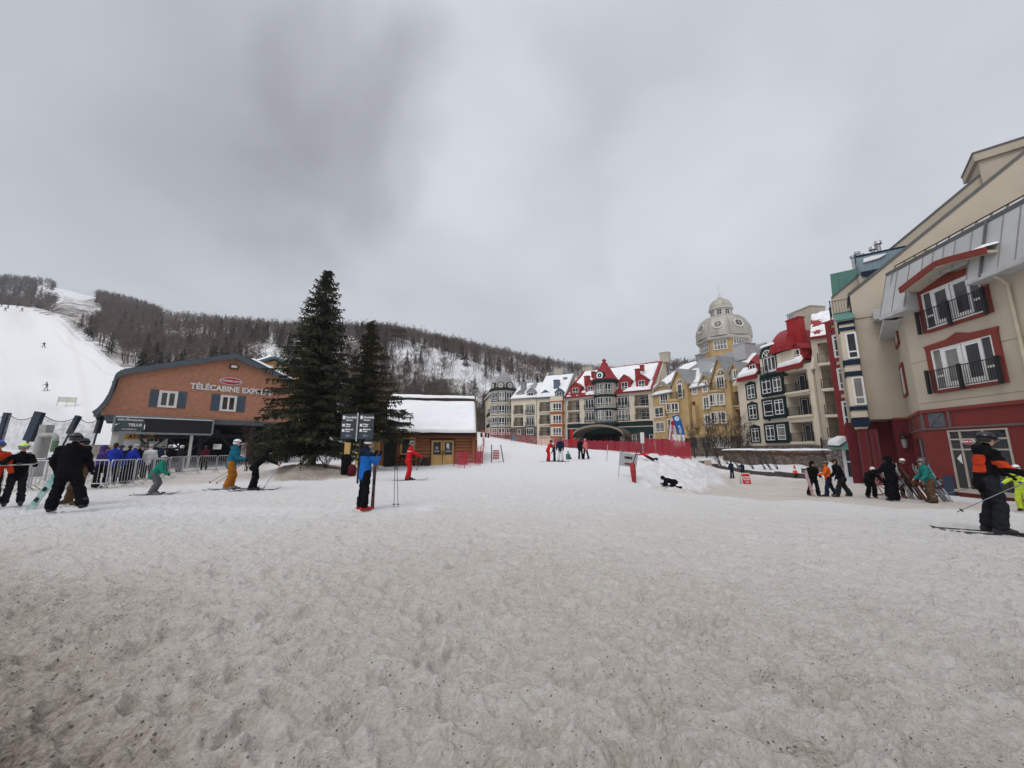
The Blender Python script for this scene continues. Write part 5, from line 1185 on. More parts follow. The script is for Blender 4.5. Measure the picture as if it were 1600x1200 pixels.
    for x0 in (.42, 5.85):
        b = MB(); x1 = x0+.82; F3.box(b, x0, x1, zt-.82, zt-.12, .0, .03, mat('blue_grey_panel', (.10, .115, .14), .7))
        for (p0, p1) in (((x0, zt-.82), (x1, zt-.12)), ((x0, zt-.12), (x1, zt-.82))): b.tube([F3.P(*p0, .04), F3.P(*p1, .04)], .025, GT, 4)
        b.build('cross_panel', t)
    b = MB(); fr = mat('shop_window_frame', (.42, .38, .33), .5); xm = s0+(s1-s0)*.205
    for x in (s0, xm, s0+(s1-s0)*.6, s1-.07): F3.box(b, x, x+.07, zz0, zz1, -.06, .03, fr)
    for z in (zz0, zz0+(zz1-zz0)*.66, zz0+(zz1-zz0)*.83, zz1-.07): F3.box(b, s0+.07, s1-.07, z, z+.07, -.055, .025, fr)
    F3.box(b, s0-.1, s1+.1, zz0-.12, zz0, .0, .1, fr); sw = b.build('shop_window', t)
    m = bpy.data.materials.new('shop_glass'); m.use_nodes = True; nb = m.node_tree.nodes['Principled BSDF']; nb.inputs['Base Color'].default_value = (.03, .035, .04, 1); nb.inputs['Roughness'].default_value = .03; nb.inputs['Alpha'].default_value = .55
    b = MB(); F3.box(b, s0+.03, s1-.03, zz0+.03, zz1-.03, -.03, -.015, m); b.build('pane', sw)
    W = s1-s0; H = zz1-zz0
    oval_sign(sw, F3.P(s0+W*.36, zz0+H*.80, .035), F3.e, (0, 0, 1), W*.24, 'TREMBLANT')
    b = MB(); b.prism([F3.P(s0+W*.10, zz0+H*.52, .03), F3.P(s0+W*.185, zz0+H*.43, .03), F3.P(s0+W*.185, zz0+H*.60, .03)], F3.n*.01, WHITE); b.build('window_decal', sw)
    b = MB(); BAG = mat('shop_display_white', (.5, .5, .5), .7)
    for i, x in enumerate((.06, .13, .3, .42, .52, .7, .8, .9)):
        hgt = (.5, .8, 1.4, 1.1, 1.5, .9, 1.3, .6)[i]; mm = (BAG, DARK, mat('shop_display_blue', (.08, .1, .16), .8), DARK, BAG, mat('shop_display_red', (.2, .03, .03), .8), DARK, BAG)[i]
        p = F3.P(s0+W*x, zz0+.05, -.8-(i % 3)*.2); b.lathe(p, [(.16, 0), (.2, hgt*.35), (.13, hgt*.55), (.23, hgt*.8), (.08, hgt*.88), (.1, hgt)], mm, 8)
    b.build('shop_display', sw)
    F3.box(b := MB(), s0-.62, s0-.12, zg, zz0+.62, .0, .05, mat('navy_panel', (.03, .045, .08), .6)); b.build('side_panel', t)
    # wall lantern
    a, z = F1.hit(1412, 690); b = MB(); p = F1.P(a, z, .3); b.lathe(p, [(.05, -.42), (.13, -.35), (.17, .1), (.17, .14)], GLASS2, 6); b.lathe(p, [(.2, .14), (.24, .18), (.06, .42), (.03, .55)], BLACK, 6)
    b.tube([F1.P(a, z+.5, 0), F1.P(a, z+.62, .2), F1.P(a, z+.52, .3)], .03, BLACK, 5); b.build('wall_lantern', t)
    # ---- navy banded bay at the left end with red entrance columns
    b = MB(); x0, x1 = F1.hit(1323, 590, .5)[0], F1.hit(1347, 590, .5)[0]; zbt = F1.hit(1343, 664, .5)[1]; ztp = F1.hit(1322, 502, .5)[1]
    F1.box(b, x0, x1, zbt+.5, ztp, -2.0, .5, CREAM); bay = b.build('oriel', t)
    for v0, v1 in ((501, 506), (511, 516), (562, 570), (580, 587.5), (634.5, 641), (653, 667)):
        um = 1310+(v0-500)*.14+12; za = F1.hit(um, v1, .55)[1]; zb_ = F1.hit(um, v0, .55)[1]; m2 = MB(); F1.box(m2, x0-.08, x1+.04, za, zb_, -.4, .58, NAVY); m2.build('navy_band', bay)
    m2 = MB(); m2.prism([F1.P(x0+.1, zbt-.25, .4), F1.P(x1-.1, zbt-.25, .4), F1.P(x1, zbt+.02, .5), F1.P(x0, zbt+.02, .5)][::-1], F1.n*-1.6, CREAM); m2.build('oriel_base', bay)
    for v0, v1 in ((520, 561), (589, 633)):
        um = 1328+(v0-520)*.15; za = F1.hit(um, v1, .5)[1]; zb_ = F1.hit(um, v0, .5)[1]; xm = (x0+x1)/2+.12
        window(F1, t, (xm-.28, xm+.30, za, zb_), None, cols=1, rows=(.27,), fw=.1, o=.52)
    m2 = MB(); q = [F1.P(x0-.2, ztp+.02, .7), F1.P(x1+.1, ztp+.02, .7), F1.P(x1+.1, ztp+.9, -.6), F1.P(x0-.2, ztp+.9, -.6)]; slab_between(m2, q, .1, GREENR); m2.build('oriel_roof', bay)
    railing(F1, t, x0-.3, x1, ztp+.75, 1.05, -.2, step=.14, posts=2)
    b = MB()
    for u, w_ in ((1344, .62), (1357, .5)):
        a = F1.hit(u, 700, .4)[0]; F1.box(b, a, a+w_, zg-.6, zbt-.28, -.2, .38, DR); F1.box(b, a-.04, a+.05, zg-.6, zbt-.3, .3, .42, mat('dusty_pink_trim', (.11, .035, .035), .7)); F1.box(b, a+w_-.03, a+w_+.05, zg-.6, zbt-.3, .3, .42, MATS['dusty_pink_trim'])
    b.build('entrance_column', t)
    b = MB(); F1.box(b, l1-1.2, l1+1.4, zg-.6, zt-.05, -2.5, -1.6, DR); b.build('entrance_back_wall', t)
corner_shop()
# ------------------------------------------------------------------ gondola station
BRICK = wavemat('orange_shingle', (.48, .23, .145), (.30, .135, .08), 2.3, 'Z', .85, .22, .5, .16)
BLUEG = mat('blue_grey_trim', (.085, .105, .125), .55, .12, 1.5)
BLUESH = mat('blue_grey_shutter', (.075, .10, .135), .6, .1, 3)
OFFW = mat('off_white_post', (.50, .50, .48), .6, .08, 2)
def station():
    F = Facade.px(165, 27.7, 400, 34.3, 650)
    t = thing('gondola_station', F.P(0, 0, 0), 'orange shingled gondola station with curved gambrel gable over an open dark boarding hall', 'building')
    pk = F.hit(365, 560); out = [F.hit(u, v) for u, v in ((158, 643), (168, 632), (176, 619), (182, 604), (187, 589), (196, 583))]
    out = [(a, z) for a, z in out]; zE = F.hit(250, 652)[1]
    # true outline of the left half, mirrored about the peak
    half = [(out[0][0], zE)]+[(a, z) for a, z in out]+[pk]
    mir = [(2*pk[0]-a, z) for a, z in half[:-1]][::-1]; full = half+mir; D = 13.0; zc = zE
    w = MB(); w.prism([F.P(a, z, 0) for a, z in full][::-1], F.n*-.25, BRICK); w.build('gable_wall', t)
    # roof shell following the outline
    b = MB(); tipL = F.hit(147, 646)
    ro = [tipL]+[(a-.10, z+.10) for a, z in out]+[(pk[0], pk[1]+.22)]; ro = ro+[(2*pk[0]-a, z) for a, z in ro[:-1]][::-1]
    for (xa, za), (xb, zb) in zip(ro[:-1], ro[1:]):
        nx, nz = -(zb-za), (xb-xa); l = math.hypot(nx, nz); nx, nz = nx/l*.14, nz/l*.14
        b.hexa([F.P(xa, za-.02, .5), F.P(xb, zb-.02, .5), F.P(xb, zb-.02, -D), F.P(xa, za-.02, -D), F.P(xa+nx, za+nz, .5), F.P(xb+nx, zb+nz, .5), F.P(xb+nx, zb+nz, -D), F.P(xa+nx, za+nz, -D)], BLUEG)
        b.hexa([F.P(xa, za-.30, .56), F.P(xb, zb-.30, .56), F.P(xb, zb-.30, .505), F.P(xa, za-.30, .505), F.P(xa, za+.02, .56), F.P(xb, zb+.02, .56), F.P(xb, zb+.02, .505), F.P(xa, za+.02, .505)], BLUEG)
    rf = b.build('roof', t)
    i = len(ro)//2; p0, p1 = ro[i], ro[i+1]
    snow_on('roof_snow', t, [F.P(p0[0]+1.2, p0[1]-.12, .4), F.P(p1[0]-.4, p1[1]+.18, .4), F.P(p1[0]-.4, p1[1]+.18, -D+.4), F.P(p0[0]+1.2, p0[1]-.12, -D+.4)], .28, 5, .9, 24, 30)
    # little side dormer on the left slope
    b = MB(); a, z = F.hit(178, 599, -2.0); F.box(b, a+.1, a+.9, z-.5, z+.0, -3.2, -1.6, WHITE); b.prism([F.P(a-.1, z+.0, -1.4), F.P(a+.9, z+.4, -1.4), F.P(a+.9, z+.5, -1.4), F.P(a-.1, z+.1, -1.4)][::-1], F.n*-2.1, BLUEG); b.build('side_dormer', t)
    # windows with shutters
    for (uw0, uw1, v0, v1, us0, us1) in ((249, 275.5, 612, 636, 233, 291), (345, 368, 619, 642, 329.5, 383)):
        r = F.rect(uw0, uw1, v0, v1); window(F, t, r, WHITE, cols=2, rows=(), tw=.06, fw=.11, o=.0, glass=mat('warm_dark_glass', (.06, .05, .04), .1, .4, 2, spec=.5))
        xa, xb = F.hit(us0, (v0+v1)/2)[0], F.hit(us1, (v0+v1)/2)[0]
        for x0, x1 in ((xa, r[0]-.1), (r[1]+.1, xb)):
            b = MB(); F.box(b, x0, x1, r[2]-.05, r[3]+.1, .0, .05, BLUESH)
            for z0, z1 in ((r[2]+.05, (r[2]+r[3])/2-.04), ((r[2]+r[3])/2+.04, r[3])): 
                for k in range(5): F.box(b, x0+.08, x1-.08, z0+(z1-z0)*k/5+.02, z0+(z1-z0)*(k+.7)/5+.02, .05, .07, BLUESH)
            b.build('shutter', t)
    # lettering, logo, floodlight
    a0, z0 = F.hit(297, 604); a1, z1 = F.hit(404, 611.5); dirv = (F.P(a1, z1)-F.P(a0, z0))
    lz = (z0+z1)/2
    lettering('lettering', 'TÉLÉCABINE EXPRESS', .64, F.P(a0, lz-.02, .06), F.e, (0, 0, 1), WHITE, t, .05, .018, 'LEFT', .94)
    a, z = F.hit(361, 596); oval_sign(t, F.P(a, z, .03), F.e, (0, 0, 1), 1.62, 'TREMBLANT', th=.06)
    a, z = F.hit(365, 573.5); b = MB(); F.box(b, a-.32, a+.32, z-.2, z+.2, .0, .25, mat('bronze_box', (.08, .05, .03), .5)); F.box(b, a-.2, a+.2, z-.1, z+.1, .25, .27, WHITE); b.build('flood_light', t)
    # beam under the gable
    sL, sR = out[0][0]+.2, 2*pk[0]-out[0][0]-.2; b = MB(); F.box(b, sL, sR, zc-.38, zc-.01, -.4, .12, BLUEG); b.build('beam', t)
    b = MB(); xx = F.hit(330, 656)[0]; F.box(b, F.hit(180, 650)[0], xx, zc-.16, zc-.05, .1, .75, SNOW); b.build('snow_strip', t)
    # sign boards under the beam
    zt_, zb_ = F.hit(255, 653.5, .7)[1], F.hit(255, 676, .7)[1]
    s0, s1, s2 = F.hit(180, 660, .7)[0], F.hit(226, 662, .7)[0], F.hit(331, 668, .7)[0]
    b = MB(); F.box(b, s0, s1, zb_+.05, zt_, .45, .72, mat('slate_sign', (.055, .075, .075), .6)); sg = b.build('sponsor_sign', t)
    cx = (s0+s1)/2; H = zt_-zb_
    lettering('lettering', 'Info-Montagne', .225, F.P(cx, zb_+H*.80, .735), F.e, (0, 0, 1), WHITE, sg, .006, .004)
    lettering('lettering', 'TELUS', .26, F.P(cx+.28, zb_+H*.46, .735), F.e, (0, 0, 1), WHITE, sg, .006, .010)
    b = MB(); b.prism([F.P(cx-.85+dx, zb_+H*.45+dz, .722) for dx, dz in ((0, -.12), (.16, -.02), (.36, .13), (.2, .05), (.14, .08))], F.n*.012, WHITE); b.build('logo_mark', sg)
    lettering('lettering', 'tremblant.ca', .15, F.P(cx, zb_+H*.18, .735), F.e, (0, 0, 1), WHITE, sg, .006, .002)
    b = MB(); F.box(b, s1+.05, s2, zb_, zt_, .4, .66, BLACK); ld = b.build('display_board', t)
    b = MB(); FR = mat('grey_sign_frame', (.20, .22, .23), .5)
    for x0, x1, z0, z1 in ((s0-.06, s2+.06, zt_+.005, zt_+.12), (s0-.06, s2+.06, zb_-.14, zb_-.005), (s2+.0, s2+.12, zb_-.0, zt_), (s0-.12, s0-.0, zb_, zt_)): F.box(b, x0, x1, z0, z1, .38, .76, FR)
    b.build('sign_frame', t)
    # posts
    def post(u, v, o, rr, m_, lab=None, zt2=None):
        a = F.hit(u, v, o)[0]; p = F.P(a, 0, o); g = G(p.x, p.y); b = MB(); F.box(b, a-rr, a+rr, g-.3, zt2 or zc-.3, o-rr, o+rr, m_); return b.build('post', t)
    post(178, 690, .35, .17, OFFW); post(186, 690, -.9, .12, OFFW); post(190, 690, -1.6, .12, OFFW); post(298.5, 690, .5, .09, OFFW, zt2=zb_-.1)
    post(395, 690, -.2, .13, BLACK); post(231, 690, -1.5, .08, BLUEG); post(450, 690, -.2, .13, BLACK)
    b = MB(); a = F.hit(172, 706, .45)[0]; F.box(b, a-.12, a+.12, 1.2, 1.7, .53, .6, mat('amber_panel', (.4, .25, .03), .6)); b.build('notice', t)
    # hall: ceiling, dark back wall with bright openings, machinery
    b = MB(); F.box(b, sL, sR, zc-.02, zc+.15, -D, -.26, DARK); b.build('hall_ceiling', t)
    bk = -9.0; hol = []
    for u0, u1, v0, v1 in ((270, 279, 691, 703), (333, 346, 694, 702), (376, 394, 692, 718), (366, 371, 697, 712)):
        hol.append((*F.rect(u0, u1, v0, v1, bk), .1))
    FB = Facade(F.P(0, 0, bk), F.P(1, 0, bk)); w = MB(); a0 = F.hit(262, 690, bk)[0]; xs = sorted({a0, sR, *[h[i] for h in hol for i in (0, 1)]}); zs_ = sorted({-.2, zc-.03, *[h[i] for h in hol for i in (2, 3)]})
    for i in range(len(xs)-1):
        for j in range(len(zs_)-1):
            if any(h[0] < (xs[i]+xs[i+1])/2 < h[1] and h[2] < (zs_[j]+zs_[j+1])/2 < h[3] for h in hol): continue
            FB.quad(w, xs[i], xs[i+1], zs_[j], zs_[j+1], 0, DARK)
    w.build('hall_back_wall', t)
    MG = mat('machinery_grey', (.05, .052, .055), .6, .2, 2); b = MB()
    cB = F.P(F.hit(262, 685, -4)[0], 2.55, -4)
    for k in range(24):
        a1_, a2_ = k*math.pi/12, (k+1)*math.pi/12; r_ = 1.7
        b.tube([cB+F.e*r_*math.cos(a1_)+Vector((0, 0, r_*math.sin(a1_)*.62)), cB+F.e*r_*math.cos(a2_)+Vector((0, 0, r_*math.sin(a2_)*.62))], .11, MG, 6)
    for k in range(6): b.tube([cB, cB+F.e*1.7*math.cos(k*1.047)+Vector((0, 0, 1.05*math.sin(k*1.047)))], .06, MG, 5)
    b.build('bullwheel', t)
    b = MB(); FL = Facade(F.P(0, 0, -5), F.P(1, 0, -5))
    for (p0, p1, r_) in (((4, .2), (7.5, 3.2), .16), ((7.2, 3.3), (9.6, .4), .13), ((3, 2.6), (13, 2.9), .2), ((10, .1), (10, 3.5), .18), ((6.2, .1), (6.2, 2.8), .14), ((11, .3), (13, 3), .1)):
        b.tube([FL.P(p0[0], p0[1]), FL.P(p1[0], p1[1])], r_, MG, 6)
    b.build('drive_frame', t)
    return F
FST = station()
def generator():
    F = Facade.px(193, 37.5, 262, 39.0, 690); t = thing('generator_trailer', F.P(1, 0, -1), 'white generator container with orange stripe inside the gondola station hall', 'generator')
    z1, z0 = F.hit(220, 674)[1], F.hit(220, 713)[1]; a1 = F.hit(258, 690)[0]; WP = mat('white_container', (.62, .62, .60), .5, .06, 1)
    b = MB(); F.box(b, 0, a1, z0, z1, -2.4, 0, WP); b.build('body', t)
    b = MB(); F.box(b, 0.01, a1, z1-.80, z1-.22, .0, .02, mat('orange_stripe', (.65, .28, .03), .6)); st = b.build('stripe', t)
    lettering('lettering', 'ATCO', .5, F.P(F.hit(208, 675)[0]+.4, z1-.51, .03), F.e, (0, 0, 1), BLACK, st, .005, .02)
    for x in (1.9, 2.25, 2.6): b = MB(); F.box(b, x, x+.28, z0+1.45, z0+1.75, .0, .03, BLACK); b.build('vent', t)
    b = MB(); b.prism([F.P(3.9+.35*math.cos(k*.524), z0+1.4+.25*math.sin(k*.524), 0) for k in range(12)][::-1], F.n*.03, BLACK); b.build('vent', t)
    b = MB(); F.box(b, .0, a1, z0-1.2, z0-.02, -2.3, -.05, MATS['machinery_grey']); b.build('skid_base', t)
generator()
def back_building():
    F = Facade.px(385, 52, 470, 55, 575); t = thing('yellow_house', F.P(1, 0, -1), 'ochre building with teal metal gable roof half hidden behind the spruce', 'house')
    ap = F.hit(430, 558); zl = F.hit(392, 568)[1]; a0 = F.hit(386, 570)[0]; a1 = F.hit(474, 574)[0]; b = MB()
    b.prism([F.P(a0, .2, 0), F.P(a1, .2, 0), F.P(a1, zl-.4, 0), F.P(ap[0], ap[1]-.5, 0), F.P(a0, zl-.4, 0)][::-1], F.n*-9, mat('ochre_boards', (.50, .30, .08), .8, .1, 2)); b.build('wall', t)
    b = MB()
    for x0, z0, x1, z1 in ((a0-.6, zl-.5, ap[0], ap[1]), (ap[0], ap[1], a1+.6, zl-.5)):
        b.hexa([F.P(x0, z0-.35, .7), F.P(x1, z1-.35, .7), F.P(x1, z1-.35, -9.5), F.P(x0, z0-.35, -9.5), F.P(x0, z0, .7), F.P(x1, z1, .7), F.P(x1, z1, -9.5), F.P(x0, z0, -9.5)], TEALR)
    b.build('roof', t); snow_on('roof_snow', t, [F.P(a0-.4, zl-.42, .5), F.P(a0-.4, zl-.42, -9), F.P(ap[0]-.3, ap[1]-.03, -9), F.P(ap[0]-.3, ap[1]-.03, .5)], .25, 8, .7)
    for u0, u1, v0, v1 in ((418, 424, 572, 582), (434, 440, 572, 582)): window(F, t, F.rect(u0, u1, v0, v1), WHITE, cols=2, o=.0)
back_building()

# ------------------------------------------------------------------ log cabin
LOG = mat('brown_log', (.30, .12, .055), .75, .25, 1.2, .3, 8, stretch=(.35, .35, 3)); LOGD = mat('dark_log_end', (.10, .04, .02), .8, .2, 2)
PINE = mat('yellow_pine', (.52, .33, .12), .65, .14, 1.5, stretch=(2, 2, .4))
def cabin():
    F = Facade.px(598, 32.0, 741, 33.0, 700); L = F.len; mid = F.P(L/2, 0, -2); g = .05
    t = thing('log_cabin', F.P(0, 0, 0), 'brown log cabin with thick snow on its roof and pine double door', 'cabin')
    ze = F.hit(670, 680.5)[1]; D = 6.2; rdz = F.hit(678, 637, -3.0)[1]
    dr = F.rect(674, 709, 688, 727); wn = F.rect(627.5, 647, 685.5, 709)
    b = MB(); F.box(b, .08, L-.08, -.3, ze, -D, -.12, LOGD); b.build('wall_core', t)
    b = MB(); r = .135; n = int((ze+.2)/(2*r)); cuts = [(dr[0]-.12, dr[1]+.12, -1, dr[3]+.14), (wn[0]-.12, wn[1]+.12, wn[2]-.12, wn[3]+.14)]
    for i in range(n+1):
        z = -.15+i*2*r
        if z > ze: break
        segs = [(-.25, L+.25)]
        for c in cuts:
            if c[2]-r < z < c[3]: segs = [q for s_ in segs for q in ((s_[0], min(s_[1], c[0])), (max(s_[0], c[1]), s_[1])) if q[1]-q[0] > .02]
        for s_ in segs: b.tube([F.P(s_[0], z, -.02), F.P(s_[1], z, -.02)], r*1.02, LOG, 10)
        b.tube([F.P(L-.06, z+r, .3), F.P(L-.06, z+r, -D-.2)], r*1.02, LOG, 10)
        b.tube([F.P(.06, z+r, .3), F.P(.06, z+r, -D-.2)], r*1.02, LOG, 10)
    b.build('log_wall', t)
    # roof, broken into a lower slope and a raised ridge cap
    b = MB(); up = F.hit(678, 634, -3.2)[1]; rz = F.hit(678, 630, -3.6)[1]
    slope = [F.P(-.15, ze-.12, .65), F.P(L+.1, ze-.12, .65), F.P(L+.1, up, -3.0), F.P(-.15, up, -3.0)]; slab_between(b, slope, .14, LOGD)
    cap = [F.P(-.1, up+.30, -2.6), F.P(L+.1, up+.30, -2.6), F.P(L+.1, up+.62, -3.9), F.P(-.1, up+.62, -3.9)]; slab_between(b, cap, .12, LOGD)
    back = [F.P(-.1, up+.62, -3.9), F.P(L+.1, up+.62, -3.9), F.P(L+.1, ze-.1, -D-.7), F.P(-.1, ze-.1, -D-.7)]; slab_between(b, back, .12, LOGD); b.build('roof', t)
    nn = (slope[1]-slope[0]).cross(slope[3]-slope[0]).normalized()
    snow_on('roof_snow', t, [p+nn*.14 for p in subq(slope, .0, 1, .0, .98)], .48, 60, .99, 60, 40, 3, edge=.3)
    snow_on('roof_snow', t, [p+Vector((0, 0, .13)) for p in cap], .36, 61, .99, 60, 16, 3, edge=.4)
    b = MB(); F.box(b, -.05, L+.05, up-.1, up+.29, -3.6, -2.72, LOGD); b.build('ridge_step', t)  # dark step also paints the shadow gap under the raised cap
    # gable end on the right in pine boards
    b = MB(); b.prism([F.P(L+.08, ze-.3, .62), F.P(L+.08, up-.12, -2.95), F.P(L+.08, up+.5, -3.6), F.P(L+.08, ze-.35, -D-.4)], F.e*.07, PINE); b.build('gable_boards', t)
    b = MB(); b.prism([F.P(L+.15, ze-.42, .72), F.P(L+.15, ze-.1, .75), F.P(L+.15, up+.2, -2.9), F.P(L+.15, up+.85, -3.7), F.P(L+.15, up+.45, -3.7), F.P(L+.15, up-.2, -2.9)], F.e*.06, mat('pine_barge_board', (.42, .26, .09), .7, .12, 2)); b.build('barge_board', t)
    # double door
    b = MB(); a0, a1, z0, z1 = dr; F.box(b, a0-.12, a0-.0, z0-.05, z1, -.1, .14, LOGD); F.box(b, a1, a1+.12, z0-.05, z1, -.1, .14, LOGD); F.box(b, a0-.12, a1+.12, z1, z1+.12, -.1, .15, LOGD); b.build('door_frame', t)
    am = (a0+a1)/2
    for x0, x1, hx in ((a0, am-.02, am-.1), (am+.02, a1, am+.08)):
        b = MB(); F.box(b, x0, x1, z0, z1, -.08, .06, PINE); d = b.build('door', t)
        w_ = x1-x0; b = MB(); F.box(b, x0+w_*.16, x1-w_*.16, z0+(z1-z0)*.42, z1-.16, .05, .075, GLASS); b.build('pane', d)
        b = MB(); b.tube([F.P(hx, z0+.85, .08), F.P(hx, z0+.85, .14), F.P(hx, z0+1.2, .14), F.P(hx, z0+1.2, .08)], .025, BLACK, 6); b.build('handle', d)
        b = MB(); cxx = (x0+x1)/2
        b.prism([F.P(cxx+.13*math.cos(k*.524), z0+1.42+.13*math.sin(k*.524), .078) for k in range(12)][::-1], F.n*.006, mat('decal_grey', (.3, .3, .32), .6)); F.box(b, cxx-.2, cxx+.2, z0+1.13, z0+1.18, .076, .083, WHITE); b.build('decal', d)
        if x0 > am-.1:
            b = MB(); F.box(b, x0+.28, x0+.5, z1-.6, z1-.25, .076, .085, WHITE); b.build('paper_notice', d)
    window(F, t, wn, PINE, PINE, 1, (), tw=.1, fw=.05, o=.04)
    # small side window with pine frame
    FE = Facade(F.P(L+.14, 0, .1), F.P(L+.14, 0, -D)); FE = Facade(F.P(L+.12, 0, 0), F.P(L+.12, 0, -1)); 
    window(FE, t, (1.2, 2.4, .9, 2.0), PINE, PINE, 1, (), tw=.14, fw=.06, o=.06)
    b = MB(); FE.box(b, .3, 2.2, .72, .78, .05, .5, SNOW); b.build('shelf', t)
    return F, L, ze
FCB, LCB, ZCB = cabin()
def bike_rack(u0, u1, d, lab):
    A, B = on(u0, d), on(u1, d); t = thing('ski_rack', A, lab, 'ski rack'); m_ = mat('dark_brown_wood', (.045, .03, .022), .8, .2, 3)
    e = (B-A); n = 7
    for k in range(n):
        p = A+e*k/(n-1); b = MB(); b.tube([p+Vector((0, 0, -.1)), p+Vector((0, .0, .62)), p+Vector((0, .35, .62)), p+Vector((0, .35, -.1))], .035, m_, 5); b.build('hoop', t)
    b = MB(); b.tube([A+Vector((0, 0, .62)), B+Vector((0, 0, .62))], .045, m_, 6); b.tube([A+Vector((0, .1, .32)), B+Vector((0, .1, .32))], .03, m_, 5); b.build('rail', t)
bike_rack(600, 646, 31.3, 'dark ski rack standing below the cabin window'); bike_rack(652, 670, 31.4, 'short dark ski rack beside the cabin double door')
def annex():
    t = thing('timber_shelter', on(592, 29), 'timber shelter with snowy teal roof and yellow posts left of the log cabin', 'shelter')
    F = Facade.px(560, 29.5, 600, 29.5, 700); z1 = F.hit(590, 661)[1]; a0, a1 = F.hit(585, 690)[0], F.hit(591.5, 690)[0]
    b = MB(); F.box(b, a0, a1, -.2, z1+.1, -.3, .0, PINE); b.build('post', t)
    a2 = F.hit(541, 690)[0]; b = MB(); F.box(b, a2-.16, a2+.16, -.2, z1, -2.6, -2.3, PINE); b.build('post', t)
    zt2 = F.hit(588, 649)[1]; ar = F.hit(606, 660)[0]; b = MB()
    q = [F.P(-.4, zt2+.05, .5), F.P(a0-.1, zt2+.05, .5), F.P(ar, z1+.0, .5), F.P(ar, z1+.0, -3.2), F.P(a0-.1, zt2+.05, -3.2), F.P(-.4, zt2+.05, -3.2)]
    for i0, i1, j0, j1 in ((0, 1, 5, 4), (1, 2, 4, 3)): 
        slab_between(b, [q[i0], q[i1], q[j1], q[j0]], .16, TEALR)
    b.build('roof', t); snow_on('roof_snow', t, [q[0]+Vector((0, 0, .17)), q[1]+Vector((0, 0, .17)), q[4]+Vector((0, 0, .17)), q[5]+Vector((0, 0, .17))], .2, 3, .97, 20, 20, edge=.3)
    snow_on('roof_snow', t, [q[1]+Vector((.0, 0, .17)), q[2]+Vector((0, 0, .17)), q[3]+Vector((0, 0, .17)), q[4]+Vector((0, 0, .17))], .22, 13, .97, 20, 20, edge=.3)
    b = MB(); F.box(b, a1+.05, F.hit(604, 690)[0], -.3, z1-.3, -3.5, -1.2, DARK); F.box(b, -.3, a0, z1-.28, z1-.05, -.28, -.05, PINE); b.prism([F.P(a1, z1-.6, -.05), F.P(a1+.5, z1-.02, -.05), F.P(a1, z1-.02, -.05)], F.n*-.2, PINE); b.build('beam', t)  # dark box stands in for the shaded opening beside beam and brace
    b = MB(); p = F.P((a0+a1)/2, z1-.35, .1); b.lathe(p, [(.1, -.15), (.13, 0), (.1, .12)], mat('red_lamp', (.3, .03, .02), .5), 8); b.build('bell', t)
annex()
# ------------------------------------------------------------------ trees
BARK = mat('spruce_bark', (.075, .05, .038), .9, .25, 3, .4, 12, stretch=(1, 1, .3))
TWIG = mat('grey_brown_twigs', (.125, .092, .072), .95, .25, .35)
TWIGN = mat('dark_bush_twigs', (.055, .04, .034), .95, .25, 2)
CONIF = mat('far_conifer_needles', (.017, .021, .015), .95, .35, .6)
def needlemat(name, c, c2):
    return mat(name, c, .85, .3, 1.1, c2=c2, spec=.15)
NEED = needlemat('spruce_needles', (.048, .052, .026), (.012, .015, .009))
NEED2 = needlemat('brownish_spruce_needles', (.050, .046, .020), (.016, .018, .010))

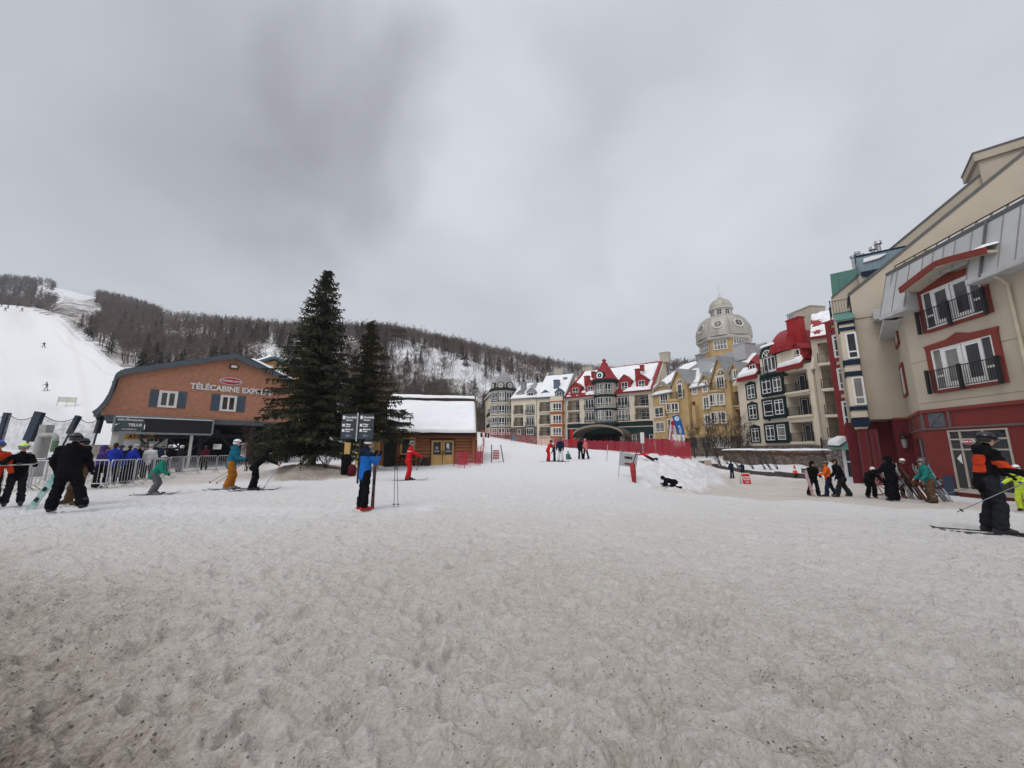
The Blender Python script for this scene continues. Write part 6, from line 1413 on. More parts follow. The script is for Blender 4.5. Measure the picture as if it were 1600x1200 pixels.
def ribbons(P0, P1, w, rg):              # thin tapered double-triangle strips from P0 to P1
    d = P1-P0; n = len(P0); rnd = rg.normal(size=(n, 3)); s = np.cross(d, rnd); s /= np.linalg.norm(s, axis=1, keepdims=True)+1e-9
    m = P0+d*.45; w = np.asarray(w).reshape(-1, 1)
    V = np.stack([P0, m+s*w, P1, m-s*w], 1).reshape(-1, 3); F = np.arange(n*4).reshape(n, 4); return V, F
def spruce_crown(H, Rb, z0, rg, gaps=0.0, lop=None, droop=.25, power=.85, dens=1.0, spacing=.26):
    P0s, P1s, W = [], [], []; br = []
    z = z0
    while z < H-.15:
        f = 1-(z-z0)/(H-z0); rr = Rb*f**power+.12; nb = max(4, int((5+4*f)*dens)); a0 = rg.random()*6.28
        for k in range(nb):
            a = a0+k*6.283/nb+rg.normal()*.25; L_ = rr*rg.uniform(.72, 1.12)
            if lop: L_ *= lop(a, (z-z0)/(H-z0))
            if rg.random() < gaps: continue
            if rg.random() < .06: L_ *= 1.18
            zz = z+rg.normal()*.1; up = .25*f-.02+.45*(1-f); nseg = max(3, int(L_/.22)); t = np.linspace(0, 1, nseg+1)
            dx, dy = math.cos(a), math.sin(a); droopk = droop*f*L_*.55
            X = dx*L_*t; Y = dy*L_*t; Z = zz+up*L_*.35*t-droopk*t**1.6+.12*L_*np.clip(t-.75, 0, 1)
            br.append(np.stack([X, Y, Z], 1)); side = np.array([-dy, dx, 0]); fw = np.array([dx, dy, 0])
            for i in range(1, nseg+1):
                p = np.array([X[i], Y[i], Z[i]]); loc = (1-t[i])*.6+.4
                tl = min(.62, .16+.30*L_*loc*.5)
                for sd in (-1, 1):
                    for q in range(3):
                        l = tl*rg.uniform(.6, 1.15); dirv = side*sd*rg.uniform(.5, 1)+fw*rg.uniform(.2, .9)+np.array([0, 0, rg.uniform(-.55, .12)]); dirv /= np.linalg.norm(dirv)
                        pp = p-fw*rg.uniform(0, .2); P0s.append(pp); P1s.append(pp+dirv*l); W.append(rg.uniform(.028, .055))
                        # hanging twiglets
                        if rg.random() < .8:
                            m = pp+dirv*l*rg.uniform(.3, .9); P0s.append(m); P1s.append(m+np.array([rg.normal()*.06, rg.normal()*.06, -rg.uniform(.08, .26)])+dirv*.08); W.append(rg.uniform(.022, .045))
                P0s.append(p-fw*.1); P1s.append(p+fw*.16+np.array([0, 0, .03])); W.append(.05)
        z += spacing*rg.uniform(.75, 1.2)*(.55+.45*f)
    V, F = ribbons(np.array(P0s), np.array(P1s), np.array(W), rg); return V, F, br
def spruce(base, H, Rb, z0, label, seed, m, lean=0, **kw):
    rg = np.random.default_rng(seed); t = thing('spruce_tree', base, label, 'tree')
    V, F, br = spruce_crown(H, Rb, z0, rg, **kw)
    crown = link_mesh('crown', np_mesh('crown', V, F, [m], smooth=False), t)
    b = MB(); b.tube([(0, 0, -.4), (0, 0, .3), (.02, 0, H*.4), (0, .02, H*.75), (0, 0, H-.1)], [Rb*.085, Rb*.07, Rb*.05, Rb*.025, .012], BARK, 9); b.build('trunk', t, local=True, smooth=True)
    b = MB()
    for P in br[::1]:
        if len(P) >= 4: b.tube([P[0], P[len(P)//2], P[-1]], [.035, .022, .006], BARK, 3, cap=False)
    b.build('limbs', t, local=True)
    return t
sp = on(487, 24.3)
spruce(sp, at(497, 421, 24.3).z-sp.z, 3.4, .9, 'tall dark spruce in front of the gondola station, highest tree on the plaza', 11, NEED, lop=lambda a, f: 1.0+.10*math.cos(a-3.3), droop=.5, spacing=.28, dens=1.12)
sp2 = on(566, 27.0)
spruce(sp2, at(562, 499, 27.0).z-sp2.z, 3.0, 2.2, 'thinner brownish spruce with uneven crown right of the tall dark spruce', 12, NEED2, lop=lambda a, f: .92+.22*math.cos(a)*(1 if f < .35 else .2), gaps=.08, droop=.35, power=.95, spacing=.32)

def bare_tree_np(rg, nb=16, ns=6, h=1.0, tw=.006, spread=.38):
    V, F = [], []; n = 0
    def tube(a, b, r0, r1):
        nonlocal n
        d = b-a; d = d/np.linalg.norm(d); o = np.cross(d, [.3, .9, .2]); o /= np.linalg.norm(o); q = np.cross(d, o)
        for p, r in ((a, r0), (b, r1)):
            for k in range(3): V.append(p+(o*math.cos(k*2.094)+q*math.sin(k*2.094))*r)
        for k in range(3): F.append((n+k, n+(k+1) % 3, n+3+(k+1) % 3, n+3+k))
        n += 6
    p = np.array([0, 0, -.03]); lean = rg.normal(size=2)*.03; pts = [p]
    for i in range(1, 5): pts.append(np.array([lean[0]*i+rg.normal()*.012, lean[1]*i+rg.normal()*.012, i*.22*h]))
    for i in range(4): tube(pts[i], pts[i+1], .014*(1-i*.22), .014*(1-(i+1)*.22))
    P0, P1, W = [], [], []
    for k in range(nb):
        f = rg.uniform(.30, .98); z = f*.88*h; i = min(3, int(z/.22)); w_ = (z-.22*i)/.22; s = pts[i]*(1-w_)+pts[i+1]*w_
        a = rg.uniform(0, 6.283); L_ = spread*(1.15-f*.75)*rg.uniform(.6, 1.1); up = rg.uniform(.5, 1.1)
        e = s+np.array([math.cos(a)*L_, math.sin(a)*L_, L_*up]); P0.append(s); P1.append(e); W.append(tw*1.1)
        for j in range(ns):
            q = s+(e-s)*rg.uniform(.25, 1.0); aa = a+rg.normal()*.9; l2 = L_*rg.uniform(.3, .65)
            g = q+np.array([math.cos(aa)*l2*.8, math.sin(aa)*l2*.8, l2*rg.uniform(.4, 1.1)]); P0.append(q); P1.append(g); W.append(tw*.75)
    V2, F2 = ribbons(np.array(P0), np.array(P1), np.array(W), rg)
    return np.concatenate([np.array(V), V2]), np.concatenate([np.array(F), F2+n])
def conifer_np(rg, lv=13):
    V, F = [], []; n = 0
    for i in range(lv):
        f = i/lv; z = .10+.86*f; r = .19*(1-f)**.8*rg.uniform(.75, 1.15)+.012
        k = 9; a0 = rg.random()*6
        for j in range(k):
            a = a0+j*6.283/k+rg.normal()*.15; rr = r*rg.uniform(.7, 1.25); w = .23
            c0 = np.array([0, 0, z+.07]); tip = np.array([math.cos(a)*rr, math.sin(a)*rr, z-.035-rr*.12])
            l = np.array([math.cos(a-w)*rr*.62, math.sin(a-w)*rr*.62, z+.012]); q = np.array([math.cos(a+w)*rr*.62, math.sin(a+w)*rr*.62, z+.012])
            V += [c0, l, tip, q]; F.append((n, n+1, n+2, n+3)); n += 4
    for k in range(3):
        a = k*2.094; V += [np.array([math.cos(a)*.012, math.sin(a)*.012, -.03])]
    V += [np.array([0, 0, 1.02])]; F += [(n, n+1, n+3, n+3), (n+1, n+2, n+3, n+3), (n+2, n, n+3, n+3)]
    return np.array(V), np.array(F)
def plant_forest():
    rg = np.random.default_rng(5); bare, con = [], []
    edge = lambda d: np.interp(d, [45, 60, 82, 110, 140, 160, 179, 182], [345, 272, 214, 158, 115, 95, 30, -400])
    def scatter(n, u0, u1, d0, d1, keep, h0, h1, pc):
        for _ in range(n):
            u = rg.uniform(u0, u1); d = math.sqrt(rg.uniform(d0*d0, d1*d1))
            k = keep(u, d)
            if k <= 0 or rg.random() > k: continue
            (con if rg.random() < pc(u, d) else bare).append((u, d, rg.uniform(h0, h1)))
    nz = lambda u, d, s, q: float(fbm(np.array(u/s), np.array(d/s*3), q, 3))
    scatter(1250, 95, 610, 60, 200, lambda u, d: 0 if u < edge(d)+6 or (u < 150 and d > 150) else (.12 if (398 < u < 440 and 118 < d < 150) else 1), 6.5, 10.5, lambda u, d: .05+.25*(nz(u, d, 60, 3) > .6)+.3*(d > 165 and u > 380 and nz(u, d, 40, 8) > .55))
    scatter(620, 560, 905, 104, 140, lambda u, d: 1, 4, 8, lambda u, d: .03)
    scatter(760, 570, 905, 136, 186, lambda u, d: .9 if nz(u, d, 45, 13) > .43 else .35, 5, 9, lambda u, d: .10)
    scatter(1500, 590, 1110, 186, 330, lambda u, d: 1, 7, 10.5, lambda u, d: .05)
    scatter(650, 165, 600, 200, 300, lambda u, d: 1, 8, 11, lambda u, d: .08)
    scatter(1700, -80, 250, 200, 432, lambda u, d: 0 if (86 < u < 150 and d > 290) or (86 < u < 158 and 200 < d < 300) or (56 < u < 96 and 280 < d < 400 and nz(u, d, 20, 3) > .4) else 1, 8, 12, lambda u, d: .25 if d > 300 else .08)
    protos = [bare_tree_np(rg, 17, 6) for _ in range(7)]; cp = [conifer_np(rg) for _ in range(4)]
    fars = [bare_tree_np(rg, 11, 4, tw=.011) for _ in range(5)]
    bare.sort(key=lambda q: q[1]); con.sort(key=lambda q: q[1])
    pm = [np_mesh('bare_tree', V, F, [TWIG], smooth=False) for V, F in protos]; cm = [np_mesh('hill_conifer', V, F, [CONIF], smooth=False) for V, F in cp]
    def single(i, q, meshes, name, lab, cat, grp):
        u, d, h = q; p = on(u, d); o = bpy.data.objects.new(name, meshes[i % len(meshes)]); col.objects.link(o)
        o.location = p; s = h; o.scale = (s*rg.uniform(.85, 1.2), s*rg.uniform(.85, 1.2), s); o.rotation_euler = (0, 0, rg.uniform(0, 6.28)); tag(o, lab, cat, grp)
    for i, q in enumerate(bare[:300]): single(i, q, pm, 'bare_tree', 'leafless grey brown tree on the snowy hillside', 'tree', 'bare trees on the hillside')
    nc = min(len(con), 290)
    for i, q in enumerate(con[:nc]): single(i, q, cm, 'hill_conifer', 'small dark conifer among bare trees on the hill', 'tree', 'conifers on the hillside')
    VV, FF, MM = [], [], []; n = 0
    for i, (u, d, h) in list(enumerate(bare[300:]))+[(k, q) for k, q in enumerate(con[nc:])]:
        isc = i < len(con[nc:]) and con[nc:][i] == (u, d, h)
        V, F = (cp[i % 4] if isc else (fars[i % 5] if d > 190 else protos[i % 7])); a = rg.uniform(0, 6.28); p = on(u, d); c, s = math.cos(a), math.sin(a); k = rg.uniform(.9, 1.25)
        W = np.stack([(V[:, 0]*c-V[:, 1]*s)*h*k+p.x, (V[:, 0]*s+V[:, 1]*c)*h*k+p.y, V[:, 2]*h+p.z], 1)
        VV.append(W); FF.append(F+n); MM.append(np.full(len(F), 1 if isc else 0)); n += len(V)
    o = link_mesh('forest', np_mesh('forest', np.concatenate(VV), np.concatenate(FF), [TWIG, CONIF], np.concatenate(MM), smooth=False)); tag(o, 'far leafless forest covering the hills behind the resort', 'forest', kind='stuff')
plant_forest()

def shrub(base, h, n, spread, label, group=None, seed=0, name='bare_shrub', m=TWIGN, lean=(0, 0), r=.02, sub=7, cat='shrub'):
    rg = np.random.default_rng(seed); b = MB()
    for k in range(n):
        a = rg.uniform(0, 6.283); l = h*rg.uniform(.7, 1.05); s = spread*rg.uniform(.3, 1)
        p = [Vector((rg.normal()*.08, rg.normal()*.08, -.15))]
        for i in range(1, 5): 
            f = i/4; p.append(Vector((math.cos(a)*s*f**1.3+lean[0]*l*f+rg.normal()*.04*l, math.sin(a)*s*f**1.3+lean[1]*l*f+rg.normal()*.04*l, l*f)))
        b.tube(p, [r, r*.8, r*.6, r*.4, r*.15], m, 4, cap=False)
        for j in range(sub):
            f = rg.uniform(.3, 1); i = min(3, int(f*4)); q = p[i].lerp(p[i+1], f*4-i); e = q+Vector((rg.normal()*.3, rg.normal()*.3, rg.uniform(.1, .6)))*l*.28
            b.tube([q, q.lerp(e, .5)+Vector((rg.normal(), rg.normal(), rg.normal()))*.03*l, e], [r*.4, r*.3, r*.12], m, 3, cap=False)
            for w in range(3):
                q2 = q.lerp(e, rg.uniform(.3, 1)); e2 = q2+Vector((rg.normal()*.25, rg.normal()*.25, rg.uniform(0, .5)))*l*.17; b.tube([q2, e2], [r*.25, r*.1], m, 3, cap=False)
    o = b.build(name); o.location = base; return tag(o, label, cat, group)
shrub(on(386, 27.0), 3.3, 7, 1.3, 'bare reddish shrub in front of the station, beside the tall spruce', seed=3, m=mat('reddish_twigs', (.11, .06, .045), .9), sub=12)
for i, (u, d, h) in enumerate(((1086, 58, 4.5), (1104, 56, 5.5), (1121, 54, 6.5), (1140, 52, 6.0), (1155, 50, 5.5), (1172, 48, 5.0))):
    shrub(on(u, d), h, 7, h*.32, 'leafless ornamental tree standing before the ochre hotel', 'bare trees before the ochre hotel', 30+i, 'ornamental_tree', TWIGN, r=.05, sub=16, cat='tree')
for i, (u, d) in enumerate(((1126, 49.5), (1138, 48.5), (1156, 45.5), (1178, 43.0), (1196, 41.0), (1206, 40.0), (1216, 39.5), (1127, 48))):
    shrub(on(u, d), 1.9, 6, .7, 'leaning bare shrub on the snowy terrace above the street', 'shrubs on the snowy terrace', 50+i, lean=(-.55, .1), r=.028, sub=6)
shrub(on(988, 66), 3.2, 16, 1.6, 'rounded bare bush right of the dark hotel entrance', seed=77, sub=14, m=mat('tan_twigs', (.13, .095, .07), .9)); shrub(on(1003, 64), 3.4, 12, .8, 'upright clipped bare bush beside the hotel entrance', seed=78, sub=14, m=mat('tan_twigs', (.13, .095, .07), .9)); shrub(on(957, 66), 2.0, 10, .6, 'small tan bush in front of the dark hotel entrance', seed=79, sub=12, m=MATS['tan_twigs'])
shrub(on(508, 23.2), .9, 12, .8, 'low brush on the dirty mound under the spruce', seed=81, sub=8)
# lookout hut on stilts at the cliff edge
def lookout():
    p = on(622, 171); t = thing('lookout_hut', p, 'small brown lookout hut on stilts at the cliff edge', 'hut'); WB = mat('weathered_brown_wood', (.075, .042, .033), .9, .2, 1)
    zt = at(622, 512, 171).z-p.z; k = 171/FPX; w_ = 9.5*k
    b = MB()
    for x in (-w_*.9, -w_*.3, w_*.3, w_*.9):
        for y in (-1.5, 1.5): b.tube([(x, y, -2), (x*.95, y, zt-4)], .14, WB, 5)
    for x in (-w_*.9, w_*.3): b.tube([(x, -1.5, .4), (x+w_*.6, -1.5, zt-4)], .1, WB, 4)
    b.build('stilts', t, local=True)
    b = MB(); b.box(-w_*1.05, w_*1.05, -2.2, 2.2, zt-4.2, zt-3.9, WB); b.box(-w_*.8, w_*.8, -1.5, 1.5, zt-3.9, zt-1.7, WB); b.build('cabin_box', t, local=True)
    b = MB(); b.box(-w_*.6, w_*.6, -1.56, -1.5, zt-3.1, zt-2.2, DARK); b.build('opening', t, local=True)
    b = MB(); b.prism([(-w_*1.25, -2.3, zt-1.7), (w_*1.15, -2.3, zt-1.4), (0, -2.3, zt)], (0, 4.6, 0), WB); b.build('roof', t, local=True)
    b = MB(); b.box(-w_*1.05, w_*1.05, -2.2, -2.1, zt-3.2, zt-3.1, WB); b.build('deck_rail', t, local=True)
lookout()
# ------------------------------------------------------------------ people
def cloth(name, c, c2=None): return mat('cloth_'+name, c, .9, .14, 6, .25, 30, c2=c2, spec=.06)
PC = dict(black=cloth('black', (.0065, .0065, .008)), charcoal=cloth('charcoal', (.018, .019, .022)), navy=cloth('navy', (.012, .02, .045)), blue=cloth('blue', (.015, .12, .42)),
          royal=cloth('royal', (.018, .035, .30)), teal=cloth('teal', (.02, .17, .15)), petrol=cloth('petrol', (.015, .12, .19)), green=cloth('green', (.015, .20, .14)), grey=cloth('grey', (.12, .12, .125)),
          lgrey=cloth('light_grey', (.34, .34, .35)), white=cloth('white', (.62, .62, .63)), red=cloth('red', (.52, .015, .02)), orange=cloth('orange', (.75, .13, .015)), purple=cloth('purple', (.07, .045, .17), (.03, .02, .08)),
          rust=cloth('rust', (.36, .13, .015)), brown=cloth('brown', (.10, .06, .035)), maroon=cloth('maroon', (.09, .012, .018)), pink=cloth('pink', (.62, .16, .16)), neon=cloth('neon', (.50, .62, .06)),
          orangered=cloth('orange_red', (.50, .05, .016)), olive=cloth('olive', (.09, .085, .06)), dgreen=cloth('dark_green', (.05, .14, .12)), skin=mat('skin', (.50, .28, .20), .6, .08, 8), hair=mat('dark_hair', (.02, .014, .01), .7),
          boot=mat('boot_shell', (.02, .02, .022), .4), bootg=mat('boot_shell_grey', (.25, .25, .25), .4), bootr=mat('boot_shell_red', (.40, .02, .012), .45))
def capsule(bm, a, b, ra, rb, n=12, flat=None):
    a, b = Vector(a), Vector(b); d = b-a; L_ = d.length
    d = d/L_ if L_ > 1e-6 else Vector((0, 0, 1)); o = Vector((1, 0, 0)); o = o-d*o.dot(d)
    if o.length < .2: o = Vector((0, 1, 0)); o = o-d*o.dot(d)
    o.normalize(); q = d.cross(o); rings = []
    for k in range(1, 5): t = math.pi/2*k/4; rings.append((-math.cos(t)*ra, math.sin(t)*ra))
    for k in range(0, 4): t = math.pi/2*k/4; rings.append((L_+math.sin(t)*rb, math.cos(t)*rb))
    fx, fy = flat or (1, 1); R_ = []
    for h, r in rings: R_.append([bm.verts.new(a+d*h+o*(r*fx*math.cos(2*math.pi*j/n))+q*(r*fy*math.sin(2*math.pi*j/n))) for j in range(n)])
    p0 = bm.verts.new(a-d*ra); p1 = bm.verts.new(b+d*rb)
    for j in range(n):
        k = (j+1) % n; bm.faces.new((p0, R_[0][k], R_[0][j])); bm.faces.new((p1, R_[-1][j], R_[-1][k]))
        for i in range(len(R_)-1): bm.faces.new((R_[i][j], R_[i][k], R_[i+1][k], R_[i+1][j]))
def rot(v, ax, ang): return Matrix.Rotation(ang, 3, ax) @ Vector(v)
def person(pos, face, label, H=1.75, jacket='black', pants='black', glove='black', boot='boot', head='helmet', headc='black', gog=None, hood=False, sleeve=None,
           lean=4, crouch=0, legs=None, arms=None, look=0, nod=0, vox=.017, group=None, patch=None, roll=None, collar=None, torso_len=1.0, bulk=1.0, hem=True, hair=False, sit=None, cat='person', lift=0.0):
    """face: heading in degrees (0 = away from the viewer along +Y, 90 = to +X, 180 = towards the viewer).
    legs: ((hip pitch, abduct, knee bend), ...) left, right; arms: ((pitch, abduct, elbow, inward), ...)"""
    s = H/1.75; caps = []
    def cap(a, b, ra, rb, tagm, flat=None): caps.append((Vector(a)*s, Vector(b)*s, ra*s, rb*s, tagm, flat))
    sleeve = sleeve or jacket; X = Vector((1, 0, 0)); l = R(lean); U = Vector((0, math.sin(l), math.cos(l))); Fw = Vector((0, math.cos(l), -math.sin(l)))
    P = Vector((0, 0, .93)); tl = .50*torso_len; S_ = P+U*tl; B = bulk
    legs = legs or ((crouch, 4, crouch*2), (crouch, 4, crouch*2)); arms = arms or ((8, 10, 25, 5), (8, 10, 25, 5))
    # torso
    cap(P-U*.02, P+U*.10, .150*B, .150*B, pants, (1.05, .78)); cap(P+U*.06, P+U*.24, .155*B, .165*B, jacket, (1.02, .78)); cap(P+U*.2, P+U*.40, .165*B, .165*B, jacket, (1.10, .76))
    if hem: cap(P-U*.08-Fw*.0, P+U*.1, .168*B, .165*B, jacket, (1.06, .82))
    cap(S_-X*.11-U*.05, S_+X*.11-U*.05, .092*B, .092*B, jacket, None); cap(P+U*.3+Fw*.03, S_-U*.08+Fw*.02, .12*B, .11*B, jacket, (1.2, .8))
    hn = R(lean*.55+nod); hl = R(look); HU = Vector((0, math.sin(hn), math.cos(hn))); HF = rot(Vector((0, math.cos(hn), -math.sin(hn))), 'Z', -hl)
    N_ = S_+U*.02; HC = N_+U*.05+HU*.135
    cap(N_-U*.02, N_+HU*.08, .068, .060, collar or jacket)
    if hood: cap(N_-Fw*.08-X*.05, N_-Fw*.08+X*.05, .085, .085, jacket)
    # head: skull, jaw, face
    cap(HC-HF*.012+HU*.03, HC+HF*.018+HU*.03, .096, .090, 'skin' if head in ('helmet', 'bald', 'beanie') else headc, (.86, 1.05)); cap(HC+HF*.045-HU*.055, HC+HF*.03-HU*.02, .052, .066, 'skin')
    cap(HC+HF*.098-HU*.005, HC+HF*.118-HU*.025, .012, .017, 'skin'); cap(HC+HF*.095-X*.022-HU*.062, HC+HF*.095+X*.022-HU*.062, .010, .010, 'lip')
    for sx in (-1, 1):
        cap(HC+HF*.092+X*.034*sx+HU*.018, HC+HF*.094+X*.034*sx+HU*.018, .012, .012, 'eye'); cap(HC+X*.088*sx-HU*.01, HC+X*.088*sx+HU*.02, .016, .018, 'skin')
    if head in ('hair',): cap(HC-HF*.02+HU*.05, HC+HF*.01+HU*.05, .105, .10, 'hair', (.9, 1)); cap(HC-HF*.06-HU*.03, HC-HF*.05+HU*.03, .07, .08, 'hair')
    if hair: cap(HC-HF*.07-HU*.06, HC-HF*.08-HU*.2, .05, .03, 'hair')
    if head == 'hood': cap(HC-HF*.02+HU*.03, HC+HF*.01+HU*.04, .125, .118, jacket, (.92, 1.05)); cap(HC-HF*.05-HU*.08, HC-HF*.03, .10, .115, jacket)
    # legs
    feet = []
    for i, sx in enumerate((-1, 1)):
        hp, ab, kb = legs[i]; hip = P+X*.088*sx-Vector((0, 0, .03))
        d1 = Vector((math.sin(R(ab))*sx, math.sin(R(hp))*math.cos(R(ab)), -math.cos(R(hp))*math.cos(R(ab)))); kn = hip+d1*.42
        a2 = hp-kb; d2 = Vector((math.sin(R(ab))*sx, math.sin(R(a2))*math.cos(R(ab)), -math.cos(R(a2))*math.cos(R(ab)))); an = kn+d2*.42
        cap(hip, kn, .105*B, .076*B, pants); cap(kn, an-d2*.05, .082*B, .088*B, pants); cap(kn+d2*.18-Vector((0, .014, 0)), kn+d2*.34, .080*B, .090*B, pants)
        foot_dir = Vector((0, 1, 0)) if abs(a2) < 42 else Vector((0, math.cos(R(a2+90-90)), math.sin(R(a2)))) .normalized()
        if abs(a2) >= 42: foot_dir = d2.cross(X).normalized()*1.0; foot_dir = foot_dir if foot_dir.y*math.cos(R(a2)) >= 0 else -foot_dir
        up = -d2 if abs(a2) >= 42 else Vector((0, 0, 1))
        hb = 'boot' if boot in ('boot', 'bootg', 'bootr') else boot
        cap(an+up*.10, an+up*.0, .074, .066, boot); cap(an-foot_dir*.05-up*.035, an+foot_dir*.17-up*.045, .052, .046, boot, (1, 1)); cap(an+up*.01, an+foot_dir*.12-up*.03, .062, .050, boot)
        feet += [an-foot_dir*.05-up*.087, an+foot_dir*.17-up*.09]; 
    # arms and hands
    for i, sx in enumerate((-1, 1)):
        p, ab, eb, inw = arms[i]; sh = S_+X*.185*sx*(.5+.5*B)-U*.045
        def dirv(pp, ab_): return Vector((math.sin(R(ab_))*sx, math.sin(R(pp))*math.cos(R(ab_)), -math.cos(R(pp))*math.cos(R(ab_))))
        el = sh+dirv(p, ab)*.285; d2 = dirv(p+eb, ab-inw); wr = el+d2*.245
        cap(sh, el, .078*B, .064*B, sleeve); cap(el, wr, .064*B, .050*B, sleeve)
        sid = d2.cross(Vector((0, 0, 1))); sid = sid.normalized() if sid.length > .1 else X.copy(); pal = sid.cross(d2).normalized()
        cap(wr-d2*.01, wr+d2*.07, .040, .042, glove, (1.0, .8))
        for k in range(4):       # curled fingers, thumb from the side of the palm
            o = sid*(-.033+.022*k); kn_ = wr+d2*(.088+.006*(1 if k in (1, 2) else 0))+o; mid = kn_+d2*.032-pal*.012; cap(kn_, mid, .0135, .0125, glove); cap(mid, mid+d2*.014-pal*.028, .0125, .011, glove)
        cap(wr+d2*.03-sid*.036*sx, wr+d2*.075-sid*.052*sx-pal*.01, .0145, .012, glove)
    pose = Matrix.Identity(3)
    if roll: pose = Matrix.Rotation(R(roll[2]), 3, 'Z') @ Matrix.Rotation(R(roll[0]), 3, 'X') @ Matrix.Rotation(R(roll[1]), 3, 'Y')
    bm = bmesh.new()
    for a, b, ra, rb, tg, fl in caps: capsule(bm, a, b, ra, rb, 12, fl)
    me = bpy.data.meshes.new('p'); bm.to_mesh(me); bm.free(); o = bpy.data.objects.new('p', me); col.objects.link(o)
    md = o.modifiers.new('r', 'REMESH'); md.mode = 'VOXEL'; md.voxel_size = vox; sm = o.modifiers.new('s', 'SMOOTH'); sm.factor = .5; sm.iterations = 2
    bpy.context.view_layer.update(); ev = o.evaluated_get(bpy.context.evaluated_depsgraph_get()); m2 = bpy.data.meshes.new_from_object(ev); bpy.data.objects.remove(o); bpy.data.meshes.remove(me)
    m2.name = 'person'; nv = len(m2.vertices); co = np.empty(nv*3, np.float32); m2.vertices.foreach_get('co', co); co = co.reshape(-1, 3)
    # regions by nearest body segment
    nf = len(m2.polygons); ce = np.empty(nf*3, np.float32); m2.polygons.foreach_get('center', ce); ce = ce.reshape(-1, 3)
    best = np.full(nf, 9.0); bi = np.zeros(nf, np.int32); names = []
    for a, b, ra, rb, tg, fl in caps:
        if tg not in names: names.append(tg)
        A, Bv = np.array(a), np.array(b); d = Bv-A; L2 = d.dot(d)+1e-9; t = np.clip(((ce-A)@d)/L2, 0, 1); dist = np.linalg.norm(ce-(A+t[:, None]*d), axis=1)-(ra+(rb-ra)*t)*(1.0 if fl is None else .93)
        w_ = dist < best; best = np.where(w_, dist, best); bi = np.where(w_, names.index(tg), bi)
    ml = []
    for nme in names: ml.append(mat('eye_dark', (.02, .015, .012), .3) if nme == 'eye' else mat('lips', (.35, .14, .12), .6) if nme == 'lip' else PC[nme])
    if patch:                            # colour-block panels on the jacket: (u test on local coords) -> colour
        for fn, cname in patch:
            j = names.index(jacket); msk = (bi == j) & fn(ce/s); ml.append(PC[cname]); bi = np.where(msk, len(ml)-1, bi)
    m2.materials.clear()
    for m_ in ml: m2.materials.append(m_)
    # fabric creases
    nrm = np.empty(nv*3, np.float32); m2.vertices.foreach_get('normal', nrm); nrm = nrm.reshape(-1, 3); q = co/s
    w_ = (fbm(q[:, 0]*9+q[:, 1]*7+3, q[:, 2]*16+q[:, 1]*5, 7, 3)-.5)*.046*np.where(q[:, 2] > .12, 1, .2)
    hd = np.linalg.norm(q-np.array(HC), axis=1) < .17; w_ = np.where(hd, 0, w_); co = co+nrm*w_[:, None]*s
    Mx = np.array(pose); co = co@Mx.T; zmin = (np.array([np.array(f) for f in feet])*s@Mx.T)[:, 2].min() if not roll else co[:, 2].min()+.06
    shift = np.array([0, 0, -zmin]); co = co+shift
    m2.vertices.foreach_set('co', co.astype(np.float32).ravel()); m2.polygons.foreach_set('material_index', bi.astype(np.int32)); m2.polygons.foreach_set('use_smooth', [True]*nf); m2.update()
    t = thing('person', (pos[0], pos[1], pos[2]+lift), label, cat, group, -R(face))
    body = link_mesh('body', m2, t)
    def L2(p): return Vector(pose @ (Vector(p)*s))+Vector(shift)
    def LV(v): return Vector(pose @ Vector(v))
    hU, hF, hX = LV(HU), LV(HF), LV(HU.cross(HF)*-1)
    c = L2(HC)
    if head == 'helmet':
        b = MB(); hm = headc if not isinstance(headc, str) else PC[headc]; n = 16
        hc = c+hU*.035*s-hF*.006*s; prev = None
        V, F = [], []
        for i in range(9):
            th = math.pi/2*(1-i/8.0*1.38); z = math.sin(th); r = math.cos(th)
            for j in range(n):
                a = 2*math.pi*j/n; fr = math.cos(a); cut = 0 if i < 6 else (.035 if fr > .3 else -.02)*(i-5)/3
                V.append(hc+hF*(r*.132*s*math.cos(a))+hX*(r*.112*s*math.sin(a))+hU*((z*.118+cut)*s))
        for i in range(8):
            for j in range(n): F.append((i*n+j, i*n+(j+1) % n, (i+1)*n+(j+1) % n, (i+1)*n+j))
        me = bpy.data.meshes.new('helmet'); me.from_pydata([tuple(v) for v in V], [], F); me.materials.append(mat('shell_'+hm.name, tuple(hm.node_tree.nodes['Color Ramp'].color_ramp.elements[1].color[:3]), .3, .05, 2, spec=.5)); link_mesh('helmet', me, t, True)
        if gog:
            b = MB(); pts = [c+hU*.045*s+hF*.132*s*math.cos(a)+hX*.112*s*math.sin(a) for a in [R(x) for x in range(-180, 181, 20)]]; b.tube(pts, .014*s, PC['black'], 5, cap=False); g = b.build('goggles', t, local=True)
            b = MB(); w = [c+hU*.022*s+hF*(.108*s*math.cos(a)+.022*s)+hX*.098*s*math.sin(a) for a in [R(x) for x in (-52, -30, -10, 10, 30, 52)]]; b.tube(w, [.026*s, .036*s, .034*s, .034*s, .036*s, .026*s], gog if not isinstance(gog, str) else PC[gog], 8); b.build('lens', g, local=True)
    elif head == 'beanie':
        b = MB(); V = []; prof = ((.112, .0), (.114, .03), (.105, .07), (.08, .105), (.04, .125), (.006, .13))
        hm = headc if isinstance(headc, (list, tuple)) else (headc, headc)
        for k, (r, z) in enumerate(prof):
            for j in range(14): V.append(c+hU*(z+.03)*s-hF*.005*s+hF*r*1.08*s*math.cos(j*.4488)+hX*r*.92*s*math.sin(j*.4488))
        F = [(i*14+j, i*14+(j+1) % 14, (i+1)*14+(j+1) % 14, (i+1)*14+j) for i in range(5) for j in range(14)]
        me = bpy.data.meshes.new('beanie'); me.from_pydata([tuple(v) for v in V], [], F); me.materials.append(PC[hm[0]]); me.materials.append(PC[hm[1]])
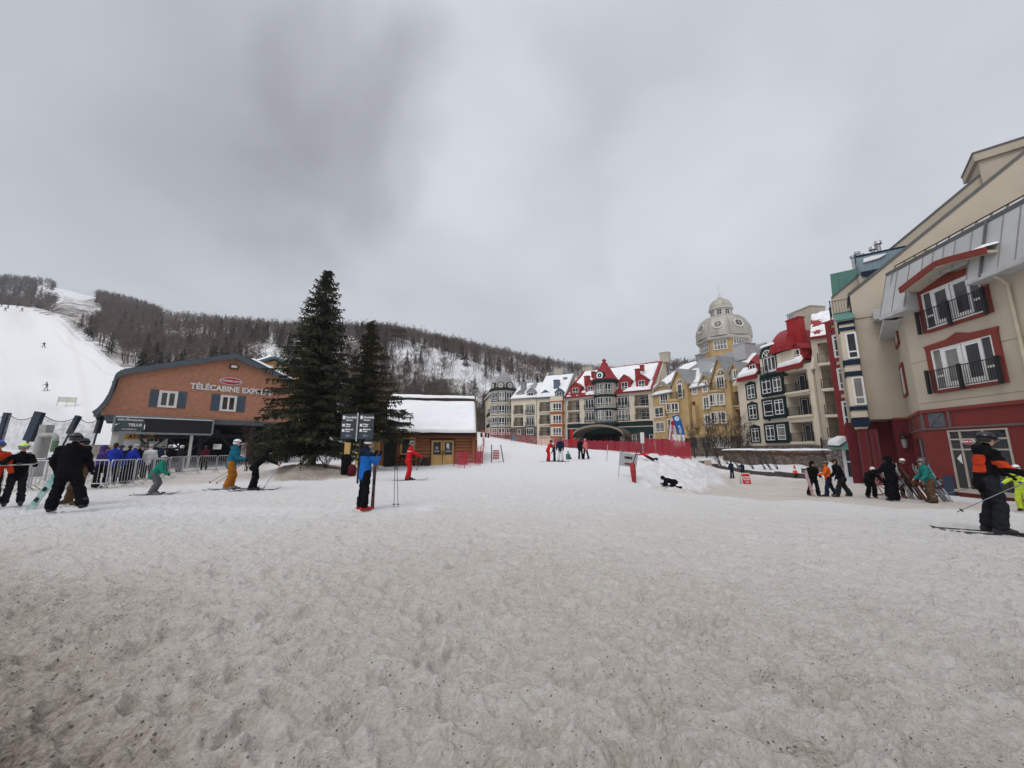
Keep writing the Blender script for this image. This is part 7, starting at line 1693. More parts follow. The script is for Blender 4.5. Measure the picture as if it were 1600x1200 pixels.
        for pi, p_ in enumerate(me.polygons): p_.material_index = 0 if pi < 28 else 1
        link_mesh('beanie', me, t, True)
    # points of use for what the person holds or stands on, in world coordinates
    Wm = Matrix.Translation(t.location) @ Matrix.Rotation(-R(face), 4, 'Z'); res = dict(t=t, feet=[], hands=[])
    for i, sx in enumerate((-1, 1)):
        res['feet'].append(Wm @ L2((feet[2*i]+feet[2*i+1])/2))
        p, ab, eb, inw = arms[i]; sh = S_+X*.185*sx*(.5+.5*B)-U*.045
        dv = lambda pp, ab_: Vector((math.sin(R(ab_))*sx, math.sin(R(pp))*math.cos(R(ab_)), -math.cos(R(pp))*math.cos(R(ab_))))
        res['hands'].append(Wm @ L2(sh+dv(p, ab)*.285+dv(p+eb, ab-inw)*.34))
    res['fwd'] = Vector((math.sin(R(face)), math.cos(R(face)), 0)); res['head'] = Wm @ c
    return res
SKI_M = {}
def ski_mat(name, c, c2): return mat('ski_'+name, c, .35, .0, 7, c2=c2, stretch=(1, 1, 1), spec=.5)
def ski(center, fwd, label, m, length=1.65, group=None, up=(0, 0, 1), width=.085, bind=True, name='ski', cat='ski'):
    fwd = Vector(fwd).normalized(); up = Vector(up); up = (up-fwd*up.dot(fwd)).normalized(); rt = fwd.cross(up); c = Vector(center); b = MB(); n = 16; k = b.mi(m)
    rows = []
    for i in range(n+1):
        x = i/n; y = (x-.5)*length; w = width/2*(.72+.28*abs(2*x-1)**2)*(1.0 if .04 < x < .93 else (.35 if x > .97 else .75)); z = .09*max(0, (x-.86)/.14)**1.8+.025*max(0, (.05-x)/.05)
        rows.append([c+fwd*y+rt*sx*w+up*(z+h) for sx, h in ((-1, .0), (1, .0), (1, .016), (-1, .016))])
    for r in rows: b.v += [tuple(p) for p in r]
    for i in range(n):
        for j in range(4): b.f.append((i*4+j, i*4+(j+1) % 4, i*4+4+(j+1) % 4, i*4+4+j)); b.m.append(k)
    b.f.append((3, 2, 1, 0)); b.m.append(k); e = n*4; b.f.append((e, e+1, e+2, e+3)); b.m.append(k)
    o = b.build(name); tag(o, label, cat, group)
    if bind:
        for y in (-.16, .15): b2 = MB(); b2.obox(c+fwd*y+up*.035, rt*.033, fwd*.05, up*.02, BLACK); b2.build('binding', o)
    return o
def skis_for(P, label, m, fwd=None, spacing=None, length=1.65):
    f = P['fwd'] if fwd is None else Vector(fwd)
    for p in P['feet']:
        c = Vector((p.x, p.y, p.z-.015)); ski(c+f*.06, f, label, m, length, group=label)
def pole(hand, tip, label, group=None, m=None):
    hand, tip = Vector(hand), Vector(tip); d = (hand-tip).normalized(); t = thing('ski_pole', tip, label, 'ski pole', group); m = m or mat('pole_shaft', (.10, .10, .105), .35, .1, 4, metal=.5)
    b = MB(); b.tube([tip, hand], .0085, m, 6); b.build('shaft', t); b = MB(); b.tube([hand-d*.03, hand+d*.11], [.015, .018], BLACK, 6); b.build('grip', t)
    b = MB(); b.tube([tip+d*.07, tip+d*.085], [.042, .03], BLACK, 10); b.build('basket', t); return t
# ------------------------------------------------------------------ who is where
LENSB = mat('mirror_lens_blue', (.10, .20, .45), .1, .2, 4, spec=.8); LENSD = mat('dark_lens', (.02, .02, .022), .08, .2, 4, spec=.8)
def gp(u, d): return on(u, d)
def stand(u, d, *a, **k): return person(gp(u, d), *a, **k)
SK1 = ski_mat('dark', (.05, .05, .055), (.02, .02, .022)); SK2 = ski_mat('silver', (.35, .36, .38), (.12, .12, .14)); SK3 = ski_mat('teal', (.10, .35, .34), (.45, .5, .5)); SK4 = ski_mat('redblack', (.18, .03, .02), (.03, .02, .02))
# right foreground skier
A = person(gp(1557, 7.4), 118, 'skier in black jacket with orange panels and black helmet, gliding in the right foreground', 1.80, 'black', 'charcoal', 'black', 'boot', 'helmet', 'black', LENSD, True, lean=8,
           legs=((8, 6, 20), (10, 6, 22)), arms=((20, 14, 42, 12), (24, 14, 40, 12)), look=-6, nod=6, vox=.0135, bulk=1.12, collar='black',
           patch=[(lambda q: (q[:, 2] > 1.04) & (q[:, 2] < 1.36) & (q[:, 1] < -.01+.2*(q[:, 2]-1.04)) & (q[:, 0] < .17), 'orangered'), (lambda q: (q[:, 0] > .2) & (q[:, 2] > 1.13) & (q[:, 2] < 1.25), 'orangered')])
b = MB()
skis_for(A, 'black ski under the skier in the orange panelled jacket', SK1, (.86, -.51, 0), length=1.78)
for i, (uu, vv) in enumerate(((1456, 797), (1424, 790))):
    pass
pole(A['hands'][0], A['hands'][0]+Vector((-.95, .60, -.45)), 'ski pole trailing behind the skier with orange panels, nearer the wall'); pole(A['hands'][1], A['hands'][1]+Vector((-.92, .52, -.66)), 'ski pole trailing behind the skier with orange panels, nearer the viewer')
# child in neon beyond him
B_ = stand(1606, 11.6, -100, 'child in neon yellow jacket and white helmet at the right edge, beside the shop window', 1.32, 'neon', 'neon', 'royal', 'boot', 'helmet', 'white', 'black', lean=12, crouch=14, bulk=1.15, arms=((35, 12, 50, 10), (30, 12, 40, 10)))
# blue man
Bm = stand(567, 9.95, 46, 'standing man in blue jacket, black ski pants and red boots with a white headband', 1.70, 'blue', 'black', 'black', 'bootr', 'hair', 'hair', None, True, lean=2, legs=((2, 5, 6), (-1, 6, 6)), arms=((38, 8, 112, 20), (34, 10, 118, 25)), vox=.0145, bulk=1.06, collar='navy', nod=4,
           patch=[(lambda q: q[:, 2] > 1.33, 'navy')])
hp_ = Bm['head']; b = MB(); b.lathe((0, 0, 0), [(.098, .05), (.106, .055), (.107, .095), (.098, .10)], PC['white'], 18); hb = b.build('headband', Bm['t'], local=True); hb.location = Bm['t'].matrix_world.inverted() @ hp_ if False else (0, 0, 0)
bpy.context.view_layer.update(); hb.location = Bm['t'].matrix_world.inverted() @ hp_ + Vector((0, -.01, -.035))
s0 = gp(580, 10.1); sk = ski(s0+Vector((.03, 0, .52)), (.03, -.06, 1), 'dark red ski held upright beside the man in the blue jacket', SK4, 1.12, up=(.3, -1, 0), width=.10)
for i, (u0, u1) in enumerate(((615.5, 617), (622, 620.5))):
    p = gp(u0, 10.3); q = at(u1, 733, 10.3); pole(q, p, 'thin ski pole planted in the snow right of the man in blue', 'poles planted beside the man in blue')
# red instructor
Ri = stand(637, 18.6, 70, 'ski instructor in an all red suit and grey helmet gliding past the log cabin', 1.80, 'red', 'red', 'red', 'boot', 'helmet', 'grey', LENSB, lean=10, legs=((14, 4, 20), (4, 4, 16)), arms=((42, 8, 22, 6), (46, 8, 20, 6)), vox=.018, patch=[(lambda q: (q[:, 2] > 1.27) & (q[:, 2] < 1.30) & (q[:, 1] < .1), 'white')])
skis_for(Ri, 'thin ski under the red ski instructor', SK2, (.98, .2, 0), length=1.6); pole(Ri['hands'][1], gp(650, 18.3)+Vector((0, 0, .45)), 'ski pole in the raised hand of the red ski instructor')
# three skiers on the left
T = stand(237, 13.4, 56, 'child skier in teal jacket and grey pants with blue and white helmet', 1.33, 'green', 'grey', 'black', 'bootg', 'helmet', 'lgrey', LENSB, lean=26, crouch=20, legs=((26, 5, 48), (18, 5, 40)), arms=((4, 10, 48, 6), (10, 10, 44, 6)), vox=.015, bulk=1.25, nod=-16)
skis_for(T, 'grey ski under the child in the teal jacket', SK2, (.86, .5, 0), length=1.25)
O = stand(357, 15.2, 60, 'skier in petrol blue jacket, rust orange pants and white helmet near the gondola station', 1.86, 'petrol', 'rust', 'black', 'bootg', 'helmet', 'white', LENSD, True, lean=9, legs=((15, 5, 24), (6, 5, 22)), arms=((14, 12, 56, 8), (18, 12, 54, 8)), vox=.016, bulk=1.15)
skis_for(O, 'dark ski under the skier in rust orange pants', SK1, (.93, .36, 0), length=1.7)
pole(O['hands'][0], at(326, 755, 16.0), 'reddish ski pole reaching back from the skier in rust pants, far side', m=mat('pole_red', (.35, .06, .05), .4)); pole(O['hands'][1], at(336, 757, 14.8), 'grey ski pole reaching back from the skier in rust pants, near side')
K = stand(395, 14.8, 64, 'skier all in black bending forward with pink mittens before the tall spruce', 1.66, 'black', 'black', 'pink', 'boot', 'hood', 'black', None, lean=42, legs=((10, 4, 18), (2, 5, 14)), arms=((48, 10, 12, 8), (54, 8, 10, 8)), vox=.016, nod=-8)
skis_for(K, 'ski under the skier bending forward in black', SK1, (.94, .34, 0), length=1.6)
pole(K['hands'][0], gp(411, 15.2), 'ski pole pushed by the pink mittens, far side', m=STEEL); pole(K['hands'][1], gp(408, 14.4), 'ski pole pushed by the pink mittens, near side', m=STEEL)
# left edge group
M = stand(96, 9.75, -28, 'man in plain black jacket and black pants striding with his back to the viewer', 1.86, 'black', 'black', 'black', 'boot', 'helmet', 'charcoal', LENSD, True, lean=3, legs=((3, 7, 6), (-4, 20, 14)), arms=((4, 16, 34, 12), (6, 16, 30, 12)), vox=.015, bulk=1.25)
stand(116, 11.0, 205, 'person in maroon jacket and brown pants hidden behind the man in plain black', 1.80, 'maroon', 'brown', 'black', 'brown', 'helmet', 'black', LENSD, lean=4, legs=((4, 22, 6), (4, 18, 6)), arms=((40, 16, 60, 10), (40, 16, 60, 10)), bulk=1.1)
ski(at(66, 772, 10.4), (.25, .0, .42), 'teal patterned snowboard standing tilted left of the man in plain black', SK3, 1.15, up=(0, -1, .1), width=.24, bind=True, name='snowboard', cat='snowboard')
Kd = stand(18, 10.7, 126, 'boy in black jacket with lime green helmet at the left edge, facing the viewer', 1.62, 'black', 'charcoal', 'black', 'boot', 'helmet', 'neon', LENSB, lean=4, arms=((42, 14, 40, 14), (58, 22, 24, 4)), vox=.015)
stand(-24, 10.3, 110, 'person in orange red jacket with blue helmet cut by the left edge', 1.68, 'orangered', 'charcoal', 'black', 'boot', 'helmet', 'royal', LENSD, lean=3, bulk=1.1)
ski(at(20, 727, 10.3), (.62, .1, .02), 'pale ski carried level by the boy with the lime green helmet', ski_mat('pale', (.42, .40, .36), (.3, .28, .25)), 1.25, up=(0, -.2, 1))
# lift queue
Q = [(148, 15.6, 1.62, 'purple', 'black', 'hood', 'purple', 30, 8, 'child in patterned purple jacket with the hood up in the lift queue'), (170, 17.2, 1.74, 'royal', 'black', 'hair', 'hair', 330, 8, 'person with dark hair in royal blue jacket leaning on the queue fence'),
     (192, 17.6, 1.74, 'royal', 'black', 'helmet', 'lgrey', 20, 26, 'person in royal blue jacket and pale helmet bending over in the queue'), (160, 25.0, 1.6, 'orangered', 'black', 'helmet', 'black', 20, 4, 'small figure in orange red jacket far back in the queue beside the white post'),
     (205, 19.5, 1.75, 'black', 'black', 'helmet', 'charcoal', 60, 12, 'person in black with charcoal helmet behind the royal blue jackets'), (216, 20.5, 1.72, 'charcoal', 'black', 'helmet', 'black', 100, 20, 'person in charcoal jacket leaning in the middle of the queue'),
     (228, 20.0, 1.70, 'white', 'black', 'beanie', 'lgrey', 340, 5, 'person in pale cream jacket at the queue fence behind the teal child'), (211, 24.5, 1.75, 'maroon', 'black', 'helmet', 'black', 40, 4, 'person in maroon jacket standing deep in the station queue'),
     (196, 24.5, 1.70, 'black', 'charcoal', 'helmet', 'black', 0, 4, 'person in black coat far back in the queue beneath the orange stripe'), (245, 24.0, 1.72, 'navy', 'black', 'helmet', 'grey', 30, 4, 'person in navy jacket with grey helmet at the station entrance'),
     (259, 25.5, 1.74, 'black', 'black', 'helmet', 'lgrey', 60, 4, 'person in black with light helmet boarding the gondola'), (278, 26.5, 1.72, 'charcoal', 'grey', 'helmet', 'white', 20, 4, 'person in charcoal jacket and white helmet at the boarding gate'),
     (318, 29.5, 1.72, 'maroon', 'black', 'helmet', 'black', 300, 4, 'dark figure in maroon jacket by the boarding rails on the right'), (180, 21.5, 1.7, 'navy', 'grey', 'helmet', 'navy', 10, 6, 'person in navy jacket in the second row of the queue')]
for u, d, H, j, p, hd, hc, fc, ln, lab in Q:
    stand(u, d, fc, lab, H, j, p, 'black', 'boot', hd, hc, LENSD if hd == 'helmet' else None, lean=ln, vox=.024, bulk=1.1, arms=((random.uniform(0, 25), 12, random.uniform(15, 50), 10), (random.uniform(0, 25), 12, random.uniform(15, 50), 10)))
# middle distance
I1 = stand(856.5, 31.8, 70, 'ski instructor in red suit bending toward a child on the middle slope', 1.76, 'red', 'red', 'red', 'boot', 'helmet', 'maroon', LENSD, lean=26, crouch=10, arms=((48, 8, 20, 8), (48, 8, 20, 8)), vox=.026); skis_for(I1, 'ski under the red instructor helping a child', SK1, (1, 0, 0), length=1.5)
stand(866.5, 31.6, 250, 'child in dark patterned jacket between the red instructor and the tall skier', 1.30, 'charcoal', 'navy', 'black', 'boot', 'helmet', 'black', LENSD, lean=8, vox=.026)
N1 = stand(876, 31.5, 200, 'tall skier in navy jacket and white pants beside the red instructor', 1.88, 'navy', 'white', 'black', 'boot', 'helmet', 'navy', LENSD, lean=3, vox=.026, bulk=1.1); skis_for(N1, 'ski under the tall skier in white pants', SK1, (.6, -.8, 0), length=1.5)
stand(887.5, 33.5, 20, 'child in dark green helmet sitting on the snow behind the tall skier', 1.25, 'dgreen', 'maroon', 'black', 'boot', 'helmet', 'dgreen', None, lean=15, legs=((95, 10, 20), (95, 10, 20)), vox=.026, lift=-.02)
stand(907.5, 33.2, 20, 'person all in black standing by the person in pink on the slope', 1.74, 'black', 'black', 'black', 'boot', 'helmet', 'black', LENSD, lean=2, vox=.026)
stand(915.5, 33.2, 335, 'person in pink jacket and black trousers on the middle slope', 1.68, 'pink', 'black', 'black', 'boot', 'beanie', 'lgrey', None, lean=3, vox=.026, legs=((12, 3, 4), (-12, 3, 8)))
# children lying on the bank
person(gp(1025, 27.0), 0, 'child in red jacket lying face down on the snow bank', 1.35, 'red', 'black', 'black', 'boot', 'helmet', 'black', None, lean=0, roll=(-62, 0, 38), vox=.022, arms=((140, 20, 20, 0), (20, 40, 30, 0)), legs=((0, 10, 4), (0, 12, 30)))
person(gp(1053, 19.0), -85, 'child all in black curled on knees at the foot of the snow bank', 1.3, 'black', 'black', 'black', 'boot', 'hood', 'black', None, lean=78, roll=(0, 0, 0), vox=.02, bulk=1.25, arms=((15, 20, 60, 0), (5, 30, 70, 0)), legs=((40, 10, 130), (-20, 14, 70)), lift=-.06)
# street
stand(1144.5, 40.2, 350, 'person in dark coat standing behind the red board on the street', 1.75, 'navy', 'charcoal', 'black', 'boot', 'hair', 'hair', None, vox=.03); stand(1161, 41.2, 20, 'person in navy jacket crouching right behind the red board', 1.45, 'navy', 'black', 'black', 'boot', 'hair', 'hair', None, lean=20, crouch=38, vox=.03)
W1 = stand(1274, 20.6, 180, 'person in black jacket walking and carrying a snowboard, left of the orange jacket', 1.74, 'black', 'black', 'white', 'boot', 'hood', 'black', None, lean=3, legs=((6, 5, 8), (-8, 9, 6)), vox=.02, arms=((10, 10, 40, 16), (2, 12, 14, 0)), bulk=1.1)
ski(gp(1267, 20.2)+Vector((0, 0, .62)), (.22, 0, -1), 'white and red snowboard carried by the walker in black', ski_mat('whitered', (.6, .58, .58), (.35, .06, .08)), 1.4, up=(0, -1, 0), width=.2, bind=False, name='snowboard', cat='snowboard')
stand(1298, 20.2, 300, 'person in bright orange jacket and navy trousers on the street', 1.74, 'orange', 'navy', 'black', 'boot', 'helmet', 'olive', LENSD, lean=4, legs=((16, 4, 8), (-12, 4, 12)), vox=.02, arms=((30, 10, 50, 10), (20, 14, 50, 10)), bulk=1.1)
stand(1318, 19.4, 285, 'large person in long black coat striding behind the orange jacket', 1.84, 'black', 'charcoal', 'black', 'brown', 'hair', 'hair', None, lean=16, legs=((24, 4, 6), (-20, 4, 8)), vox=.02, bulk=1.25, arms=((14, 10, 20, 4), (-12, 26, 40, 0)))
stand(1362, 18.4, 200, 'person in black crouching beside the red shop wall with a white cap', 1.6, 'black', 'black', 'black', 'boot', 'beanie', ('white', 'white'), None, lean=48, crouch=22, vox=.02, bulk=1.2, arms=((30, 12, 30, 6), (40, 12, 30, 6)))
stand(1398, 17.2, 350, 'tall person in a long black outfit standing with back turned by the ski rack', 1.85, 'black', 'black', 'black', 'boot', 'hood', 'black', None, lean=3, vox=.02, bulk=1.3, arms=((30, 14, 60, 10), (35, 14, 60, 10)))
stand(1391, 18.6, 180, 'person in grey jacket half hidden behind the tall black outfit', 1.6, 'lgrey', 'black', 'lgrey', 'boot', 'hair', 'hair', None, lean=4, vox=.022)
stand(1418, 18.4, 200, 'person with white helmet and maroon jacket behind the ski rack', 1.72, 'maroon', 'black', 'black', 'boot', 'helmet', 'white', LENSD, lean=6, vox=.02)
stand(1459, 15.9, 300, 'person in teal jacket and brown pants bending over the ski rack', 1.70, 'teal', 'brown', 'skin', 'boot', 'helmet', 'grey', LENSD, lean=14, crouch=10, vox=.018, bulk=1.25, arms=((12, 12, 30, 10), (16, 12, 30, 10)))
# far skiers on the big slope
def far_skier(u, d, label, j, p, board=False, fc=150):
    P = person(on(u, d)+Vector((0, 0, .05)), fc, label, 1.75, j, p, 'black', 'boot', 'helmet', 'black', None, lean=14, crouch=16, legs=((14, 16, 26), (14, 16, 26)), arms=((20, 40, 30, 0), (20, 40, 30, 0)), vox=.04)
    f = Vector((1, .15, .0)) if board else P['fwd']
    if board: ski((P['feet'][0]+P['feet'][1])/2, f, 'snowboard under the grey rider on the big slope', SK1, 1.6, width=.26, name='snowboard', cat='snowboard', bind=False)
    else: skis_for(P, 'ski under the '+label.split(',')[0], SK1, length=1.5)
far_skier(72, 74, 'lone snowboarder in grey, lowest rider on the big left slope', 'grey', 'lgrey', True, 180); far_skier(68, 118, 'lone skier in dark clothes halfway up the big left slope', 'charcoal', 'black')
for u, d, l in ((2, 168, 'farthest left of the skiers near the top of the big slope'), (12, 166, 'dark skier second from the left near the slope crest'), (34, 166, 'dark skier right of the middle near the slope crest'), (27, 172, 'dark skier in the middle of the row at the slope crest'), (8, 160, 'dark skier slightly lower left of the crest group')):
    far_skier(u, d, l, 'charcoal', 'black')
# ------------------------------------------------------------------ street furniture, fences, signs
def barrier(A, B, label, h=1.08):
    A, B = Vector(A), Vector(B); e = (B-A); e.z = 0; L_ = e.length; t = thing('crowd_barrier', A, label, 'barrier', 'steel crowd barriers along the lift queue')
    up = Vector((0, 0, 1)); P = lambda s, z: A.lerp(B, s)+up*z; m = STEEL
    b = MB(); b.tube([P(0, .1), P(0, h-.08), P(.03, h), P(.97, h), P(1, h-.08), P(1, .1)], .024, m, 6); b.tube([P(0, .2), P(1, .2)], .02, m, 6); b.build('frame', t)
    for s in [i/8 for i in range(1, 8)]:
        b = MB(); b.tube([P(s, .2), P(s, h-.02)], .011, m, 5); b.build('bar', t)
    n = e.normalized().cross(up)
    for s in (.08, .92):
        b = MB(); b.tube([P(s, .0)+n*.3, P(s, .2), P(s, .0)-n*.3], .02, m, 5); b.build('foot', t)
lines = [((-12, 14.6), (42, 14.7)), ((46, 14.7), (98, 14.9)), ((104, 15.0), (164, 15.3)), ((168, 15.4), (206, 16.6)), ((208, 16.8), (236, 18.6)), ((238, 18.8), (262, 21.0)), ((263, 21.3), (283, 23.2)), ((285, 23.4), (306, 24.6)), ((308, 24.8), (336, 25.6)), ((338, 25.8), (366, 26.4)), ((20, 17.5), (70, 17.8)), ((100, 18.6), (150, 18.8)), ((230, 25.5), (262, 26.2))]
labs = ['steel barrier at the left edge behind the boy with the lime helmet', 'steel barrier left of the man in plain black', 'steel barrier in front of the purple jacketed child', 'steel barrier in front of the royal blue jackets', 'steel barrier behind the teal child skier', 'steel barrier just right of the teal child', 'steel barrier turning toward the station hall', 'steel barrier beside the thin white station post', 'steel barrier left of the skier in rust pants, inside the hall', 'steel barrier directly behind the skier in rust pants', 'second row steel barrier at the far left before the snow bank', 'second row steel barrier behind the man in plain black', 'inner steel barrier beneath the black display board']
for (a, b_), l in zip(lines, labs): barrier(gp(*a), gp(*b_), l)
# padded posts and safety net at the foot of the big slope
PAD = mat('navy_post_padding', (.022, .033, .055), .6, .15, 2); NETG = netmat('grey_safety_net', (.32, .33, .36), .30)
pd = [(-42, 30), (9, 29.5), (56, 28.5, ), (118, 31), (156, 32.5)]; tops = [(-34, 645), (12, 645), (63, 644), (123, 650), (159, 650)]; bots = [(-46, 690), (-1, 690), (44, 689), (108, 678), (151, 677)]
pts = []
for i in range(5):
    d = pd[i][1]; T_ = at(*tops[i], d); B_2 = at(*bots[i], d); g = gp(bots[i][0], d); t = thing('padded_post', (B_2.x, B_2.y, g.z), ['navy padded net post beyond the left edge', 'navy padded net post cut by the left edge', 'widest navy padded net post, above the pipe arch', 'navy padded net post leaning above the man in plain black', 'navy padded net post just left of the station eave'][i], 'post')
    ax = (T_-B_2); wd = .29 if i == 2 else .16; b = MB(); nn = ax.normalized(); sd = Vector((nn.z, 0, -nn.x)).normalized(); b.obox((T_+B_2)/2, sd*wd, Vector((0, .14, 0)), ax/2, PAD); b.build('padding', t)
    b = MB(); b.tube([B_2-nn*(B_2.z-g.z+.3), T_-nn*.2], .07, BLACK, 6); b.build('pole', t); pts.append((T_, B_2))
for i in range(4):
    (T0, B0), (T1, B1) = pts[i], pts[i+1]; n = 14; V, F = [], []; top = []
    for k in range(n+1):
        s = k/n; p = T0.lerp(T1, s); q = B0.lerp(B1, s); sag = .55*4*s*(1-s); p = p-Vector((0, 0, sag)); g = G(q.x, q.y); q = Vector((q.x, q.y, min(q.z, g+.9))); top.append(p)
        for j in range(5): V.append(p.lerp(q, j/4))
    for k in range(n):
        for j in range(4): F.append((k*5+j, k*5+5+j, k*5+6+j, k*5+1+j))
    t = thing('safety_net', B0, ['grey safety net section at the left edge', 'grey safety net section left of the widest padded post', 'grey safety net section above the man in plain black', 'grey safety net section ending at the station post'][i], 'net')
    b = MB(); k0 = b.mi(NETG); b.v = [tuple(p) for p in V]; b.f = F; b.m = [0]*len(F); b.build('mesh_net', t); b = MB(); b.tube(top, .025, BLACK, 5); b.build('top_rope', t)
def goal():
    A, B = at(89, 630, 62), at(117, 634, 62); A.z = G(A.x, A.y); B.z = G(B.x, B.y); t = thing('slope_banner', A, 'pale net banner on short posts standing on the big left slope', 'banner'); m_ = mat('pale_banner_net', (.50, .50, .42), .8)
    for p in (A, A.lerp(B, .5), B): b = MB(); b.tube([p-Vector((0, 0, .2)), p+Vector((.1, 0, 1.55))], .045, m_, 5); b.build('post', t)
    b = MB(); b.hexa([A+Vector((.05, 0, .65)), B+Vector((.05, 0, .65)), B+Vector((.05, .03, .65)), A+Vector((.05, .03, .65)), A+Vector((.1, 0, 1.5)), B+Vector((.1, 0, 1.5)), B+Vector((.1, .03, 1.5)), A+Vector((.1, .03, 1.5))], netmat('banner_net', (.55, .55, .45), .6)); b.build('net_panel', t)
goal()
def pipe_arch():
    d = 22.0; t = thing('pipe_arch', gp(62, d), 'bent grey and green pipe arch over a concrete pillar left of the station', 'pipe'); g = gp(62, d).z
    a, b0, c_, e = at(55, 722, d), at(62, 684, d), at(87, 682, d), at(83, 706, d); b = MB(); a.z = g-.2
    b.tube([a, at(59, 700, d), b0, at(65, 680.5, d), at(84, 679.5, d), c_, at(87, 690, d)], [.2, .18, .15, .14, .13, .13, .13], mat('pipe_grey', (.33, .34, .33), .5), 10); b.build('pipe', t, smooth=True)
    b = MB(); b.tube([at(87, 689, d), e], .14, mat('pipe_green', (.10, .17, .09), .5), 10); b.build('green_sleeve', t)
    b = MB(); q = at(50, 715, d); b.tube([Vector((q.x-.1, q.y-.1, g+.2)), Vector((q.x+.1, q.y-.1, g+1.2))], .16, mat('pipe_red', (.22, .03, .03), .6), 8); b.build('red_sleeve', t)
    p = at(66, 690, d+.3); b = MB(); zt = at(69, 664, d+.3).z; b.hexa([(p.x-.3, p.y-.2, g-.2), (p.x+.15, p.y-.2, g-.2), (p.x+.15, p.y+.2, g-.2), (p.x-.3, p.y+.2, g-.2), (p.x-.1, p.y-.2, zt), (p.x+.32, p.y-.2, zt), (p.x+.32, p.y+.2, zt), (p.x-.1, p.y+.2, zt)], mat('concrete_post', (.33, .32, .31), .85)); b.build('pillar', t)
    q = at(42, 712, d+.5); b = MB(); b.box(q.x-.35, q.x+.3, q.y-.2, q.y+.3, g-.2, g+1.35, mat('tan_box', (.33, .29, .25), .8)); b.build('cabinet', t)
pipe_arch()
def hall_wall():
    A, B = gp(118, 26.5), gp(160, 27.5); t = thing('low_wall', A, 'low tan panel wall behind the queue left of the station posts', 'wall'); b = MB(); e = B-A; n = Vector((0, .15, 0))
    b.hexa([A-Vector((0, 0, .2)), B-Vector((0, 0, .2)), B+n-Vector((0, 0, .2)), A+n-Vector((0, 0, .2)), A+Vector((0, 0, 1.7)), B+Vector((0, 0, 1.7)), B+n+Vector((0, 0, 1.7)), A+n+Vector((0, 0, 1.7))], mat('tan_panel', (.36, .31, .28), .8)); b.build('panel', t)
    b = MB(); b.hexa([A+Vector((-.03, -.03, 1.7)), B+Vector((.03, -.03, 1.7)), B+n+Vector((.03, .03, 1.7)), A+n+Vector((-.03, .03, 1.7)), A+Vector((-.03, -.03, 1.78)), B+Vector((.03, -.03, 1.78)), B+n+Vector((.03, .03, 1.78)), A+n+Vector((-.03, .03, 1.78))], MATS['concrete_post']); b.build('coping', t)
hall_wall()
# wayfinding board
def wayfinder():
    d = 17.5; p = gp(558.5, d); t = thing('wayfinding_sign', p, 'dark slate wayfinding board in two halves on a black pole behind the man in blue', 'sign'); SL = mat('slate_blue_board', (.035, .045, .06), .5, .1, 2); c = at(559, 667, d); zt, zb = at(559, 647, d).z, at(559, 686, d).z
    b = MB(); b.tube([p-Vector((0, 0, .2)), Vector((p.x, p.y, zt+.12))], .05, BLACK, 8); b.build('pole', t)
    ht = zt-zb
    for x0, x1, nm in ((at(534, 667, d).x, c.x-.07, 0), (c.x+.07, at(583.5, 667, d).x, 1)):
        b = MB(); b.box(x0, x1, d-.05, d+.03, zb, zt, SL); pn = b.build('board_panel', t); w_ = x1-x0; Y = d-.062
        def ln(s, size, fx, fz, al='LEFT'): lettering('lettering', s, size, (x0+w_*fx, Y, zb+ht*fz), (1, 0, 0), (0, 0, 1), WHITE, pn, .003, .004, al)
        ln('Gondola', .135, .30, .86); ln('Télécabine', .07, .30, .75); ln('Village', .09, .30, .58); ln('Pavillon', .07, .30, .50); ln('Billetterie', .09, .30, .38); ln('Tickets', .07, .30, .30)
        for fz, k in ((.86, 0), (.55, 1), (.34, 2)): b = MB(); b.obox((x0+w_*.16, Y, zb+ht*fz), (.055, 0, 0), (0, .004, 0), (0, 0, .06 if k else .075), WHITE); b.build('pictogram', pn)
        b = MB(); cx, cz = x0+w_*.55, zb+ht*.13; b.prism([(cx-.18, Y-.004, cz), (cx-.03, Y-.004, cz+.09), (cx-.03, Y-.004, cz+.03), (cx+.12, Y-.004, cz+.03), (cx+.12, Y-.004, cz-.03), (cx-.03, Y-.004, cz-.03), (cx-.03, Y-.004, cz-.09)], (0, .006, 0), mat('faint_arrow', (.16, .18, .21), .6)); b.build('arrow', pn)
    b = MB(); b.box(c.x-.03, c.x+.03, d-.09, d-.05, zb-.1, zt+.05, STEEL); b.build('edge_strip', t)
wayfinder()
def padded_stub():
    t = thing('padded_stub_post', gp(540, 21), 'short post wrapped in black padding left of the man in blue', 'post'); p = gp(540, 21); b = MB(); b.lathe(p-Vector((0, 0, .2)), [(.26, 0), (.27, 1.1), (.22, 1.25), (.1, 1.3)], PC['black'], 10); b.build('padding', t); b = MB(); b.box(p.x-.12, p.x+.12, p.y-.1, p.y+.1, p.z+1.05, p.z+1.7, PINE); b.build('post', t)
    q = gp(549.5, 20.6); b = MB(); b.lathe((q.x, q.y, q.z), [(.16, 0), (.22, .1), (.21, .4), (.15, .55), (.05, .6)], PC['maroon'], 12); o = b.build('backpack', smooth=True); tag(o, 'dark red backpack set on the snow beside the black padded post', 'backpack')
padded_stub()
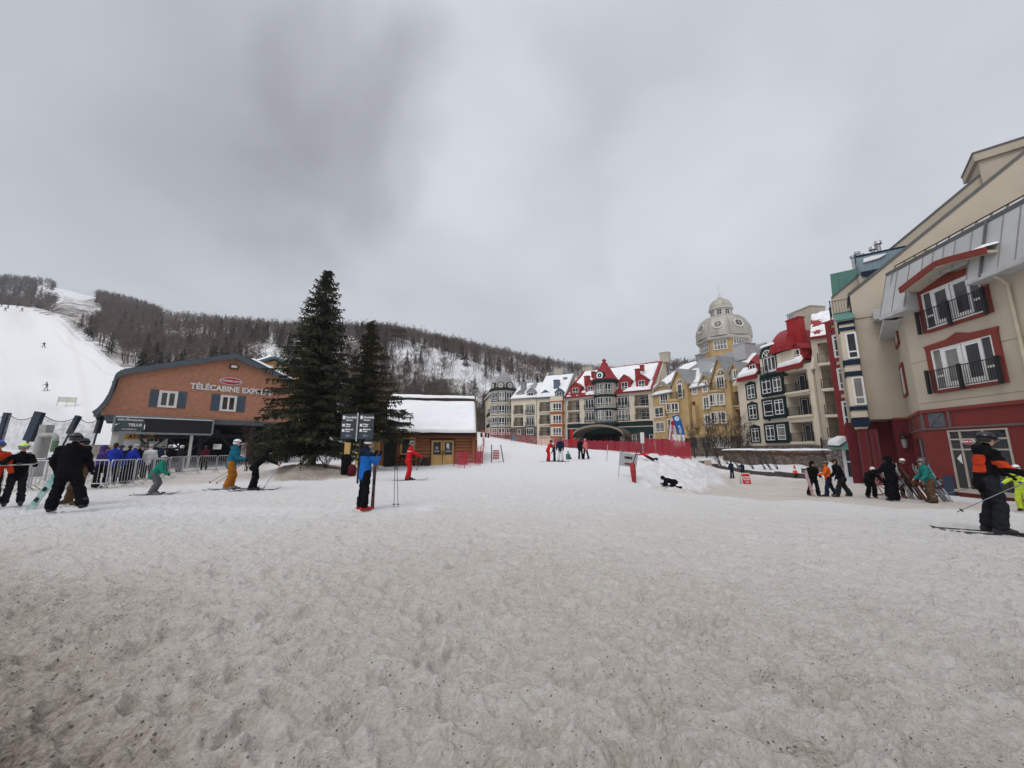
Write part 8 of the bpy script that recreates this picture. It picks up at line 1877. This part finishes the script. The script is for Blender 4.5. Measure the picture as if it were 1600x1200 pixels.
# red safety nets
NETR = netmat('red_safety_net', (.33, .012, .03), .9); NETP = netmat('thin_red_net', (.62, .12, .16), .2)
def fence(ctrl, h, label, m, pole_m=None, step=2.0, lean=.1, hs=None):
    P = [gp(u, d) for u, d in ctrl]; t = thing('safety_fence', P[0], label, 'fence'); n = len(P)*8; V, F, pts = [], [], []
    for k in range(n+1):
        f = k/n*(len(P)-1); i = min(len(P)-2, int(f)); p = P[i].lerp(P[i+1], f-i); p.z = G(p.x, p.y); hh = h*(1-.10*math.sin(k*1.9)**2)
        V += [p+Vector((0, 0, .05)), p+Vector((0, .06, .05+hh*.5)), p+Vector((0, 0, .05+hh))]; pts.append((p, hh))
    F = [(k*3+j, k*3+3+j, k*3+4+j, k*3+1+j) for k in range(n) for j in (0, 1)]; b = MB(); b.mi(m); b.v = [tuple(v) for v in V]; b.f = F; b.m = [0]*len(F); b.build('net', t)
    L_ = sum((P[i+1]-P[i]).length for i in range(len(P)-1)); np_ = max(2, int(L_/step)); b = None
    for k in range(np_+1):
        p, hh = pts[min(n, round(k*n/np_))]; b = MB(); b.tube([p-Vector((0, 0, .2)), p+Vector((random.uniform(-lean, lean), 0, hh+random.uniform(.12, .45)))], .022, pole_m or mat('red_pole', (.40, .02, .03), .5), 5); b.build('pole', t)
fence([(905, 56), (940, 48), (985, 40), (1010, 36)], 1.15, 'dense red safety fence in front of the dark hotel entrance', NETR, step=1.6)
fence([(1008, 35.5), (1030, 33.5), (1058, 32.2), (1080, 31.8)], 1.5, 'tall red safety fence along the top of the snow bank', NETR, step=.9)
fence([(866, 60), (885, 57), (903, 54)], 1.2, 'red safety fence behind the group on the middle slope', NETR, step=2)
fence([(752, 76), (790, 72), (835, 64), (862, 60)], 1.5, 'pale pink safety net along the far edge of the slope', NETP, step=4)
fence([(709, 30.8), (716, 27.5), (735, 27.5), (750, 29.5)], 1.15, 'thin pink safety net beside the log cabin corner', NETP, step=2.2)
fence([(744, 31), (752, 35), (757, 44), (754, 60)], 1.3, 'thin pink safety net running up the slope right of the cabin', NETP, step=4)
fence([(715, 31.4), (722, 31.3), (730, 31.2)], 1.1, 'red net panel against the cabin wall right of the door', NETR, step=1.5)
fence([(742, 31.6), (748, 31.6), (754, 31.8)], 1.0, 'short red net roll at the cabin corner', NETR, step=1.2)
def red_rack():
    p = gp(775, 32.5); t = thing('net_panel_stand', p, 'leaning red slatted panel stand with dark side legs right of the cabin', 'stand'); b = MB()
    for k in range(6): b.box(p.x-.28, p.x+.26, p.y, p.y+.05, p.z+.25+k*.13, p.z+.34+k*.13, RED)
    b.build('slats', t)
    for x, l in ((-.38, 0), (.42, .22)): b = MB(); b.tube([p+Vector((x+l, 0, -.1)), p+Vector((x-l*.2, 0, 1.45))], .04, PC['navy'], 6); b.build('leg', t)
red_rack()
for i, (u, d) in enumerate(((752, 62), (759, 61), (763, 60), (802.5, 55))):
    p = gp(u, d); t = thing('trail_marker', p, ['small dark trail marker nearest the cabin gable', 'small dark trail marker in the middle of the upper slope trio', 'small dark trail marker right of the upper slope trio', 'blue and white trail marker alone on the upper slope'][i], 'marker'); b = MB(); b.tube([p-Vector((0, 0, .2)), p+Vector((0, 0, .9))], .03, WHITE, 5); b.build('stake', t); b = MB(); b.box(p.x-.15, p.x+.15, p.y-.05, p.y-.02, p.z+.55, p.z+1.25, PC['charcoal'] if i < 3 else cloth('marker_blue', (.08, .2, .35))); b.build('plate', t)
# banner with two poles
def slow_banner():
    d = 20.0; a, c = gp(966, d), gp(995, 18.3); zt, zb = at(968, 706, d).z, at(968, 727, d).z; t = thing('mesh_banner', a, 'grey printed mesh banner between a thin pole and a red padded pole', 'banner'); A0, B0 = at(968, 716, d), at(996, 718, 18.8)
    b = MB(); b.tube([a-Vector((0, 0, .15)), at(969, 703, d)], .018, STEEL, 6); b.build('thin_pole', t)
    p = gp(991, 18.4); b = MB(); b.tube([p-Vector((0, 0, .1)), p+Vector((-.02, 0, .5)), at(988, 725, 18.6)], [.09, .13, .12], RED, 9); b.build('red_padding', t); b = MB(); b.tube([at(988, 727, 18.6), at(996, 703, 18.7)], .02, BLACK, 6); b.build('pole', t)
    T0, T1, B0_, B1 = at(969, 706, d), at(997, 711, 18.8), at(967, 727, d), at(994, 731, 18.8); n = Vector((0, .03, 0)); b = MB(); b.hexa([B0_, B1, B1+n, B0_+n, T0, T1, T1+n, T0+n], mat('grey_banner_cloth', (.33, .34, .34), .8)); pn = b.build('panel', t)
    e = (B1-B0_).normalized(); up = (T0-B0_).normalized(); o = (e.cross(up)).normalized()*.012; w_ = (B1-B0_).length
    lettering('lettering', 'FAMILLE', .15, B0_.lerp(T1, .5)+up*.12+o, e, up, PC['charcoal'], pn, .004, .01); lettering('lettering', 'RALENTIR', .09, B0_.lerp(B1, .5)+up*.13+o, e, up, RED, pn, .004, .012)
slow_banner()
for i, (u, d) in enumerate(((948, 31),)):
    p = gp(u, d); b = MB(); b.tube([p-Vector((0, 0, .1)), p+Vector((.12, 0, 1.25))], .03, STEEL, 6); o = b.build('stake'); tag(o, 'single leaning grey stake on the middle slope left of the banner', 'stake')
# feather flags
def feather(u0, v0, u1, v1, d, w_, c, c2, txt, label, tcol):
    w_ *= .72; a, t_ = at(u1, v1, d), at(u0, v0, d); g = gp(u1, d); t = thing('feather_flag', g, label, 'flag'); up = (t_-a).normalized(); e = Vector((up.z, 0, -up.x)).normalized(); L_ = (t_-a).length
    b = MB(); pr = [(-w_/2, 0), (w_/2*.7, 0), (w_/2, L_*.3), (w_/2*1.1, L_*.75), (w_/2*.9, L_*.95), (w_*.2, L_*1.02), (-w_/2, L_)]
    b.prism([a+e*x+up*y for x, y in pr], (0, .03, 0), c); fl = b.build('cloth', t); b = MB(); b.tube([Vector((a.x, a.y, g.z-.2))-e*w_/2, a-e*w_/2, t_-e*w_/2], .03, BLACK, 6); b.build('pole', t)
    b = MB(); b.prism([a+e*(.35*w_*math.cos(k*.524))+up*(L_*.86+.35*w_*math.sin(k*.524))-Vector((0, .006, 0)) for k in range(12)], (0, .005, 0), c2); b.build('emblem', fl)
    lettering('lettering', txt, w_*.42, a.lerp(t_, .40)-Vector((0, .012, 0)), up, -e, tcol, fl, .003, .012)
feather(1052, 657, 1049, 688, 38, .95, cloth('flag_white', (.66, .64, .64)), cloth('flag_red', (.5, .02, .07)), 'TREMBLANT', 'white feather flag with red emblem and lettering behind the red fence', MATS['cloth_flag_red'])
feather(1056, 649, 1067, 686, 37, .95, cloth('flag_blue', (.03, .12, .36)), cloth('flag_pale', (.55, .65, .78)), 'TELUS', 'leaning blue feather flag with pale emblem beside the white one', cloth('flag_pale', (.55, .65, .78)))
for i, (u, d, c) in enumerate(((1056, 33.0, 'w'), (1064, 32.8, 'w'), (1069, 32.8, 'w'), (1005, 36, 'w'))):
    p = gp(u, d); b = MB(); b.box(p.x-.16, p.x+.16, p.y-.06, p.y+.06, p.z+1.0, p.z+2.0, WHITE); b.box(p.x-.03, p.x+.03, p.y-.03, p.y+.03, p.z-.2, p.z+.99, STEEL); o = b.build('white_panel'); tag(o, ['white panel on a stake under the blue flag, leftmost of three', 'white panel on a stake under the blue flag, middle of three', 'white panel on a stake under the blue flag, rightmost of three', 'white panel alone behind the red fence by the ochre hotel'][i], 'panel')
def red_flag():
    p = gp(891, 55); t = thing('red_banner_flag', p, 'narrow upright red flag before the dark green hotel ground floor', 'flag'); b = MB(); b.tube([p-Vector((0, 0, .2)), p+Vector((0, 0, 2.7))], .03, BLACK, 5); b.build('pole', t); b = MB(); b.box(p.x, p.x+.42, p.y-.01, p.y+.02, p.z+.5, p.z+2.65, PC['red']); b.build('cloth', t)
red_flag()
# sandwich board, cone, terrace
def red_board():
    p = gp(1165, 30.2); t = thing('sandwich_board', p, 'red sandwich board with white border standing in the street', 'sign'); w_, h = .36, .86
    for s in (-1, 1):
        b = MB(); b.hexa([(p.x-w_, p.y+s*.25, p.z), (p.x+w_, p.y+s*.25, p.z), (p.x+w_, p.y+s*.22, p.z), (p.x-w_, p.y+s*.22, p.z), (p.x-w_, p.y+s*.04, p.z+h), (p.x+w_, p.y+s*.04, p.z+h), (p.x+w_, p.y+s*.01, p.z+h), (p.x-w_, p.y+s*.01, p.z+h)], WHITE); pn = b.build('board_panel', t)
        if s < 0:
            up = Vector((0, .21, h)).normalized(); n = Vector((0, -h, .21)).normalized(); c = Vector((p.x, p.y-.145, p.z+h/2))
            b = MB(); b.obox(c+n*.008, (w_-.05, 0, 0), up*(h/2-.05), n*.008, mat('board_red', (.55, .03, .03), .5)); b.build('red_face', pn)
            lettering('lettering', 'ENTRÉE', .17, c+n*.02+up*.1, (1, 0, 0), up, WHITE, pn, .003, .006); lettering('lettering', 'VILLAGE', .13, c+n*.02-up*.05, (1, 0, 0), up, WHITE, pn, .003, .006)
            b = MB(); q = c+n*.02-up*.24; X_ = Vector((1, 0, 0)); b.prism([q-X_*.13+up*.02, q+X_*.04+up*.02, q+X_*.04+up*.06, q+X_*.14, q+X_*.04-up*.06, q+X_*.04-up*.02, q-X_*.13-up*.02][::-1], n*.006, WHITE); b.build('arrow', pn)
red_board()
def cone():
    p = gp(1243.5, 33.2); p.z += .42; t = thing('traffic_cone', p, 'orange traffic cone with white band on the stone edge of the terrace', 'cone'); OR = mat('cone_orange', (.65, .08, .03), .5); b = MB(); b.lathe(p, [(.17, .03), (.13, .25)], OR, 12); b.lathe(p, [(.10, .38), (.04, .68), (.02, .7)], OR, 12); b.box(p.x-.22, p.x+.22, p.y-.22, p.y+.22, p.z, p.z+.03, OR); b.build('shell', t); b = MB(); b.lathe(p, [(.129, .25), (.101, .38)], WHITE, 12); b.build('band', t)
cone()
ST = mat('dark_edge_stone', (.07, .062, .055), .9, .25, 2, .4, 8)
es = [(1092, 50.5), (1101, 49.8), (1110, 48.8), (1121, 47.4), (1133, 46.3), (1148, 45.3), (1160, 43.0), (1172, 41.0), (1184, 39.5), (1199, 38.0), (1214, 36.2), (1230, 34.2), (1246, 33.4), (1262, 32.9)]
for i in range(len(es)-1):
    (u0, d0), (u1, d1) = es[i], es[i+1]; A, B = gp(u0, d0), gp(u1, d1); e = (B-A)*.46; e.z = 0; n = Vector((-e.y, e.x, 0)).normalized()*.22; b = MB(); z = (A.z+B.z)/2; h = .30 if i < 10 else .40; b.obox(((A.x+B.x)/2, (A.y+B.y)/2, z+h/2-.12), e, n, (0, 0, h/2+.1), ST)
    o = b.build('edge_stone'); tag(o, 'dark stone block in the stepped edge of the snowy terrace', 'stone', 'stepped stone edge of the terrace')
def terrace_wall():
    F = Facade(gp(1130, 51.0), gp(1286, 37.2)); L_ = F.len; zt = F.hit(1215, 707.5)[1]; t = thing('stone_planter_wall', F.P(0, zt-2, 0), 'low brown stone wall capped with snow below the cream hotel', 'wall'); b = MB(); F.box(b, 0, L_, -1.6, zt-.12, -.6, 0, STONED); b.build('wall', t)
    b = MB(); F.box(b, -.1, L_+.1, zt-.12, zt+.06, -.8, .12, LOGD); b.build('coping', t); snow_on('snow_cap', t, [F.P(-.1, zt+.06, .14), F.P(L_+.1, zt+.06, .14), F.P(L_+.1, zt+.1, -1.2), F.P(-.1, zt+.1, -1.2)], .34, 3, .99, 60, 8, 2, edge=.3)
terrace_wall()
def small_sign():
    p = gp(1107, 46.5); t = thing('small_wooden_sign', p+Vector((0, 0, .1)), 'little tan sign standing in the snow at the top of the terrace', 'sign'); b = MB(); b.box(p.x-.4, p.x+.4, p.y, p.y+.05, p.z+.35, p.z+1.0, mat('tan_sign', (.42, .34, .26), .7)); b.build('panel', t)
    for x in (-.3, .3): b = MB(); b.tube([p+Vector((x, .03, -.3)), p+Vector((x, .03, .4))], .04, mat('tan_sign', (.42, .34, .26), .7), 5); b.build('leg', t)
small_sign()
# ski rack by the shop wall
def shop_rack():
    A, B = gp(1402, 18.4), gp(1478, 16.6); t = thing('ski_rack', A, 'timber rail rack leaning full of skis by the red shop wall', 'ski rack'); m_ = mat('grey_rack_wood', (.16, .13, .11), .8); b = MB(); b.tube([A+Vector((0, 0, .85)), B+Vector((0, 0, .85))], .04, m_, 6); b.build('rail', t)
    for s in (0, .5, 1): p = A.lerp(B, s); b = MB(); b.tube([p-Vector((0, 0, .2)), p+Vector((0, .1, .9))], .04, m_, 6); b.build('post', t)
    cs = [SK1, SK2, ski_mat('white', (.5, .5, .5), (.2, .2, .22)), SK4, ski_mat('bluewhite', (.12, .2, .4), (.4, .42, .45)), ski_mat('yellowish', (.4, .33, .1), (.06, .06, .06))]
    rg = np.random.default_rng(3)
    for k in range(17):
        s = (k+.5)/17; p = A.lerp(B, s)+Vector((rg.normal()*.03, -.28, 0)); p.z = G(p.x, p.y); ln = rg.uniform(1.45, 1.7); dirv = Vector((-.22+rg.normal()*.08, .34, 1)).normalized(); ski(p+dirv*ln/2, dirv, 'ski leaning in the rack by the red shop wall', cs[int(rg.integers(0, 6))], ln, 'skis leaning in the shop rack', up=(0, -1, .3), width=.09)
shop_rack()
def wheel():
    p = gp(1372, 19.6); t = thing('cart_wheel', p, 'old wooden spoked wheel leaning at the foot of the dark red wall', 'wheel'); m_ = mat('faded_pink_wood', (.30, .15, .13), .8); c = p+Vector((0, 0, .55)); b = MB(); pts = [c+Vector((.52*math.cos(k*.3307), .1*math.sin(k*.3307), .52*math.sin(k*.3307))) for k in range(20)]; b.tube(pts, .035, m_, 6); b.build('rim', t)
    for k in range(10): b = MB(); a = k*.628; b.tube([c, c+Vector((.5*math.cos(a), .1*math.sin(a), .5*math.sin(a)))], .022, m_, 5); b.build('spoke', t)
    b = MB(); b.tube([c-Vector((0, .08, 0)), c+Vector((0, .08, 0))], .08, m_, 8); b.build('hub', t)
wheel()
def vent_grate():
    p = gp(1259, 34.5); b = MB()
    b.box(p.x-.35, p.x+.35, p.y-.05, p.y, p.z+.15, p.z+.55, GREYR)
    for k in range(4): b.box(p.x-.31, p.x+.31, p.y-.07, p.y-.05, p.z+.19+k*.09, p.z+.24+k*.09, BLACK)
    o = b.build('vent_grate'); tag(o, 'grey slatted vent box in the snow right of the traffic cone', 'vent')
vent_grate()
# ------------------------------------------------------------------ thin winter haze
def haze():
    b = MB(); m = bpy.data.materials.new('winter_haze'); m.use_nodes = True; t = m.node_tree; t.nodes.clear(); o = t.nodes.new('ShaderNodeOutputMaterial'); v = t.nodes.new('ShaderNodeVolumePrincipled')
    v.inputs['Color'].default_value = (.86, .90, .97, 1); v.inputs['Density'].default_value = .0004; v.inputs['Anisotropy'].default_value = .2; t.links.new(v.outputs[0], o.inputs['Volume'])
    b.box(-6500, 6500, -330, 1650, -4, 260, m); h = b.build('haze'); tag(h, 'thin pale winter haze over the whole valley', 'haze', kind='stuff')
haze()
